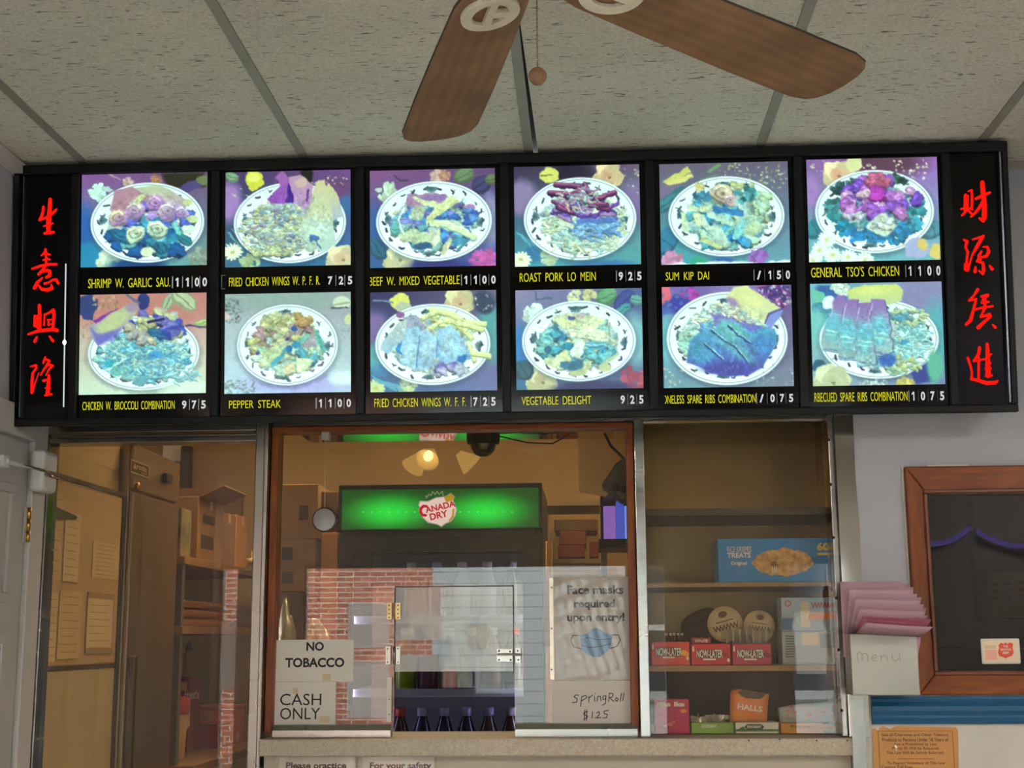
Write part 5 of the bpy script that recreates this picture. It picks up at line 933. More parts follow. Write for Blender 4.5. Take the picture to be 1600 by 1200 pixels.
def blade_mesh():
    mb = MB(); pts = []
    prof = [(.13, .050), (.16, .056), (.30, .062), (.50, .068), (.655, .070), (.688, .063), (.703, .050), (.712, .030)]
    up = [(x, w) for x, w in prof] + [(.715, 0)]; poly = up + [(x, -w) for x, w in prof[::-1]]
    F = Frame((0, 0, 0), (1, 0, 0), (0, 1, 0)); mb.prism(F, poly, 0, .006)
    for i, f in enumerate(mb.f): mb.m[i] = 1 if len(f) == 4 else 0
    return mb
def iron_mesh():
    mb = MB(); F = Frame((0, 0, 0), (1, 0, 0), (0, 1, 0)).off(-.004)
    n = 32; c = .178; rx, ry = .052, .044
    o_ = [(c + rx * math.cos(2 * math.pi * i / n), ry * math.sin(2 * math.pi * i / n)) for i in range(n)]
    i_ = [(c + rx * .66 * math.cos(2 * math.pi * i / n), ry * .62 * math.sin(2 * math.pi * i / n)) for i in range(n)]
    vs = [F.pt(a, b, -.004) for a, b in o_] + [F.pt(a, b, -.004) for a, b in i_] + [F.pt(a, b, .004) for a, b in o_] + [F.pt(a, b, .004) for a, b in i_]; fs = []
    for k in range(n):
        j = (k + 1) % n; fs += [(k, n + k, n + j, j), (2 * n + k, 2 * n + j, 3 * n + j, 3 * n + k), (k, j, 2 * n + j, 2 * n + k), (n + k, 3 * n + k, 3 * n + j, n + j)]
    mb.add(vs, fs)
    mb.fbox(F, c - rx * .8, c + rx * .8, -.006, .006, -.005, .004).fbox(F, c - .008, c + .008, -ry * .75, 0, -.005, .004)
    mb.prism(F, [(.05, -.018), (.05, .018), (.13, .022), (.13, -.022)], -.003, .008)
    return mb
def ceiling_fan(cx, cy_, z, angles, label, chain=None, lamps=False, motor=None):
    zz = EYE + z; t = thing('ceiling_fan', (cx, cy_, zz), label, 'ceiling fan')
    motor = motor or mat('cream_motor', (196, 188, 168), rough=.35)
    o = (cx, cy_, zz)
    MB().lathe([(.02, -.005), (.085, .0), (.11, .03), (.115, .07), (.105, .10), (.06, .125), (.03, .13)], o).build('motor_housing', motor, t)
    MB().lathe([(.014, .12), (.014, H - z - .06)], o, seg=14).build('down_rod', motor, t)
    MB().lathe([(.02, H - z - .075), (.055, H - z - .05), (.07, H - z - .006), (.02, H - z - .005)], o).build('ceiling_canopy', motor, t)
    MB().lathe([(.02, -.034), (.04, -.032), (.048, -.022), (.048, -.006), (.02, -.004)], o).build('switch_housing', motor, t)
    bm_, im_ = blade_mesh(), iron_mesh(); first = None
    for a in angles:
        M = Matrix.Translation(Vector(o)) @ Matrix.Rotation(math.radians(a), 4, 'Z') @ Matrix.Rotation(math.radians(-11), 4, 'X')
        if first is None:
            b = bm_.build('blade', [VENEER, DUST], None, bevel=.0015); i = im_.build('blade_iron', IRON, None, bevel=.0012); first = (b, i)
        else:
            b, i = first[0].copy(), first[1].copy(); COL.objects.link(b); COL.objects.link(i)
        b.parent = t; b.matrix_parent_inverse = t.matrix_world.inverted(); b.matrix_world = M
        i.parent = b; i.matrix_parent_inverse = Matrix.Identity(4); i.matrix_basis = Matrix.Identity(4)
    if chain:
        x, y, zc = chain; p = MB()
        zt_ = z - .03
        k = int((zt_ - zc) / .006)
        for j in range(k): p.lathe([(.0004, -.0022), (.0020, 0), (.0004, .0022)], (x, y, EYE + zc + .012 + j * .006), seg=6)
        p.tube([(x, y, EYE + zc), (x, y, zz - .03), (cx + .03, cy_ + .03, zz - .025)], .0011, 6)
        c_ = p.build('pull_chain', mat('dull_chain', (120, 100, 76), rough=.4, metal=.7), t)
        MB().lathe([(.0006, -.0125), (.006, -.0112), (.011, -.006), (.0128, 0), (.0115, .006), (.007, .0108), (.003, .0125)], (x, y, EYE + zc), seg=24).build('pull_knob', mat('turned_wood_knob', (118, 86, 60), rough=.45, var=.4, vscale=90), c_)
    if lamps:
        br = mat('polished_brass', (206, 160, 70), rough=.22, metal=1)
        for k in range(3):
            a = math.radians(100 + 120 * k); d = Vector((math.cos(a), math.sin(a), 0)); b0 = Vector(o) + Vector((0, 0, -.025))
            arm = MB().tube([b0, b0 + d * .07 + Vector((0, 0, -.005)), b0 + d * .11 + Vector((0, 0, -.035))], .009, 10).build('lamp_arm', br, t)
            q = b0 + d * .12 + Vector((0, 0, -.045)); R = Vector((0, 0, 1)).rotation_difference((d * .75 + Vector((0, 0, -.66))).normalized()).to_matrix()
            m2 = MB().lathe([(.02, 0), (.03, .02), (.045, .05), (.062, .09), (.066, .10), (.060, .092), (.03, .03), (.01, .01)], (0, 0, 0), seg=24); m2.v = [tuple(R @ Vector(v) + q) for v in m2.v]
            m2.build('lamp_shade', mat('amber_glass_shade', (222, 190, 120), rough=.3, emis=(255, 206, 110), strength=2.6), arm)
            m2 = MB(); blob(m2, (0, 0, .06), .026, k, 0, 8, (1, 1, 1.4)); m2.v = [tuple(R @ Vector(v) + q) for v in m2.v]; m2.build('bulb', glow('warm_bulb', (255, 232, 160), 20), arm)
ceiling_fan(-.084, 1.682, .9, [104.7, 42.7, -34, -107, 180], 'brown bladed ceiling fan hanging in front of the menu sign', chain=(-.0567, 1.752, .753))
ceiling_fan(-.80, .35, 1.06, [20, 92, 164, 236, 308], 'second ceiling fan with three lit amber lamps, mirrored in the middle window', lamps=True, motor=mat('antique_brass', (170, 128, 60), rough=.3, metal=1))

# ================================================================ LEFT WALL DOOR
FS = side(XL)
def S_(x, y, X=XL): return side(X).px(x, y)
ya = (S_(44, 691)[0] + S_(16, 1195)[0]) / 2; yb_ = YG - .015
zl = S_(44, 690)[1]
t = thing('door_1', (XL, 3.3, 0), 'white panelled door in the left wall with a brass hinge', 'door'); t['kind'] = 'structure'
DOORM = mat('door_paint', (176, 174, 170), rough=.45, var=.05)
MB().box(XL - .03, XL + .006, ya - .86, ya - .006, .01, EYE + zl - .008).build('door_leaf', DOORM, t, bevel=.002)
mb = MB()
for (z0, z1) in ((.2, .75), (.85, EYE + .02), (EYE + .10, EYE + zl - .13)):
    for (y0, y1) in ((ya - .75, ya - .46), (ya - .38, ya - .10)):
        e = .025; X0, X1 = XL + .004, XL + .014
        mb.box(X0, X1, y0, y1, z0, z0 + e).box(X0, X1, y0, y1, z1 - e, z1).box(X0, X1, y0, y0 + e, z0 + e, z1 - e).box(X0, X1, y1 - e, y1, z0 + e, z1 - e).box(X0, X0 + .005, y0 + .05, y1 - .05, z0 + .05, z1 - .05)
mb.build('raised_panel', DOORM, t, bevel=.004)
mb = MB(); zt2 = zl + .075
F = side(XL + .001)
mb.prism(F, [(ya, -EYE), (yb_, -EYE), (yb_, zt2 + .01), (ya, zl)], 0, .018)
cas = mb.build('casing', TRIMW, t, bevel=.003)
MB().prism(F, [(ya, zl), (yb_, zt2 + .01), (ya - .95, zt2 + .01), (ya - .86, zl)], 0, .0178).build('casing', TRIMW, t, bevel=.003)
h0, h1 = S_(38, 793), S_(38, 848); yh = ya - .002
hm = MB().fbox(side(XL + .008), yh - .022, yh + .018, h1[1], h0[1], 0, .003)
hg = hm.build('hinge', TRIMW, t)
mb = MB(); q = (h0[1] - h1[1]) / 3
for k in range(3): mb.tube([(XL + .0135, yh, EYE + h1[1] + q * k + .001), (XL + .0135, yh, EYE + h1[1] + q * (k + 1) - .001)], .0065, 12)
mb.fbox(side(XL + .0112), yh + .002, yh + .016, h1[1], h0[1], 0, .002); mb.build('hinge_knuckle', BRASS, hg)
c0, c1 = S_(52, 705, XL + .05), S_(77, 770, XL + .05); yc = 3.71; zc0, zc1 = at(64, 770, yc).z, at(64, 705, yc).z
t = thing('door_closer', (XL + .04, yc, zc0), 'white plastic door closer with a metal arm on the door casing', 'door closer')
CLM = mat('closer_white', (202, 204, 200), rough=.35)
MB().box(XL + .021, XL + .062, yc - .052, yc + .05, zc0, zc1).build('closer_body', CLM, t, bevel=.014, segs=4)
zm = at(30, 733, 3.6).z
MB().tube([(XL + .066, yc + .05, zm), (XL + .062, yc - .06, zm + .002), (XL + .04, ya - .14, zm + .004)], .0042).tube([(XL + .066, yc + .05, zm - .008), (XL + .066, yc - .05, zm - .008)], .003).box(XL + .0645, XL + .0655, yc - .02, yc + .045, zm - .012, zm + .006).build('closer_arm', STEEL, t)
MB().tube([(XL + .04, ya - .12, zm + .004), (XL + .036, ya - .22, zm + .006)], .0065).box(XL + .0065, XL + .036, ya - .24, ya - .20, zm - .01, zm + .02).build('arm_bracket', CLM, t, bevel=.002)
# ================================================================ KITCHEN BEHIND THE GLAZING
CREAMP = mat('cream_cold_room_panel', (196, 170, 118), rough=.4, var=.1, vscale=3)
FRST = mat('brushed_fridge_steel', (168, 150, 120), rough=.3, metal=.85, var=.15, vscale=4, stretch=(1, 1, 10))
XC = -1.545
def sx(x, y, X): return side(X).px(x, y)
# cold-room front along the left, seen at a glancing angle
y0c = 3.872; y1c = sx(188, 900, XC)[0]; zt3 = sx(187, 776, XC)[1]; zt3a = sx(187, 1040, XC)[1]
t = thing('cold_room', (XC, 4.1, 0), 'cream cold room front covered in pinned papers behind the left glass', 'cold room')
MB().box(XC - .9, XC - .02, y0c, y1c, 0, Z - .12).build('cabinet', CREAMP, t)
d_ = MB().box(XC - .02, XC, y0c + .005, y1c - .012, EYE + zt3a + .008, EYE + zt3).build('upper_door', mat('papered_door', (190, 160, 116), rough=.55, var=.08, vscale=9), t, bevel=.004)
MB().box(XC - .02, XC, y0c + .005, y1c - .012, .1, EYE + zt3a - .004).build('lower_door', mat('pale_door', (196, 180, 146), rough=.4, var=.1, vscale=3), t, bevel=.004)
DK = mat('dark_door_gasket', (70, 58, 44), rough=.6)
MB().box(XC - .004, XC + .005, y0c, y1c - .004, EYE + zt3 + .001, EYE + zt3 + .014).box(XC - .004, XC + .005, y1c - .012, y1c - .002, .1, EYE + zt3).box(XC - .004, XC + .004, y0c, y1c - .012, EYE + zt3a - .003, EYE + zt3a + .007).build('gasket', DK, t)
h0 = sx(76, 798, XC + .004); Fh = side(XC + .001); yp = sx(118, 800, XC)[0]
MB().prism(Fh, [(y0c, h0[1] - .022), (y0c, h0[1] + .018), (yp - .01, h0[1] + .004), (yp, h0[1] - .001), (yp - .01, h0[1] - .007)], 0, .008).build('strap_hinge', mat('grey_strap_hinge', (120, 116, 100), rough=.35, metal=.8), t, bevel=.002)
# pinned papers on the cold-room door
AGED = mat('aged_paper', (206, 178, 130), rough=.8, var=.08, vscale=10); AGED2 = mat('aged_paper_pale', (214, 190, 146), rough=.8, var=.08, vscale=10)
def pinned(x0, y0, x1, y1, lab, m, lines=8, box=False):
    a0, b1 = sx(x0, y0, XC); a1, b0 = sx(x1, y0, XC); a0 = max(a0, y0c + .012); bl = sx(x0, y1, XC)[1]
    b1 = min(b1, EYE and zt3 - .01)
    F = side(XC + .0015); o = MB().fbox(F, a0, a1, bl, b1, 0, .001).build('pinned_paper', m); tag(o, lab, 'paper'); F2 = side(XC + .0027); mb = MB()
    for k in range(lines):
        z = b1 - (b1 - bl) * (k + .8) / (lines + .6); mb.fbox(F2, a0 + (a1 - a0) * .12, a0 + (a1 - a0) * (.88 - .2 * (k * 37 % 3) / 3), z, z + .0022, 0, .0003)
    if box:
        e = .006
        for q in ((a0, a1, b1 - e * 3, b1), (a0, a1, bl, bl + e * 3), (a0, a0 + e, bl, b1), (a1 - e, a1, bl, b1)): mb.fbox(F2, *q, 0, .0006)
    mb.build('printed_lines', mat('faded_print', (160, 134, 98), rough=.8), o)
pinned(79, 765, 100, 905, 'tall aged paper nearest the glass on the cold room door', AGED)
pinned(102, 800, 126, 908, 'aged paper in the middle of the cold room door', AGED2)
pinned(145, 845, 186, 902, 'small aged paper high on the cold room door by the fridge', AGED)
pinned(58, 925, 90, 1036, 'low aged paper nearest the glass on the cold room door', AGED2)
pinned(93, 922, 128, 1030, 'low aged paper in the middle of the cold room door', AGED)
pinned(136, 925, 178, 1022, 'framed certificate low on the cold room door', AGED2, box=True)
# stainless upright fridge
XF = -1.52; yf0 = y1c + .015; yf1 = sx(279, 800, XF)[0]; zft = sx(279, 722, XF)[1]; zfs = sx(270, 786, XF)[1]
t = thing('upright_fridge', (XF, (yf0 + yf1) / 2, 0), 'tall stainless upright fridge with a nameplate beside the cold room', 'fridge')
MB().box(XF - .8, XF - .015, yf0, yf1, 0, EYE + zft).build('cabinet', FRST, t, bevel=.004)
MB().box(XF - .015, XF, yf0 + .002, yf1 - .002, EYE + zfs + .006, EYE + zft - .003).build('top_panel', FRST, t, bevel=.003)
MB().box(XF - .015, XF + .002, yf0 + .002, yf1 - .002, .15, EYE + zfs - .006).build('door', FRST, t, bevel=.004)
a0, b1 = sx(202, 717, XF); a1, b0 = sx(230, 748, XF); F = side(XF + .001)
n_ = MB().fbox(F, a0, a1, b0, b1, 0, .004).build('nameplate', mat('dark_nameplate', (70, 56, 34), rough=.4, metal=.5), t, bevel=.001)
mb = MB(); e = .004; F2 = side(XF + .0052); mb.fbox(F2, a0, a1, b1 - e, b1, 0, .001).fbox(F2, a0, a1, b0, b0 + e, 0, .001).fbox(F2, a0, a0 + e, b0, b1, 0, .001).fbox(F2, a1 - e, a1, b0, b1, 0, .001)
w = a1 - a0; hh = b1 - b0; mb.poly(F2, [(a0 + w * .12, b0 + hh * .35), (a0 + w * .30, b0 + hh * .35), (a0 + w * .21, b0 + hh * .8)], .001); mb.text(F2, 'rctic', a0 + w * .31, b0 + hh * .42, a1 - w * .12, b0 + hh * .80, c=.001, bold=.03).text(F2, 'AIR', a0 + w * .58, b0 + hh * .18, a1 - w * .12, b0 + hh * .34, c=.001)
mb.build('nameplate_lettering', mat('pale_engraving', (206, 180, 120), rough=.4, metal=.4), n_)
a, b = sx(213, 759, XF); MB().lathe([(.002, 0), (.012, .001), (.012, .008), (.004, .012)], (XF + .001, a, EYE + b), axis='X', seg=16).build('lock', BRASS, t)
a, b = sx(258, 748, XF); MB().box(XF, XF + .02, a - .03, a + .03, EYE + b - .015, EYE + b + .018).box(XF + .02, XF + .03, a - .05, a - .01, EYE + b - .022, EYE + b - .008).build('control_knob', mat('dark_knob', (50, 42, 32), rough=.5), t, bevel=.004)
a, b = sx(184, 1025, XF); MB().box(XF + .004, XF + .03, yf0 + .01, yf0 + .035, .55, EYE + b).build('handle', mat('grey_handle', (96, 84, 70), rough=.4, metal=.6), t, bevel=.005)
# rack of shelves further back on the left
XR0, XR1, yr0, yr1 = -2.25, -1.5, 5.06, 6.35
WOODS = mat('shelf_board', (150, 110, 66), rough=.7, var=.25, vscale=6, stretch=(6, 1, 1))
zsh = [.31, .052, -.45]
t = thing('storage_rack', (XR0, yr0, 0), 'wooden storage rack of three boards beyond the upright fridge', 'shelf')
for z_ in zsh: MB().box(XR0, XR1 + (.06 if z_ < -.4 else 0), yr0, yr1, EYE + z_ - .03, EYE + z_).build('board', WOODS, t, bevel=.002)
for (x, y) in ((XR0 + .03, yr0 + .03), (XR0 + .03, yr1 - .03), (XR1 - .03, yr1 - .03), (XR1 - .03, yr0 + .03)): MB().box(x - .018, x + .018, y - .018, y + .018, 0, EYE + .31).build('post', mat('rack_post', (92, 84, 74), rough=.5), t)
def carton(name, x0, x1, y0, y1, z, h, m, lab, cat='box', flaps=False, prints=None, tape=True, parent_kw=None):
    o = MB().box(x0, x1, y0, y1, EYE + z, EYE + z + h).build(name, m, bevel=.003); tag(o, lab, cat)
    if tape: MB().box(x0 - .0004, x1 + .0004, (y0 + y1) / 2 - .02, (y0 + y1) / 2 + .02, EYE + z + h - .04, EYE + z + h + .0006).build('tape', mat('carton_tape', (176, 140, 90), rough=.35), o)
    if flaps:
        mb = MB(); F = Frame((x1, y0, EYE + z + h), (0, 1, 0), (.8, 0, .35)); mb.fbox(F, 0, y1 - y0, 0, .11, 0, .004); F = Frame((x0, y0, EYE + z + h), (0, 1, 0), (-.5, 0, .7)); mb.fbox(F, 0, y1 - y0, 0, .11, 0, .004); mb.build('flap', m, o)
    return o
INKB = mat('carton_print', (74, 62, 48), rough=.8)
def prints(o, F, rects, m=INKB):
    mb = MB()
    for r in rects: mb.fbox(F, *r, 0, .0006)
    return mb.build('printed_mark', m, o)
zz = zsh[0] + .001
o = carton('cardboard_box', -1.98, -1.56, 5.42, 5.80, zz, .26, CARD, 'cardboard box with two dark printed squares on the left rack', flaps=True)
p0, p1 = sx(317, 803, -1.56), sx(335, 822, -1.56); q0, q1 = sx(314, 835, -1.56), sx(332, 860, -1.56); Fx = side(-1.559)
prints(o, Fx, ((p0[0], p1[0], p1[1], p0[1]), (q0[0], q1[0], q1[1], q0[1])))
carton('cardboard_box', -1.95, -1.57, 5.84, 6.05, zz, .235, CARD, 'narrow cardboard box right of the box with printed squares')
carton('cardboard_box', -1.95, -1.57, 6.07, 6.30, zz, .245, mat('light_cardboard', (176, 130, 74), rough=.85, var=.15), 'lighter cardboard box at the right end of the left rack')
carton('cardboard_box', -1.98, -1.60, 5.88, 6.30, zz + .246, .10, CARD_D, 'flat dark brown carton on top of the light boxes on the rack', tape=False)
o = carton('jar', -1.66, -1.58, 5.26, 5.40, zz, .20, mat('dark_green_packet', (70, 76, 56), rough=.4, rgb2=(150, 140, 100), vscale=14), 'dark green packet left of the box with printed squares', 'packet', tape=False); o.name = 'packet'
o = carton('orange_carton', -1.68, -1.58, 5.10, 5.22, zz, .15, mat('orange_card', (186, 126, 56), rough=.7), 'small orange carton at the fridge end of the rack', tape=False)
for i, (y, z, s) in enumerate(((5.95, zz - .012, .05), (6.19, zz - .03, .06))):
    m2 = MB(); blob(m2, (-1.445, y, EYE + z + .03), s, i, .5, 12, (.6, 1.3, .8)); tag(m2.build('crumpled_bag', mat('clear_bag_wrap', (220, 196, 140), rough=.25, spec=.6)), ('crumpled clear bag hanging off the rack edge, ' + ('upper one' if i == 0 else 'lower one below the light box')), 'bag')
# foil trays on the middle board
FOIL = mat('gold_lit_foil', (226, 190, 110), rough=.22, metal=1, bump=.5, bscale=45)
for k in range(3):
    m2 = MB(); F0 = EYE + zsh[1] + .002 + k * .035; x0, x1, y0, y1 = -1.98 + .02 * k, -1.54, 5.16 + .03 * k, 5.95 - .06 * k
    m2.add([(x0 + .02, y0 + .02, F0), (x1 - .02, y0 + .02, F0), (x1 - .02, y1 - .02, F0), (x0 + .02, y1 - .02, F0), (x0, y0, F0 + .028), (x1, y0, F0 + .028), (x1, y1, F0 + .028), (x0, y1, F0 + .028)], [(3, 2, 1, 0), (4, 5, 6, 7), (0, 1, 5, 4), (1, 2, 6, 5), (2, 3, 7, 6), (3, 0, 4, 7)])
    tag(m2.build('foil_tray', FOIL, bevel=.004), 'crinkled foil tray, %s of the pile on the middle board' % ('bottom', 'middle', 'top')[k], 'tray', 'foil trays on the rack')
# pitcher, carton, tubs on the low board
zb_ = EYE + zsh[2] + .001; pc = (-1.60, 5.30); zt4 = .215
t = thing('pitcher', (*pc, zb_), 'clear pitcher of pale drink with a red lid on the low board', 'pitcher')
MB().lathe([(.002, 0), (.048, 0), (.052, .01), (.062, zt4), (.002, zt4)], (*pc, zb_), seg=28).build('jug_body', mat('pale_drink_jug', (206, 170, 120), rough=.3), t)
MB().lathe([(.064, zt4 - .045), (.066, zt4 - .04), (.067, zt4 + .012), (.05, zt4 + .02), (.002, zt4 + .022)], (*pc, zb_), seg=28).build('lid', mat('red_lid', (176, 50, 40), rough=.35), t)
MB().tube([(pc[0] + .02, pc[1] + .055, zb_ + zt4 - .02), (pc[0] + .03, pc[1] + .11, zb_ + zt4 - .03), (pc[0] + .03, pc[1] + .115, zb_ + zt4 - .09), (pc[0] + .02, pc[1] + .05, zb_ + .09)], .009, 10).build('handle', mat('pale_handle', (214, 186, 146), rough=.35), t)
o = carton('sauce_carton', -1.76, -1.63, 5.62, 5.80, zsh[2] + .001, .30, mat('tomato_red_card', (150, 26, 20), rough=.4), 'tall red sauce carton with white lettering behind the pitcher', 'carton', tape=False)
F2 = front(5.6194); MB().ptext(F2, "Hunt's", 289, 1078, 311, 1092, bold=.03).build('lettering', PAPER, o)
p0, p1 = F2.px(282, 1066), F2.px(292, 1079); MB().fbox(F2, p0[0], p1[0], p1[1], p0[1], 0, .0006).build('yellow_tag', mat('yellow_tag', (196, 150, 30), rough=.6), o)
for i, (y, h, lab) in enumerate(((-1.70, .11, 'yellow squeeze bottle standing on the red sauce carton, left one'), (-1.652, .12, 'yellow squeeze bottle standing on the red sauce carton, right one'))):
    t = thing('squeeze_bottle', (y, 5.68, EYE + zsh[2] + .302), lab, 'bottle'); zq = EYE + zsh[2] + .302
    MB().lathe([(.002, 0), (.02, 0), (.022, .01), (.022, h * .7), (.015, h * .85), (.015, h * .88), (.002, h * .88)], (y, 5.68, zq), seg=16).build('bottle_body', mat('yellow_brown_bottle', (150, 104, 30), rough=.3), t)
    MB().lathe([(.016, h * .88), (.014, h * 1.02), (.005, h * 1.2), (.002, h * 1.2)], (y, 5.68, zq), seg=12).build('bottle_cap', mat('dark_brown_cap', (70, 44, 22), rough=.4), t)
for i, (y0, y1, h, lab) in enumerate(((5.85, 6.04, .10, 'low red tub right of the red carton on the low board'), (6.06, 6.28, .15, 'pink clear tub at the right end of the low board'))):
    t = thing('food_tub', (-1.6, (y0 + y1) / 2, zb_), lab, 'tub')
    MB().box(-1.75, -1.56, y0, y1, zb_, zb_ + h).build('tub_body', mat('red_tub' if i == 0 else 'pink_tub', (150, 40, 36) if i == 0 else (196, 110, 104), rough=.3), t, bevel=.01)
    MB().box(-1.757, -1.553, y0 - .007, y1 + .007, zb_ + h, zb_ + h + .014).build('tub_lid', mat('tub_lid', (190, 90, 84), rough=.35), t, bevel=.004)
    MB().box(-1.5595, -1.5585, (y0 + y1) / 2 - .03, (y0 + y1) / 2 + .01, zb_ + .01, zb_ + .045).build('tub_label', PAPER, t)
# dark panel and white board on the back wall, seen above the fridge
o = pbar(MB(), 283, 697, 294, 769, YK - .08, .06).build('conduit_box', mat('dark_conduit_box', (60, 52, 40), rough=.6)); tag(o, 'tall narrow dark box high on the kitchen back wall', 'box')
o = pbar(MB(), 255, 692, 282, 720, YK - .02, .015).build('wall_notice', PAPER); tag(o, 'white notice high on the kitchen wall above the upright fridge', 'notice')

# ---------------------------------------------------------------- polished canopy over the hatch
YS1 = 4.40; zs = .636
o = MB().box(wall_x(432, 670, YG + .1), xm0 - .045, YG + .07, YS1, EYE + zs, EYE + zs + .035).build('steel_canopy', mat('mirror_canopy', (190, 180, 150), rough=.05, metal=1), bevel=.001); tag(o, 'polished steel canopy inside above the middle window, mirroring the green sign', 'canopy')
o = MB().box(wall_x(432, 670, YG + .1), xm0 - .045, YG + .09, YG + .11, EYE + zs + .036, Z - .002).build('canopy_apron', KWALL); tag(o, 'tan apron board above the steel canopy', 'board')
# dome camera
yd = 4.18; p = at(755, 690, yd); r = (at(781, 690, yd) - at(729, 690, yd)).length / 2
t = thing('dome_camera', (p.x, p.y, EYE + zs), 'black dome camera under the steel canopy', 'camera')
zt5 = EYE + zs - .001; zbm = at(755, 714, yd).z
MB().lathe([(.002, 0), (r, 0), (r, -.03), (r * .95, -.042), (.002, -.042)][::-1], (p.x, p.y, zt5), seg=32).build('housing', BLACK, t)
hd = (zt5 - .043) - zbm
MB().lathe([(r * .78 * math.cos(a), -hd * math.sin(a)) for a in [i * math.pi / 2 / 9 for i in range(9)]] [::-1] + [(r * .78, .001)], (p.x, p.y, zt5 - .043), seg=32).build('dome', mat('smoked_dome', (8, 8, 9), rough=.06, coat=.5), t)
q = at(782, 677, yd); MB().tube([(p.x + r * .9, p.y, q.z), (q.x + .05, yd, q.z + .002), (q.x + .14, yd, q.z - .004), (q.x + .22, yd, zt5 - .003)], .0022).tube([(p.x + r * .9, p.y, q.z - .008), (q.x + .08, yd, q.z - .03), (q.x + .16, yd, q.z - .035), (q.x + .24, yd, zt5 - .003)], .0022).build('cable', BLACK, t)
# wedge speaker at the right of the middle window
ysp = 3.90; F = front(ysp)
t = thing('speaker', tuple(at(965, 750, ysp)), 'dark wedge shaped speaker hung beside the right wood stile', 'speaker')
MB().prism(F, [F.px(*q) for q in ((940, 757), (962, 724), (972, 717), (979, 716), (979, 783), (972, 782), (962, 772))], -.12, 0).build('speaker_cabinet', mat('dark_grey_speaker', (44, 40, 32), rough=.5), t, bevel=.004)
mb = MB(); a, b = F.px(962, 762); mb.lathe([(.002, .004), (.010, .004), (.012, 0), (.008, -.002), (.002, -.002)], F.pt(a, b, .004), axis='Y', seg=16); a, b = F.px(975, 765); mb.lathe([(.002, .004), (.008, .004), (.010, 0), (.006, -.002), (.002, -.002)], F.pt(a, b, .004), axis='Y', seg=16); mb.build('driver', BLACK, t)
a, b = F.px(958, 700); MB().tube([F.pt(*F.px(985, 722), -.06), F.pt(*F.px(955, 692), -.06), F.pt(*F.px(945, 672), -.06)], .004).build('hanging_arm', BLACK, t)

# ---------------------------------------------------------------- drinks cooler
YC = 5.2; FC = front(YC)
cx0, cx1 = FC.px(527, 900)[0], FC.px(848, 900)[0]; zct = FC.px(700, 756)[1]; depth = .72
DKM = mat('charcoal_cooler_shell', (30, 36, 36), rough=.4); LIN = mat('cooler_liner', (104, 102, 106), rough=.5)
t = thing('drinks_cooler', (0, YC, 0), 'black glass door drinks cooler with a lit green header', 'drinks cooler')
zg1 = FC.px(700, 861)[1]; zd1 = FC.px(700, 828)[1]
mb = MB(); w = .03; y0 = YC + .05; y1 = YC + depth
mb.box(cx0, cx0 + w, y0, y1, .05, EYE + zct).box(cx1 - w, cx1, y0, y1, .05, EYE + zct).box(cx0 + w, cx1 - w, y1 - w, y1, .05, EYE + zct).box(cx0 + w, cx1 - w, y0, y1 - w, EYE + zg1 + .03, EYE + zct).box(cx0 + w, cx1 - w, y0, y1 - w, .05, .3)
mb.build('cabinet', DKM, t, bevel=.004)
MB().box(cx0 + w + .001, cx1 - w - .001, y1 - w - .01, y1 - w - .001, .302, EYE + zg1 + .028).build('liner', LIN, t)
hs0, hs1 = FC.px(700, 826)[1], FC.px(700, 763)[1]
# lit header: green translucent face with LEDs behind it
mb = MB().box(cx0, cx1, YC, YC + .049, EYE + zd1, EYE + hs0).box(cx0, cx1, YC, YC + .049, EYE + hs1, EYE + zct).box(cx0, cx0 + .012, YC, YC + .049, EYE + hs0, EYE + hs1).box(cx1 - .012, cx1, YC, YC + .049, EYE + hs0, EYE + hs1)
hd_ = mb.build('header_box', DKM, t, bevel=.002)
def header_mat(xc, zc):
    m = bpy.data.materials.new('green_backlit_face'); m.use_nodes = True; nt = m.node_tree; N = nt.nodes.new; L = nt.links.new; b = nt.nodes['Principled BSDF']
    b.inputs['Base Color'].default_value = lin4((10, 60, 30)); b.inputs['Roughness'].default_value = .25
    tc = N('ShaderNodeTexCoord'); sp_ = N('ShaderNodeSeparateXYZ'); L(tc.outputs['Object'], sp_.inputs[0]); tot = None
    for cxx in (xc - .185, xc + .185):             # the two LED bars behind the face
        mp = N('ShaderNodeMapping'); mp.vector_type = 'TEXTURE'; mp.inputs['Location'].default_value = (cxx, 0, zc); mp.inputs['Scale'].default_value = (.26, 10, .105); L(tc.outputs['Object'], mp.inputs['Vector'])
        gr = N('ShaderNodeTexGradient'); gr.gradient_type = 'QUADRATIC_SPHERE'; L(mp.outputs['Vector'], gr.inputs['Vector'])
        if tot is None: tot = gr.outputs['Fac']
        else:
            ad = N('ShaderNodeMath'); ad.operation = 'ADD'; L(tot, ad.inputs[0]); L(gr.outputs['Fac'], ad.inputs[1]); tot = ad.outputs[0]
    ml = N('ShaderNodeMath'); ml.operation = 'MULTIPLY_ADD'; L(tot, ml.inputs[0]); ml.inputs[1].default_value = 6.0; ml.inputs[2].default_value = .12; L(ml.outputs[0], b.inputs['Emission Strength']); b.inputs['Emission Color'].default_value = lin4((14, 205, 62)); return m
xm_ = (cx0 + cx1) / 2; zm_ = FC.px(700, 799)[1]
hp = MB().box(cx0 + .0125, cx1 - .0125, YC + .004, YC + .008, EYE + hs0 + .001, EYE + hs1 - .001).build('header_face', header_mat(xm_ - .01, EYE + zm_), hd_)
mb = MB(); FL = front(YC + .0035)
for x in [567 + 13.5 * k for k in range(7)] + [719 + 13.5 * k for k in range(7)]:
    a, b = FL.px(x, 800); mb.disc(FL, a, b, .0032, c=.0004, n=8)
mb.build('led_dot', glow('green_led', (90, 245, 130), 1.0), hp)
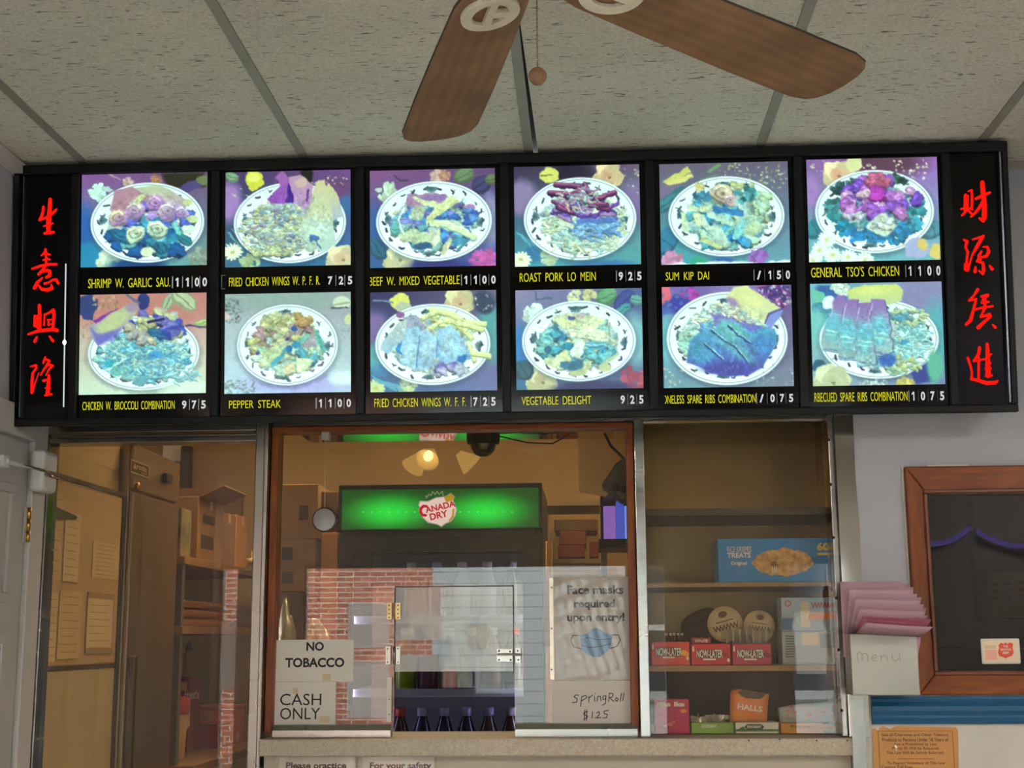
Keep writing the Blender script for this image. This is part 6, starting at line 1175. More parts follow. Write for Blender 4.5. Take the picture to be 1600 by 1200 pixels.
# shield emblem with crown points and lettering
FE = front(YC + .0028)
def E_p(x, y): return FE.px(520 + x / 4.706, 660 + y / 4.706)
sh = [(640, 578), (700, 580), (760, 552), (830, 545), (868, 520), (896, 545), (886, 575), (908, 625), (912, 650), (900, 690), (870, 730), (830, 745), (800, 768), (770, 752), (700, 738), (660, 700), (632, 650), (640, 625), (630, 610)]
mb = MB().mi(0).prism(FE, [E_p(*q) for q in sh], 0, .003)
e_ = mb.build('emblem', glow('emblem_white', (236, 214, 222), 1.0), hp)
EM_G = mat('emblem_outline', (150, 170, 160), rough=.4, emis=(120, 150, 130), strength=.5)
mb = MB()
def es(P, r, c=.0034): mb.stroke(FE, [(*E_p(*p), r * .00052) for p in P], c)
es(sh + [sh[0]], 3); es([(690, 560), (684, 540), (700, 548), (708, 526), (724, 540), (734, 510), (752, 532), (768, 508), (782, 530), (806, 508), (812, 540)], 4)
mb.build('emblem_outline', EM_G, e_)
mb = MB(); mb.poly(FE, [E_p(*q) for q in ((818, 552), (868, 524), (892, 546), (882, 572), (836, 590))], .0036); es([(888, 640), (884, 690), (862, 722)], 7, .0036); mb.build('gold_corner', glow('emblem_gold', (206, 170, 40), .8), e_)
RD = glow('emblem_red', (206, 22, 52), .9)
mb = MB()
es([(690, 618), (668, 616), (650, 632), (646, 658), (660, 682), (684, 684)], 10, .0038)
def slant(txt, P0, P1, h, bold=.03):       # lettering climbing to the right
    (x0, y0), (x1, y1) = E_p(*P0), E_p(*P1); d = math.hypot(x1 - x0, y1 - y0); F = Frame(FE.pt(x0, y0, .001), FE.u * ((x1 - x0) / d) + FE.v * ((y1 - y0) / d), FE.v * ((x1 - x0) / d) - FE.u * ((y1 - y0) / d)); mb.text(F, txt, 0, 0, d, h * .00052, c=.0028, bold=bold)
slant('ANADA', (686, 668), (904, 618), 46); slant('DRY', (720, 722), (850, 692), 50)
mb.build('emblem_lettering', RD, e_)
# door: frame, glass, handle, hinges
mb = MB(); gx0, gx1 = FC.px(550, 960)[0], FC.px(817, 960)[0]
F = front(YC + .002)
def rr(x0, x1, z0, z1, r, n=6):
    P = []
    for cx_, cz_, a0 in ((x1 - r, z1 - r, 0), (x0 + r, z1 - r, 90), (x0 + r, z0 + r, 180), (x1 - r, z0 + r, 270)):
        for k in range(n + 1): a = math.radians(a0 + 90 * k / n); P.append((cx_ + r * math.cos(a), cz_ + r * math.sin(a)))
    return P
zl0 = -EYE + .12
outer = rr(cx0 + .002, cx1 - .002, zl0, zd1 - .012, .001); inner = rr(gx0, gx1, zl0 + .14, zg1, .02)
vs = [F.pt(*p, 0) for p in outer] + [F.pt(*p, 0) for p in inner] + [F.pt(*p, -.045) for p in outer] + [F.pt(*p, -.045) for p in inner]; n_ = len(outer); fs = []
for k in range(n_):
    j = (k + 1) % n_; fs += [(k, j, n_ + j, n_ + k), (2 * n_ + k, 3 * n_ + k, 3 * n_ + j, 2 * n_ + j), (k, 2 * n_ + k, 2 * n_ + j, j), (n_ + k, n_ + j, 3 * n_ + j, 3 * n_ + k)]
mb.add(vs, fs); dr = mb.build('door', DKM, t)
MB().fbox(front(YC + .02), gx0 - .004, gx1 + .004, zl0 + .138, zg1 + .004, -.006, 0).build('door_glass', pane('cooler_glass', (214, 220, 226), fres=1.5, dirt=.03, dirtcol=(150, 160, 170)), dr)
mb = MB().box(cx0 + .01, cx1 - .01, YC - .004, YC + .006, EYE + zd1 - .026, EYE + zd1 - .014)
for x in (642, 722, 800): a, b = FC.px(x, 836); mb.box(a - .006, a + .006, YC - .008, YC, EYE + b - .012, EYE + b - .002)
mb.build('door_trim', mat('dark_trim', (20, 24, 24), rough=.3), dr)
SHM = mat('violet_lit_shelf', (170, 166, 200), rough=.35, metal=.2)
zcs = [FC.px(700, 963)[1], FC.px(700, 1079)[1], -.52, -.8]
for z_ in zcs:
    q_ = MB().box(cx0 + w + .002, cx1 - w - .002, y0 + .03, y1 - w - .012, EYE + z_ - .014, EYE + z_).build('wire_shelf', SHM, t, bevel=.002); MB().box(cx0 + w + .02, cx1 - w - .02, y0 + .022, y0 + .0295, EYE + z_ - .026, EYE + z_ + .004).build('lit_edge_strip', mat('lavender_lit_edge', (222, 218, 240), rough=.3), q_, bevel=.002)  # pale lavender strip added, its colour stands for light on the shelf edge
VL = glow('violet_cooler_tube', (222, 218, 255), 40.0)
for x in (cx0 + w + .004, cx1 - w - .016): MB().box(x, x + .012, y0 + .012, y0 + .02, .4, EYE + zg1).build('light_tube', VL, t)
cols3 = [('yellow green', (150, 160, 20), (210, 214, 190)), ('purple', (86, 24, 72), (120, 60, 120)), ('clear', (170, 180, 176), (226, 230, 236)), ('pale grey', (130, 134, 140), (190, 190, 200)), ('amber', (150, 100, 50), (210, 200, 180)), ('brown', (70, 36, 24), (200, 60, 40))]
low3 = [('red capped', (60, 14, 16), (196, 50, 40)), ('blue', (24, 30, 96), (196, 196, 226)), ('dark blue', (20, 26, 80), (190, 192, 224)), ('indigo', (30, 28, 70), (176, 178, 210)), ('violet brown', (60, 36, 40), (150, 146, 170)), ('dark cola', (44, 20, 20), (120, 110, 120))]
def bottle_proto(nm, body, cap, h, r):
    return (MB().lathe([(.002, 0), (r * .9, 0), (r, .008), (r, h * .55), (r * .92, h * .64), (r * .45, h * .85), (r * .42, h * .9), (.002, h * .9)], (0, 0, 0), seg=20), MB().lathe([(r * .5, h * .88), (r * .52, h * .98), (r * .46, h), (.002, h)], (0, 0, 0), seg=16))
def place_bottle(x, y, z, spec, h, r, lab, grp):
    o = thing('bottle', (x, y, EYE + z + .001), lab, 'bottle', grp); b, c = bottle_proto('', *spec[1:], h, r)
    for q in (b, c): q.v = [(vx + x, vy + y, vz + EYE + z + .001) for vx, vy, vz in q.v]
    b.build('bottle_body', mat('drink_' + spec[0].replace(' ', '_'), spec[1], rough=.15, coat=.3), o); c.build('bottle_cap', mat('cap_' + spec[0].replace(' ', '_'), spec[2], rough=.4), o)
ord_ = ['first', 'second', 'third', 'fourth', 'fifth', 'sixth']
for k in range(6):
    x = FC.px(633 + (k * 34), 1050)[0] * 1.02
    place_bottle(x, YC + .13, zcs[1], cols3[k], .23, .041, '%s drink bottle, %s on the cooler shelf seen through the hatch' % (cols3[k][0], ord_[k]), 'bottles on the cooler middle shelf')
for k in range(6):
    x = FC.px(625 + k * 34.5, 1105)[0] * 1.02
    place_bottle(x, YC + .12, zcs[2], low3[k], .262, .040, '%s drink bottle, %s on the low cooler shelf behind the hatch opening' % (low3[k][0], ord_[k]), 'bottles on the cooler low shelf')
for k in range(5):
    x = FC.px(640 + k * 40, 960)[0] * 1.02
    sp_ = (cols3[4], low3[3], cols3[2], cols3[3], low3[5])[k]
    place_bottle(x, YC + .16, zcs[0], sp_, .21, .038, '%s drink bottle, %s on the top cooler shelf' % (sp_[0], ord_[k]), 'bottles on the cooler top shelf')
# ---------------------------------------------------------------- cartons beside the cooler
yq = 5.30
def fcarton(x0, y0, x1, y1, Y, dep, m, lab, name='cardboard_box', cat='box'):
    F = front(Y); a0, b1 = F.px(x0, y0); a1, b0 = F.px(x1, y1); o = MB().fbox(F, a0, a1, b0, b1, -dep, 0).build(name, m, bevel=.003); return tag(o, lab, cat), F
ztab = front(5.3).px(470, 1010)[1]
o = MB().box(front(5.3).px(425, 1000)[0], cx0 - .03, 5.22, 5.75, EYE + ztab - .03, EYE + ztab).build('stock_table', WOODS); tag(o, 'board under the carton stack left of the cooler', 'shelf')
MB().box(front(5.3).px(430, 1000)[0], front(5.3).px(440, 1000)[0], 5.6, 5.64, 0, EYE + ztab - .031).box(cx0 - .08, cx0 - .04, 5.6, 5.64, 0, EYE + ztab - .031).box(front(5.3).px(430, 1000)[0], front(5.3).px(440, 1000)[0], 5.24, 5.28, 0, EYE + ztab - .031).box(cx0 - .08, cx0 - .04, 5.24, 5.28, 0, EYE + ztab - .031).build('leg', mat('rack_post', (92, 84, 74), rough=.5), o)
stack = [(432, 925, 494, 1009.5, 'lowest carton of the stack left of the cooler', CARD_D), (430, 842, 492, 924.5, 'carton second from the bottom left of the cooler, two dark squares', CARD), (434, 757, 496, 841.5, 'topmost carton of the stack left of the cooler, one dark square', CARD)]
for x0, y0, x1, y1, lab, m in stack:
    o, F = fcarton(x0, y0, x1, y1, yq, .36, m, lab); F = F.off(.0008)
    rs = {925: [], 842: [(441, 855, 457, 875), (441, 893, 458, 912)], 757: [(468, 790, 481, 812)]}[y0]
    if rs: prints(o, F, [(F.px(a, b)[0], F.px(c, d)[0], F.px(c, d)[1], F.px(a, b)[1]) for a, b, c, d in rs])
fcarton(502, 832, 525, 1009.5, 5.34, .3, mat('orange_lit_card', (196, 138, 76), rough=.8), 'tall light carton squeezed between the stack and the cooler')
fcarton(502, 768, 525, 831.5, 5.36, .3, CARD_D, 'dark brown carton on the tall light carton beside the cooler')
# clear bags on the counter inside the left of the window
for i, (x, y, r, k, lab) in enumerate(((446, 962, .055, (.55, .5, 1.7), 'tall clear plastic bag standing at the left of the window sill'), (494, 978, .045, (1.0, .6, 1.1), 'low clear plastic bag beside the tall bag on the window sill'))):
    p = at(x, y, 3.98); m2 = MB(); zb2 = EYE + ZC + .001; hgt = p.z + r * k[2] * .5 - zb2; blob(m2, (p.x, p.y, zb2 + hgt / 2), hgt / 2, 40 + i, .16, 18, (r * k[0] / (hgt / 2) * 1.0, .35, .93)); tag(m2.build('plastic_bag', mat('milky_plastic', (206, 196, 170), rough=.25, trans=.45, var=.2, vscale=18)), lab, 'bag')
# ---------------------------------------------------------------- right of the cooler: rack of trays, lit case, hanging sheet
yt = 5.95; F = front(yt); za = F.px(900, 873)[1]; zbm2 = F.px(900, 797)[1]
x0, x1 = F.px(850, 870)[0], F.px(938, 870)[0]
t = thing('tray_rack', (x0, yt, 0), 'grey rack holding dark red cartons right of the drinks cooler', 'rack')
for x in (x0 - .01, x1): MB().box(x, x + .022, yt, yt + .022, 0, EYE + zbm2 + .06).build('post', mat('pale_rack_post', (150, 134, 108), rough=.4), t); MB().box(x, x + .022, yt + .42, yt + .442, 0, EYE + zbm2 + .06).build('post', mat('pale_rack_post', (150, 134, 108), rough=.4), t)
for z_ in (za, zbm2 + .04, -.3): MB().box(x0 - .01, x1 + .022, yt + .001, yt + .44, EYE + z_ - .02, EYE + z_).build('rack_shelf', mat('rack_shelf', (120, 104, 80), rough=.5), t)
hq = [(872, 870.5, 914, 852, CARD_R, 'lowest red brown carton of the pile on the tray rack'), (874, 851.5, 916, 830, CARD_R, 'second red brown carton of the pile on the tray rack'), (866, 829.5, 934, 812, CARD_D, 'wide dark carton on the pile on the tray rack')]
for a, b, c, d, m, lab in hq: fcarton(a, d, c, b, yt + .03, .3, m, lab)
fcarton(921, 846, 936, 870.5, yt + .04, .2, CARD_R, 'small red carton standing right of the pile on the tray rack')
fcarton(853, 792, 880, 811.5, yt + .06, .1, mat('yellow_card', (176, 130, 56), rough=.8), 'small yellow carton at the upper left of the tray rack') if False else None
o, F_ = fcarton(852, 846, 864, 870.5, yt + .05, .15, mat('tan_card', (176, 128, 66), rough=.8), 'narrow tan carton at the left of the tray rack')
# bundle of sticks
mb = MB(); F = front(5.12)
for x0_, x1_ in ((855, 853), (858, 857), (861, 859)): mb.tube([F.pt(*F.px(x1_, 1010), -.02), F.pt(*F.px(x0_, 845), -.02)], .006)
m_st = mb; zst = F.px(857, 1010)[1]; mb.tube([F.pt(*F.px(857, 1010), -.02), (F.px(857, 1010)[0], 5.14, 0.001)], .012)
tag(mb.build('broom_handle', mat('pale_wood_stick', (186, 138, 84), rough=.6)), 'pale wooden broom handles standing right of the cooler', 'broom')
# violet lit display case
yv = 5.5; F = front(yv); a0, b1 = F.px(942, 772); a1, b0 = F.px(996, 842)
t = thing('display_case', (a0, yv, EYE + b0), 'violet glowing display case on a dark shelf behind the right wood stile', 'display case')
mb = MB().fbox(F, a0 - .01, a1, b1, b1 + .01, -.3, 0).fbox(F, a0 - .01, a0, b0, b1, -.3, 0).fbox(F, a0, a1, b0, b1, -.3, -.29).fbox(F, a1, a1 + .01, b0, b1 + .01, -.3, 0); mb.build('case_shell', BLACK, t)
for k, (u0, u1, c, s_) in enumerate(((.02, .40, (150, 110, 226), .85), (.42, .66, (70, 96, 230), .9), (.68, .86, (110, 140, 255), 1.2), (.88, .98, (190, 200, 255), 1.6))): MB().fbox(F, a0 + (a1 - a0) * u0, a0 + (a1 - a0) * u1, b0 + .002, b1 - (.01 if k % 2 else .03), -.26, -.2).build('lit_panel', glow('violet_panel_%d' % k, c, s_), t)
MB().fbox(F, a0 - .02, a1 + .03, b0 - .035, b0 - .001, -.32, .03).build('case_shelf', BLACK, t)
MB().fbox(F, a0 - .01, a0 + .012, -EYE, b0 - .036, -.3, -.28).fbox(F, a0 - .01, a0 + .012, -EYE, b0 - .036, -.02, 0).fbox(F, a1, a1 + .02, -EYE, b0 - .036, -.3, -.28).fbox(F, a1, a1 + .02, -EYE, b0 - .036, -.02, 0).build('leg', mat('rack_post', (92, 84, 74), rough=.5), t)
# hanging sheet
F = front(4.75); mb = MB(); vs = []
tl, tr, br, bl = (F.px(893, 655)[0], H - .006), F.px(990, 650), F.px(946, 776), F.px(905, 770)
rt = [(F.px(992, 650)[0], H - .006), F.px(985, 735), F.px(946, 776)]
nx, ny = 14, 14
for j in range(ny + 1):
    v = j / ny
    for i in range(nx + 1):
        u = i / nx; L_ = (tl[0] + (bl[0] - tl[0]) * v, tl[1] + (bl[1] - tl[1]) * v); R_ = (rt[0][0] + (rt[1][0] - rt[0][0]) * v / .68, rt[0][1] + (rt[1][1] - rt[0][1]) * v / .68) if v < .68 else (rt[1][0] + (rt[2][0] - rt[1][0]) * (v - .68) / .32, rt[1][1] + (rt[2][1] - rt[1][1]) * (v - .68) / .32)
        vs.append(F.pt(L_[0] + (R_[0] - L_[0]) * u, L_[1] + (R_[1] - L_[1]) * u, .02 * math.sin(u * 3 + v)))
mb.add(vs, [(j * (nx + 1) + i, (j + 1) * (nx + 1) + i, (j + 1) * (nx + 1) + i + 1, j * (nx + 1) + i + 1) for j in range(ny) for i in range(nx)], True)
tag(mb.build('hanging_sheet', mat('pale_plastic_sheet', (206, 176, 128), rough=.6), solid=.002), 'pale tan sheet hanging behind the upper right of the middle window', 'sheet')
# ================================================================ CANDY CASE (behind the right counter window)
CASE = mat('case_brown_steel', (126, 104, 72), rough=.3, metal=.75, var=.2, vscale=4)
CASE_W = mat('case_wood_edge', (150, 112, 76), rough=.5, var=.15, vscale=8, stretch=(1, 8, 8))
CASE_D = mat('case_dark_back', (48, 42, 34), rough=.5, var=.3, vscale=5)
yc0, yc1 = YG + .055, YG + .50
ycb = YG + .42
xa, xb = xm0 + .003, xr1 + .03
F = front(yc0)
t = thing('candy_case', (xa, yc0, EYE + ZC), 'brown metal candy case of three shelves behind the right counter window', 'display case')
zs1, zs2, zs3 = F.px(1150, 797)[1], F.px(1150, 910)[1], F.px(1150, 1040)[1]
zs0 = ZC + .001
MB().box(xa - .012, xa, yc0, yc1, EYE + zs0, Z - .02).build('side_panel', CASE, t)
MB().box(xb, xb + .012, yc0, yc1, EYE + zs0, Z - .02).build('side_panel', CASE, t)
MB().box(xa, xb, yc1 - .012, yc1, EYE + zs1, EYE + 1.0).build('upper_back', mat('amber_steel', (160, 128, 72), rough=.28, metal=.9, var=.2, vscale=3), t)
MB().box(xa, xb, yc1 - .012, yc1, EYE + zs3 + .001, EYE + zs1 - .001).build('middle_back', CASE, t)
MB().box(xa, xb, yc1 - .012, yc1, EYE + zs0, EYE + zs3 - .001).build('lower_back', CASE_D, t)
MB().box(xa, xb, yc0 + .01, yc1 - .013, EYE + zs1 - .010, EYE + zs1).box(xa, xb, yc0 + .004, yc0 + .012, EYE + zs1 - .014, EYE + zs1 + .006).build('shelf', mat('dark_shelf_edge', (62, 50, 36), rough=.45, metal=.4), t)
MB().box(xa, xb, yc0 + .01, yc1 - .013, EYE + zs2 - .012, EYE + zs2).build('shelf', CASE, t)
MB().box(xa, xb, yc0 + .002, yc1 - .013, EYE + zs3 - .015, EYE + zs3).build('shelf', CASE_W, t)
yi = yc0 + .02
def cbox(name, x0, y0, x1, y1, Y, dep, m, lab, cat='candy box', z=None, tilt=0, bev=.0015):
    F = front(Y); a0, b1 = F.px(x0, y0); a1, b0 = F.px(x1, y1)
    if z is not None: b0 = z + .0008
    o = MB().fbox(F, a0, a1, b0, b1, -dep, 0).build(name, m, bevel=bev); tag(o, lab, cat); return o, F.off(.0006)
OUTL = mat('white_print', (228, 222, 212), rough=.6)
# marshmallow treat box
o, F = cbox('treat_box', 1121, 842, 1300, 911, yi, .12, mat('sky_blue_card', (20, 118, 186), rough=.4), 'large blue cereal treat box on the top candy shelf', z=zs2)
m2 = MB(); m2.ptext(F, 'RICE KRISPIES', 1136, 854, 1174, 862.5, bold=.0, shear=.0).ptext(F, 'TREATS', 1136, 863.6, 1173, 871.5, bold=.03).ptext(F, 'Original', 1142, 877, 1167, 884.5, bold=.03); m2.fbox(F, *F.px(1141, 873.6), *F.px(1169, 874.2), 0, .0003) if False else None; m2.build('lettering', OUTL, o)
rng = random.Random(5); P = []
for i in range(40):
    a = 2 * math.pi * i / 40; rx = 44 + rng.uniform(-2, 2); ry = 22 + rng.uniform(-2.4, 2.4); P.append((1223 + rx * math.cos(a) * (1 + .08 * math.cos(2 * a)), 880 - 1.5 + ry * math.sin(a)))
m2 = MB().poly(F, [F.px(*p) for p in P], .0004); tr_ = m2.build('treat_picture', mat('puffed_rice_print', (216, 178, 120), rough=.7, rgb2=(150, 108, 60), vscale=70), o)
m2 = MB(); m2.poly(F, [F.px(*p) for p in ((1204, 878), (1212, 876), (1216, 884), (1213, 888), (1205, 886))], .0008)
m2.build('treat_shadow_print', mat('brown_print', (120, 80, 40), rough=.7), tr_)
m2 = MB(); [m2.stroke(F, [(*F.px(1207 + 3 * k, 885), .0012), (*F.px(1208 + 2.6 * k, 895), .001)], .001) for k in range(3)]; m2.build('marshmallow_print', OUTL, tr_)
MB().ptext(F, '60', 1276, 848, 1296, 860, bold=.04).fbox(F, *sorted((F.px(1277, 863)[0], F.px(1297, 863)[0])), F.px(1277, 867.5)[1], F.px(1277, 864)[1], 0, .0003).build('yellow_print', mat('yellow_print', (214, 186, 50), rough=.6), o)
# chewy candy boxes
NL = [(1017, 1003, 1078, 1040, (196, 56, 40), 'Now-Later box at the post, first of three', 'red orange candy box nearest the mullion post on the middle shelf', (226, 160, 60)), (1080, 1006, 1142, 1040, (186, 30, 44), '', 'red candy box in the middle of the row on the middle shelf', (150, 26, 34)), (1144, 1006, 1206, 1040, (170, 24, 64), '', 'crimson candy box at the right of the row on the middle shelf', (110, 16, 46))]
for x0, y0, x1, y1, c, _, lab, fc in NL:
    o, F = cbox('chew_box', x0, y0, x1, y1, yi, .12, mat('chew_card_%d' % x0, c, rough=.4), lab, z=zs3)
    w = x1 - x0; m2 = MB()
    for q in (-1, 1):
        pass
    for dx, dy in ((-.7, -.7), (.7, -.7), (-.7, .7), (.7, .7)): m2.ptext(F, 'NOW-LATER', x0 + w * .13 + dx, y0 + 9 + dy, x1 - w * .2 + dx, y0 + 22 + dy, bold=.06, c=.0003)
    m2.build('lettering_outline', INK, o)
    m2 = MB(); m2.ptext(F, 'NOW-LATER', x0 + w * .13, y0 + 9, x1 - w * .2, y0 + 22, bold=.035, c=.0009); a0, b1 = F.px(x0 + w * .3, y0 + 23); a1, b0 = F.px(x0 + w * .62, y0 + 25.5); m2.fbox(F, a0, a1, b0, b1, 0, .0004)
    if c[0] != 170: a0, b1 = F.px(x1 - w * .09, y0 + 23); a1, b0 = F.px(x1 - w * .03, y0 + 28); m2.fbox(F, a0, a1, b0, b1, 0, .0004)
    a0, b1 = F.px(x0 + w * .03, y0 + 4); a1, b0 = F.px(x0 + w * .07, y0 + 12); m2.fbox(F, a0, a1, b0, b1, 0, .0003)
    m2.build('lettering', OUTL, o)
    m2 = MB(); a, b = F.px(x1 - w * .15, y0 + 17); m2.disc(F, a, b, .0085, .0075, .0005); a, b = F.px(x1 - w * .08, y0 + 19); m2.disc(F, a, b, .006, .006, .0006); m2.build('fruit_print', mat('fruit_print_%d' % x0, fc, rough=.5), o)
o, F = cbox('chew_packet', 1081, 996, 1111, 1005.5, yi + .03, .07, mat('small_red_card', (150, 22, 36), rough=.4), 'small red candy packet lying on the red box of the row', z=None)
MB().ptext(F, 'NOW-LATER', 1086, 999, 1106, 1003.5, bold=.03).build('lettering', OUTL, o)
# rack of tiny dark bottles above the first box (row of slim tubes)
for k in range(5):
    x = 1041 + k * 6.2; p = at(x, 1003, yi + .03); q = at(x, 989, yi + .03)
    tt = thing('slim_tube', (p.x, p.y, p.z + .001), 'slim dark candy tube standing on the box nearest the post, %s from the left' % ord_[k], 'candy tube', 'slim tubes on the first candy box')
    zq = p.z + .001; hh = q.z - zq; MB().lathe([(.0005, 0), (.0040, 0), (.0040, hh * .7), (.0005, hh * .7)], (p.x, p.y, zq), seg=10).build('tube_body', mat('dark_red_tube', (70, 20, 20), rough=.3), tt); MB().lathe([(.0042, hh * .7), (.0042, hh), (.0005, hh)], (p.x, p.y, zq), seg=10).build('tube_cap', mat('pale_tube_cap', (190, 176, 160), rough=.3), tt)
# snack tubs
for i, (xc_, yc_, rr_, lab, tilt) in enumerate(((1133, 977, .050, 'round snack tub with a printed lid, left one behind the clear tray', .25), (1186, 980, .044, 'round snack tub with a printed lid, right one behind the clear tray', -.15))):
    p = at(xc_, yc_, yi + .052); p.z = at(1150, 1005.4, yi + .035).z + .0035 + rr_; tt = thing('snack_tub', (p.x, p.y, p.z - rr_), lab, 'snack tub')
    mb = MB().lathe([(.002, .045), (rr_ * .75, .045), (rr_ * .95, .0), (.002, 0)][::-1], (p.x, p.y, p.z), axis='Y', seg=32); mb.build('tub_body', mat('gold_brown_tub', (170, 126, 60), rough=.3, metal=.3), tt)
    mb = MB().lathe([(.002, -.003), (rr_ * .97, -.003), (rr_, 0), (rr_, .004), (.002, .004)], (p.x, p.y - .001, p.z), axis='Y', seg=32); li = mb.build('tub_lid', mat('pale_printed_lid', (186, 166, 124), rough=.35, var=.3, vscale=40), tt)
    Fl = Frame((p.x, p.y - .0046, p.z), (math.cos(tilt), 0, math.sin(tilt)), (-math.sin(tilt), 0, math.cos(tilt))); mb = MB(); [mb.stroke(Fl, [(-rr_ * .7 + rr_ * .1 * j, -rr_ * (.30 if (j + i) % 2 else .02), .0016) for j in range(15)], .0004)]; mb.disc(Fl, 0, rr_ * .55, rr_ * .25, rr_ * .18, .0004).fbox(Fl, -rr_ * .5, rr_ * .5, rr_ * .14, rr_ * .2, 0, .0004); mb.build('lid_print', mat('brown_lid_print', (92, 66, 36), rough=.5), li)
F = front(yi + .035); a0, b1 = F.px(1125, 983); a1, b0 = F.px(1208, 1005.4)
mb = MB(); zt_ = b1; x0_, x1_ = a0 + .01, a1 - .012
mb.add([F.pt(x0_, b0, 0), F.pt(x1_, b0, 0), F.pt(a1, b1, 0), F.pt(a0, b1, 0), F.pt(x0_, b0, -.08), F.pt(x1_, b0, -.08), F.pt(a1, b1, -.08), F.pt(a0, b1, -.08)], [(0, 1, 2, 3), (5, 4, 7, 6), (4, 0, 3, 7), (1, 5, 6, 2), (4, 5, 1, 0)])
o = mb.build('clear_tray', PLASTIC_WRAP); tag(o, 'clear plastic tray holding two round snack tubs on the candy boxes', 'tray')
mb = MB()
for k in range(7):
    x = a0 + .018 + (a1 - a0 - .036) * k / 6; mb.fbox(F, x - .002, x + .0025, b0 + .002, b1, 0, .002)
mb.build('tray_rib', mat('bright_tray_rib', (206, 198, 176), rough=.15, trans=.6), o)
# rear pots and brown bag on the middle shelf
m2 = MB(); p = at(1100, 950, yi + .24); blob(m2, (p.x, p.y, EYE + zs3 + .088), .07, 21, .14, 16, (1.0, .7, 1.02)); tag(m2.build('brown_bag', mat('dark_brown_bag', (84, 58, 30), rough=.45, rgb2=(40, 30, 20), vscale=8)), 'dark brown crumpled bag behind the clear tray on the middle shelf', 'bag')
m2 = MB(); p = at(1188, 958, yi + .2); m2.lathe([(.002, 0), (.04, 0), (.047, .075), (.047, .082), (.002, .082)], (p.x, p.y, EYE + zs3 + .001), seg=28); tag(m2.build('noodle_cup', mat('tan_cup', (176, 148, 92), rough=.45)), 'tan cup standing behind the right snack tub', 'cup')
# blue and white packs under film
BW = mat('blue_white_pack', (170, 190, 206), rough=.4, rgb2=(206, 204, 196), vscale=12)
stack_ = [(1221, 987, 1308, 1038, 'lowest blue and white pack under clear film at the right of the middle shelf', 26), (1220, 934, 1306, 986.5, 'upper blue and white pack under clear film at the right of the middle shelf', 27)]
zc_ = zs3
for i, (x0, y0, x1, y1, lab, sd) in enumerate(stack_):
    o, F = cbox('film_wrapped_pack', x0, y0, x1, y1, yi + .012, .1, mat('pale_blue_pack_%d' % i, (176, 188, 196) if i == 0 else (160, 182, 200), rough=.45), lab, 'candy pack', z=zc_); zc_ = F.px(x0, y0)[1]
    m2 = MB()
    if i == 1:
        m2.stroke(F, [(*F.px(1268 + 2.6 * j, 941 + (8 if j % 2 else 1)), .0016) for j in range(14)], .0004); m2.build('red_print', mat('red_print', (196, 70, 66), rough=.6), o); a, b = F.px(1231, 943); m2 = MB().ring(F, a, b, .006, .009, .0004); m2.build('red_ring_print', mat('red_print', (196, 70, 66)), o)
        a0, b1 = F.px(1263, 957); a1, b0 = F.px(1300, 968); MB().fbox(F, a0, a1, b0, b1, 0, .0004).build('orange_band', mat('orange_print', (226, 130, 90), rough=.6), o); a0, b1 = F.px(1250, 940); a1, b0 = F.px(1266, 980); MB().fbox(F, a0, a1, b0, b1, 0, .0003).build('cream_print', mat('cream_print', (222, 200, 164), rough=.6), o)
        a0, b1 = F.px(1221, 966); a1, b0 = F.px(1240, 984); MB().fbox(F, a0, a1, b0, b1, 0, .0003).build('blue_print', mat('blue_print', (90, 136, 180), rough=.6), o)
    else:
        for k in range(9):
            a0, b1 = F.px(1227, 993 + k * 4); a1, b0 = F.px(1241, 995 + k * 4); m2.fbox(F, a0, a1, b0, b1, 0, .0003)
        m2.build('grey_lines_print', mat('grey_print', (120, 132, 140), rough=.6), o); a0, b1 = F.px(1252, 989); a1, b0 = F.px(1280, 1008); MB().fbox(F, a0, a1, b0, b1, 0, .0003).build('cream_print', mat('cream_print', (222, 200, 164)), o); a0, b1 = F.px(1281, 990); a1, b0 = F.px(1306, 1012); MB().fbox(F, a0, a1, b0, b1, 0, .0003).build('blue_print', mat('blue_grey_print', (140, 156, 170), rough=.6), o)
        Fw = F.off(.006); a0, b1 = Fw.px(1222, 1009); a1, b0 = Fw.px(1306, 1036); mb = MB(); vs = []; rng = random.Random(9)
        for j in range(15):
            for i2 in range(17): vs.append(Fw.pt(a0 + (a1 - a0) * i2 / 16, b0 + (b1 - b0) * j / 14, .0035 * (j % 2) + rng.uniform(0, .002)))
        mb.add(vs, [(j * 17 + q, j * 17 + q + 1, (j + 1) * 17 + q + 1, (j + 1) * 17 + q) for j in range(14) for q in range(16)], True); mb.build('film_wrap', PLASTIC_WRAP, o)
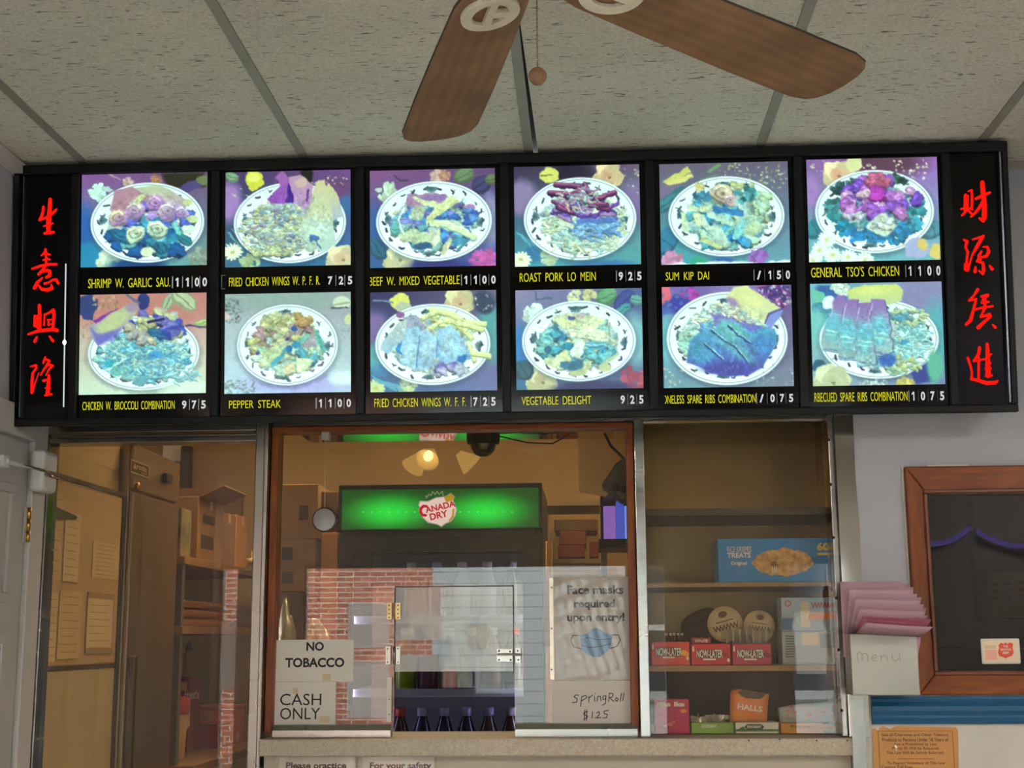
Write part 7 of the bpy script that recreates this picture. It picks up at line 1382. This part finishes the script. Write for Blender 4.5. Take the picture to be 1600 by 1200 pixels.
# bottom row
o, F = cbox('candy_carton', 1022, 1092.5, 1078, 1143, yi, .05, mat('magenta_card', (176, 18, 84), rough=.4), 'magenta candy carton at the lower left of the candy case', z=zs0)
MB().ptext(F, 'Mike', 1026, 1096, 1048, 1104, bold=.05).ptext(F, 'Ike', 1053, 1096.5, 1070, 1104, bold=.05).build('lettering', OUTL, o)
a, b = F.px(1068, 1111); MB().disc(F, a, b, .0085, .0055, .0004).build('yellow_spot', mat('yellow_spot', (226, 140, 60), rough=.5), o)
a, b = F.px(1046, 1131); mb = MB(); rng = random.Random(2)
for k in range(7): mb.disc(F, a + rng.uniform(-.014, .014), b + rng.uniform(-.007, .007), .005, .0026, .0004 + k * .00005)
mb.build('candy_print', mat('candy_print', (206, 110, 90), rough=.5), o)
GUM = [(1080, 1129, 1147, 1143, (126, 168, 70), 'pale green gum tray at the bottom of the candy case', (196, 200, 180), 1096, 1120, None), (1149, 1129, 1217, 1143, (150, 180, 150), 'white and dark green gum tray at the bottom of the candy case', (222, 224, 214), 1164, 1192, 'SPEARMINT'), (1220, 1130, 1287, 1143, (206, 140, 22), 'yellow gum tray at the bottom of the candy case', (120, 84, 30), 1240, 1266, None)]
for i, (x0, y0, x1, y1, c, lab, c2, tx0, tx1, tx) in enumerate(GUM):
    o, F = cbox('gum_tray', x0, y0, x1, y1, yi, .09, mat('gum_card_%d' % i, c if i != 1 else (206, 214, 200), rough=.4), lab, 'gum tray', z=zs0); m2 = MB()
    if i == 0:
        m2.ptext(F, 'DOUBLEMINT', 1096, 1132, 1120, 1137, bold=.03).build('lettering', OUTL, o)
    if i == 1:
        m2.poly(F, [F.px(*q) for q in ((1163, 1136), (1167, 1131.5), (1190, 1131.5), (1194, 1136), (1190, 1140), (1167, 1140))], .0003); m2.build('dark_band', mat('dark_green_print', (20, 50, 36), rough=.5), o); MB().ptext(F, 'SPEARMINT', 1167, 1133.5, 1190, 1138, bold=.03, c=.0009).build('lettering', OUTL, o)
        a0, b1 = F.px(1149.5, 1139.5); a1, b0 = F.px(1216.5, 1142.6); m2 = MB().fbox(F, a0, a1, b0, b1, 0, .0003); m2.poly(F, [F.px(*q) for q in ((1152, 1140), (1161, 1135), (1166, 1140))], .0004); m2.build('green_edge', mat('leaf_green_print', (60, 110, 60), rough=.5), o)
    if i == 2:
        m2.ptext(F, 'Juicy Fruit', 1239, 1133, 1266, 1137.5, bold=.02).build('lettering', mat('brown_lettering', (110, 70, 24), rough=.5), o)
        m2 = MB().poly(F, [F.px(*q) for q in ((1235, 1134), (1239, 1133), (1238, 1137))], .0004); m2.build('arrow_print', INK, o)
# wrapped gum heap, drops bag, pastel bag
m2 = MB(); F = front(yi + .03); rng = random.Random(8)
zg_ = F.px(1113, 1129)[1]
for k in range(26):
    a, b = F.px(rng.uniform(1084, 1138), 1127); c_ = -rng.uniform(0, .05); s_ = Frame(F.pt(a, zg_ + .005 + rng.uniform(0, .010), c_), (math.cos(k), math.sin(k) * .4, rng.uniform(-.3, .3)), (rng.uniform(-.2, .2), .2, 1)); m2.fbox(s_, -.013, .013, -.005, .005, -.0015, .0015)
o = m2.build('gum_sticks', mat('silver_gum_wrap', (170, 168, 156), rough=.3, metal=.6)); tag(o, 'heap of loose silver wrapped gum sticks on the pale green tray', 'gum', kind='stuff')
F = front(yi + .012); pts = [(1142, 1082), (1146, 1078), (1158, 1077), (1180, 1081), (1202, 1085), (1200, 1105), (1199, 1128), (1170, 1128.5), (1141, 1128)]
zbg = F.px(1170, 1128.5)[1]
tt = thing('drops_bag', tuple(F.pt(F.px(1170, 1128)[0], zbg)), 'orange throat drops bag with a dark window standing on the gum trays', 'candy bag')
n_ = len(pts); P2 = [F.px(*q) for q in pts]; cxx = sum(p[0] for p in P2) / n_; cyy = sum(p[1] for p in P2) / n_; mb = MB(); rings = ((1.0, -.006), (.97, .0), (.8, .012), (.45, .018), (.0, .019))
vs = []; fs = []
for f, c_ in rings[:-1]: vs += [F.pt(cxx + (p[0] - cxx) * f, cyy + (p[1] - cyy) * f, c_) for p in P2]
vs.append(F.pt(cxx, cyy, .019)); vs += [F.pt(*p, -.02) for p in P2]
for r_ in range(3):
    for k in range(n_): j = (k + 1) % n_; fs.append((r_ * n_ + j, r_ * n_ + k, (r_ + 1) * n_ + k, (r_ + 1) * n_ + j))
for k in range(n_): fs.append((3 * n_ + (k + 1) % n_, 3 * n_ + k, 4 * n_)); fs.append((k, (k + 1) % n_, 4 * n_ + 1 + (k + 1) % n_, 4 * n_ + 1 + k))
fs.append(tuple(4 * n_ + 1 + k for k in range(n_)))
mb.add(vs, fs, True)
bb = mb.build('bag_body', mat('orange_bag_film', (206, 100, 52), rough=.35, rgb2=(226, 150, 70), vscale=10), tt)
Fb = F.off(.0205); MB().poly(Fb, [Fb.px(*q) for q in ((1152, 1081), (1160, 1079), (1196, 1085), (1193, 1089), (1188, 1092), (1166, 1091), (1158, 1087))], 0).build('dark_window', mat('bag_window', (66, 52, 44), rough=.25), bb)
mb = MB(); (ax, ay), (bx, by) = Fb.px(1152, 1108), Fb.px(1191, 1113); d = math.hypot(bx - ax, by - ay); Fs = Frame(Fb.pt(ax, ay, 0), Fb.u * ((bx - ax) / d) + Fb.v * ((by - ay) / d), Fb.v * ((bx - ax) / d) - Fb.u * ((by - ay) / d)); mb.text(Fs, 'HALLS', 0, 0, d, .016, bold=.03, c=.001, shear=.004); mb.build('lettering', OUTL, bb)
F = front(yi + .02); pts = [(1217, 1106), (1240, 1102), (1270, 1099), (1304, 1095), (1312, 1097), (1312, 1127), (1260, 1129), (1220, 1129)]
mb = MB(); P2 = [F.px(*q) for q in pts]; n_ = len(P2); cxx = sum(p[0] for p in P2) / n_; cyy = sum(p[1] for p in P2) / n_; vs = []; fs = []
for f, c_ in ((1, -.004), (.92, .004), (.6, .010)): vs += [F.pt(cxx + (p[0] - cxx) * f, cyy + (p[1] - cyy) * f, c_) for p in P2]
vs += [F.pt(*p, -.03) for p in P2]
for r_ in range(2):
    for k in range(n_): j = (k + 1) % n_; fs.append((r_ * n_ + j, r_ * n_ + k, (r_ + 1) * n_ + k, (r_ + 1) * n_ + j))
for k in range(n_): j = (k + 1) % n_; fs.append((k, j, 3 * n_ + j, 3 * n_ + k))
fs += [tuple(2 * n_ + k for k in range(n_ - 1, -1, -1)), tuple(3 * n_ + k for k in range(n_))]; mb.add(vs, fs, True)
o = mb.build('pastel_bag', mat('pastel_bag_film', (150, 206, 206), rough=.35, rgb2=(206, 176, 190), vscale=18)); tag(o, 'pastel blue and pink candy bag lying on the yellow gum tray', 'candy bag')
Fb = F.off(.0108); mb = MB(); rng = random.Random(11)
for k in range(22): a, b = Fb.px(rng.uniform(1224, 1306), rng.uniform(1104, 1126)); mb.disc(Fb, a, b, rng.uniform(.003, .008), rng.uniform(.002, .005), .0002 + k * .00004, 10)
mb.build('candy_print', mat('pastel_print', (214, 206, 160), rough=.5, rgb2=(206, 120, 140), vscale=40), o)
# ================================================================ RIGHT OF THE COUNTER: painted wall, framed window, menus, rail
FR_ = front(YR)
def R_(x, y, Y=YR): return front(Y).px(x, y)
# opening behind the wood frame
YW = YR - .022                                       # face of the wood frame
o0, o1 = front(YW).px(1411, 729), front(YW).px(1438, 1086); i0, i1 = front(YW).px(1447.5, 771), front(YW).px(1466, 1049)
fx0 = (o0[0] + o1[0]) / 2; ix0 = (i0[0] + i1[0]) / 2; fz1 = o0[1]; fz0 = o1[1]; iz1 = i0[1]; iz0 = i1[1]
ix1 = ix0 + .62; fx1 = ix1 + (ix0 - fx0)
xw = xr1 + .002; zrail0, zrail1 = R_(1480, 1131)[1], R_(1480, 1088)[1]
mb = MB(); y1 = YR + .10
mb.box(xw, ix0, YR, y1, EYE + zrail1, Z).box(ix1, XR, YR, y1, EYE + zrail1, Z).box(ix0, ix1, YR, y1, EYE + iz1, Z).box(ix0, ix1, YR, y1, EYE + zrail1, EYE + iz0)
struct(mb.build('wall_front_right', WALL))
struct(MB().box(xw, XR, YR, y1, 0, EYE + zrail1 - .001).build('wall_front_lower', WALLW))
# blue moulded rail
xb0 = R_(1361, 1110)[0]
prof = [(0, zrail0), (.010, zrail0), (.014, zrail0 + .008), (.010, zrail0 + .016), (.010, zrail0 + .022), (.016, zrail0 + .034), (.016, zrail0 + .046), (.010, zrail1 - .014), (.014, zrail1 - .006), (.012, zrail1), (0, zrail1)]
Fp = Frame((xb0, YR, EYE), (0, -1, 0), (0, 0, 1)); mb = MB().prism(Fp, prof, -(XR - .01 - xb0), 0) if Fp.n.x < 0 else MB().prism(Fp, prof, 0, XR - .01 - xb0)
o = mb.build('trim_60', mat('teal_blue_paint', (8, 74, 110), rough=.4, var=.08, vscale=4)); struct(o)
# lower edge strip of the post
a0, b1 = R_(1328, 1084, YR - .03); a1, b0 = R_(1360, 1300, YR - .03); tag(MB().box(a0, a1, YR - .03, YR - .003, 0, EYE + b1).build('post_plate', STEEL), 'scuffed stainless plate below the menu pocket at the end of the counter', 'plate')
# wood frame, glass, recess
t = thing('framed_window', (fx0, YR, EYE + fz0), 'dark window with a moulded brown wood frame on the grey wall', 'window')
def frame_bar(P, name, m):
    return MB().prism(front(YW), P, -.0215, 0).build(name, m, t, bevel=.004)
g = .0
frame_bar([(fx0, fz1), (fx1, fz1), (ix1, iz1), (ix0, iz1)], 'frame_top', WOOD_FRAME_H)
frame_bar([(fx0, fz0), (fx1, fz0), (ix1, iz0), (ix0, iz0)], 'frame_bottom', WOOD_FRAME_H)
frame_bar([(fx0, fz0), (fx0, fz1), (ix0, iz1), (ix0, iz0)], 'frame_stile', WOOD_FRAME)
frame_bar([(fx1, fz0), (fx1, fz1), (ix1, iz1), (ix1, iz0)], 'frame_stile', WOOD_FRAME)
mb = MB(); Fb = front(YW - .001); e = .010; q = .02
mb.fbox(Fb, ix0 - e, ix1 + e, iz1, iz1 + e, 0, .008).fbox(Fb, ix0 - e, ix1 + e, iz0 - e, iz0, 0, .008).fbox(Fb, ix0 - e, ix0, iz0, iz1, 0, .008).fbox(Fb, ix1, ix1 + e, iz0, iz1, 0, .008); mb.build('inner_bead', mat('dark_oak_bead', (96, 48, 16), rough=.35), t, bevel=.003)
MB().box(fx0 - .006, fx0 - .001, YR - .006, YR - .0005, EYE + fz0, EYE + fz1 + .004).box(fx0 + .06, fx0 + .17, YR - .018, YR - .0005, EYE + fz1 + .0003, EYE + fz1 + .004).build('paint_edge', mat('chipped_white_edge', (206, 200, 190), rough=.7), t)
MB().box(ix0 + .001, ix1 - .001, YR + .004, YR + .009, EYE + iz0 + .001, EYE + iz1 - .001).build('glass', pane('framed_glass', (196, 190, 180), fres=1.5, dirt=.008), t)
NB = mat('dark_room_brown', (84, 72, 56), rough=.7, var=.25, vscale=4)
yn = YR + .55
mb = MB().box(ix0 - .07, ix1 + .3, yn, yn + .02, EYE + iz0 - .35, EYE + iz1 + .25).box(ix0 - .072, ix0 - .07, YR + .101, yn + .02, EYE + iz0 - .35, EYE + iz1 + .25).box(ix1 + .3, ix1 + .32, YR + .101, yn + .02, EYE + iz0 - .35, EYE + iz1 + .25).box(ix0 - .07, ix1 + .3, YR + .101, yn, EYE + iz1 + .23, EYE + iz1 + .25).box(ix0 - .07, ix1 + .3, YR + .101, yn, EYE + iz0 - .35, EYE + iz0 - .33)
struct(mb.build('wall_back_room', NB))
Fn = front(yn - .03)
mb = MB().tube([Fn.pt(*Fn.px(1513, 770), 0), Fn.pt(*Fn.px(1520, 850), 0), Fn.pt(*Fn.px(1530, 965), 0), Fn.pt(*Fn.px(1545, 978), 0), Fn.pt(*Fn.px(1580, 976), 0)], .016, 12); tag(mb.build('black_pipe', mat('black_pipe', (26, 27, 26), rough=.4)), 'black pipe behind the glass of the brown framed window', 'pipe')
tt = thing('slotted_cover', tuple(Fn.pt(*Fn.px(1575, 960))), 'brown cover with dark slots behind the glass of the framed window', 'cover')
a0, b1 = Fn.px(1540, 893); a1, b0 = Fn.px(1640, 964); MB().fbox(Fn, a0, a1, b0, b1, -.028, -.004).build('cover_plate', mat('brown_cover', (110, 92, 68), rough=.6), tt, bevel=.003)
mb = MB()
for r_ in range(3):
    for c_ in range(4): a, b = Fn.px(1554 + c_ * 22, 913 + r_ * 10.5 - c_ * 1.2); mb.fbox(Fn, a - .011, a + .011, b - .004, b + .004, -.004, -.0025)
mb.build('slots', DARKHOLE, tt)
a0, b1 = Fn.px(1536, 966); a1, b0 = Fn.px(1640, 1030); tag(MB().fbox(Fn, a0, a1, b0, b1, -.03, .05).build('dark_box', mat('dark_blue_grey_box', (38, 42, 46), rough=.5), bevel=.004), 'dark grey box below the slotted cover behind the glass', 'box')
a, b = Fn.px(1520, 1012); tag(MB().tube([Fn.pt(*Fn.px(1440, 1011), .07), Fn.pt(*Fn.px(1660, 1014), .07)], .003).build('brass_rod', BRASS), 'thin brass rod behind the charity card in the window', 'rod')
# charity card on the glass
Yc_ = YR + .003; F = front(Yc_); a0, b1 = F.px(1532, 998); a1, b0 = F.px(1595, 1037)
c_ = MB().prism(F, rr(a0, a1, b0, b1, .004), -.0004, .0006).build('charity_card', PAPER); tag(c_, 'small white card with a red shield stuck inside the framed window', 'card'); F = F.off(.0007)
a0, b1 = F.px(1535, 1001); a1, b0 = F.px(1592, 1034); MB().fbox(F, a0, a1, b0, b1, 0, .0003).build('card_field', mat('cream_card_field', (226, 206, 176), rough=.7), c_)
a0, b1 = F.px(1539, 1015); a1, b0 = F.px(1558, 1031); m2 = MB().fbox(F, a0, a1, b0, b1, .0003, .0005); m2.build('pink_print', mat('pink_print', (226, 166, 146), rough=.7), c_)
mb = MB()
for y in (1009, 1011.5): a0, b1 = F.px(1538, y); a1, b0 = F.px(1556, y + 1.2); mb.fbox(F, a0, a1, b0, b1, .0003, .0005)
mb.build('card_lines', mat('tan_print', (196, 160, 110), rough=.7), c_)
sh2 = [(1560, 1008), (1564, 1004), (1568, 1006), (1571, 1003.5), (1574, 1006), (1578, 1003.5), (1583, 1006), (1582, 1012), (1584, 1020), (1581, 1025), (1574, 1027), (1571, 1029.5), (1568, 1027), (1561, 1025), (1559, 1019), (1561, 1013)]
s_ = MB().poly(F, [F.px(*q) for q in sh2], .0006).build('shield', mat('red_shield', (206, 74, 44), rough=.6), c_)
MB().ptext(F, 'THE', 1567, 1008.5, 1575, 1011.5, c=.001, bold=.02).ptext(F, 'SALVATION', 1563, 1013, 1580, 1016.5, c=.001, bold=.02).ptext(F, 'ARMY', 1566, 1018, 1577, 1022, c=.001, bold=.02).build('shield_lettering', OUTL, s_)
# steel menu pocket with folded pink menus
YP = YR - .118; F = front(YP); a0, b1 = F.px(1328, 991); a1, b0 = F.px(1438, 1086)
t = thing('menu_pocket', (a0, YP, EYE + b0), 'stainless pocket scratched with the word Menu on the wall end of the counter', 'menu holder')
PST = mat('scuffed_pocket_steel', (160, 158, 148), rough=.25, metal=1, rvar=.2, vscale=5, var=.15)
MB().fbox(F, a0, a1, b0, b1, -.002, 0).build('front_plate', PST, t, bevel=.001)
yk = YP - (YR - .031)
MB().fbox(F, a0, a0 + .002, b0, b1, -.086, -.0021).fbox(F, a1 - .002, a1, b0, b1, -.086, -.0021).fbox(F, a0 + .002, a1 - .002, b0, b0 + .002, -.086, -.0021).fbox(F, a0 + .002, a1 - .002, b0 + .002, b1 + .02, -.086, -.084).build('pocket_back', PST, t)
mb = MB(); SCR = .0009
hand(mb, F, [[(1341, 1035), (1339, 1022), (1343, 1019), (1347, 1023), (1347, 1033)], [(1347, 1023), (1352, 1020), (1356, 1024), (1356, 1034)], [(1362, 1029), (1370, 1027), (1368, 1023), (1363, 1025), (1363, 1032), (1370, 1033)], [(1376, 1024), (1377, 1033)], [(1377, 1027), (1382, 1023), (1386, 1026), (1387, 1033)], [(1394, 1023), (1394, 1031), (1400, 1033), (1405, 1029)], [(1405, 1021), (1407, 1033)]], SCR); mb.build('scratched_lettering', mat('scratched_grey', (120, 120, 112), rough=.5, metal=.3), t)
PINK = mat('pink_menu_paper', (190, 156, 166), rough=.75, var=.05, vscale=10); PINK_SHADE_MID = mat('pink_menu_shaded_mid', (178, 142, 154), rough=.75, var=.05, vscale=10); PINK_SHADE_DEEP = mat('pink_menu_shaded_deep', (166, 128, 142), rough=.75, var=.05, vscale=10); PINK2 = mat('pink_menu_paper_inner', (160, 92, 110), rough=.8)  # mid and deep tints paint in the shadow lines between stacked menus
zp = b1 + .001; w_ = a1 - a0 - .008; nM = 14; rng = random.Random(4)
for k in range(nM):
    f = k / (nM - 1); ang = math.acos(1 - .80 * f); L_ = .136; y_ = YP + .005 + .0023 * sum(1 / (1 - .8 * j / (nM - 1)) for j in range(k + 1, nM)); x_ = a0 + .004 + .002 + .010 * f * (1 if k % 2 else .8) - (.012 if f < .5 else 0) * (.5 - f) * 2
    Fm_ = Frame((x_, y_ + .0, EYE + zp), (1, -.012 * f, -.05 * f), (0, -math.sin(ang), math.cos(ang)))
    mb = MB(); ww = w_ + .004 * (k % 3); g_ = .0011
    # folded sheet: two leaves joined along the left fold
    vs = []; fs = []; N_ = 10
    for leaf in (0, 1):
        for i in range(N_ + 1):
            u = i / N_; c = (g_ * (1 - (1 - u) ** 4) * (1 if leaf else -1) * .5) + .0016 * math.sin(u * 3) * f
            vs += [Fm_.pt(ww * u, 0, c), Fm_.pt(ww * u - (.004 if leaf else 0) * u, L_ - .004 * leaf * u, c + .004 * f * u)]
    for leaf in (0, 1):
        b_0 = leaf * 2 * (N_ + 1)
        for i in range(N_): fs.append((b_0 + 2 * i, b_0 + 2 * i + 2, b_0 + 2 * i + 3, b_0 + 2 * i + 1))
    b_0 = len(vs); vs += [Fm_.pt(ww * i / N_, 0, 0) for i in range(N_ + 1)] + [Fm_.pt(ww * i / N_ * .92, 0, 0) + Vector((0, 0, -.06)) for i in range(N_ + 1)]; fs += [(b_0 + i, b_0 + i + 1, b_0 + N_ + 2 + i, b_0 + N_ + 1 + i) for i in range(N_)]
    mb.add(vs, fs, True); o = mb.build('paper_menu', (PINK, PINK_SHADE_MID, PINK_SHADE_DEEP)[k % 3] if k not in (11, 12) else PINK2, solid=.0003)
    tag(o, 'folded pink paper menu fanned out of the steel pocket', 'paper menu', 'pink paper menus in the steel pocket')
# tobacco law notice
Yn_ = YR - .0015; F = front(Yn_); P = [(1363, 1140), (1366, 1137), (1369, 1139.5), (1372, 1143), (1374, 1137), (1380, 1135), (1386, 1137), (1391, 1139), (1400, 1134.5), (1494, 1136.5), (1497, 1142), (1500, 1300), (1366, 1300)]
o = MB().prism(F, [F.px(*q) for q in P], -.0005, .0005).build('law_notice', mat('tan_notice_card', (186, 134, 76), rough=.7, var=.12, vscale=12)); tag(o, 'tan torn tobacco sales notice below the blue rail', 'notice')
F2 = F.off(.0006); mb = MB(); BRN = mat('brown_notice_ink', (92, 56, 24), rough=.7)
for txt, x0, x1, y in (('Sale of Cigarettes and Other Tobacco', 1377, 1482, 1146), ('Products to Persons Under 18 Years of', 1378, 1482, 1153), ('Age is Prohibited by Law', 1396, 1464, 1160.5), ('Photo ID Will be Required.', 1394, 1468, 1167), ('This Law Will Be Strictly Enforced.', 1385, 1475, 1174), ('To Report Violations of This Law', 1386, 1477, 1190), ('Contact Toll Free', 1377, 1426, 1196)):
    mb.ptext(F2, txt, x0, y, x1, y + 5.4, bold=.02)
for (x0, y0, x1, y1) in ((1371, 1142, 1488, 1142.7), (1371.5, 1142, 1372.3, 1300), (1487.6, 1144, 1488.4, 1300), (1402, 1185.5, 1460, 1186.3)):
    A_, B_ = F2.px(x0, y0), (F2.px(x1, y0)[0], F2.px(x0, y1)[1]); mb.fbox(F2, A_[0], B_[0], B_[1], A_[1], 0, .0003)
mb.build('lettering', BRN, o)
MB().poly(F2, [F2.px(*q) for q in ((1398, 1160), (1400, 1164), (1403, 1169), (1400, 1173), (1398, 1167))], .0004).build('torn_spot', mat('white_paper_core', (222, 214, 200), rough=.8), o)
# small pale glossy lump added on top of the sign by the ceiling
p = at(1216, 219, 3.53); m2 = MB(); blob(m2, (p.x, p.y, EYE + ZM1 - .002), .014, 3, .2, 10, (1.6, .5, .5)); tag(m2.build('shiny_lump', mat('pale_shiny_lump', (206, 220, 220), rough=.2, metal=.6)), 'small shiny lump added on top of the menu sign near the ceiling', 'scrap')
# street-side light seen mirrored: a violet tube hung in swags
yb2 = YB + .03
mb = MB()
for xs in ((2.02, 2.46), (2.50, 3.05)):
    pts = []
    for i in range(13):
        u = i / 12; x = xs[0] + (xs[1] - xs[0]) * u; z = .66 - .10 * (1 - (2 * u - 1) ** 2) ** 1.0 + (.02 if xs[0] < 2.4 else .0); pts.append((x, yb2 + .02, EYE + z))
    mb.tube(pts, .016, 8)
tag(mb.build('light_tube', glow('violet_tube_light', (168, 150, 255), 2.6)), 'violet light tube hung in two swags, mirrored in the framed window', 'light')
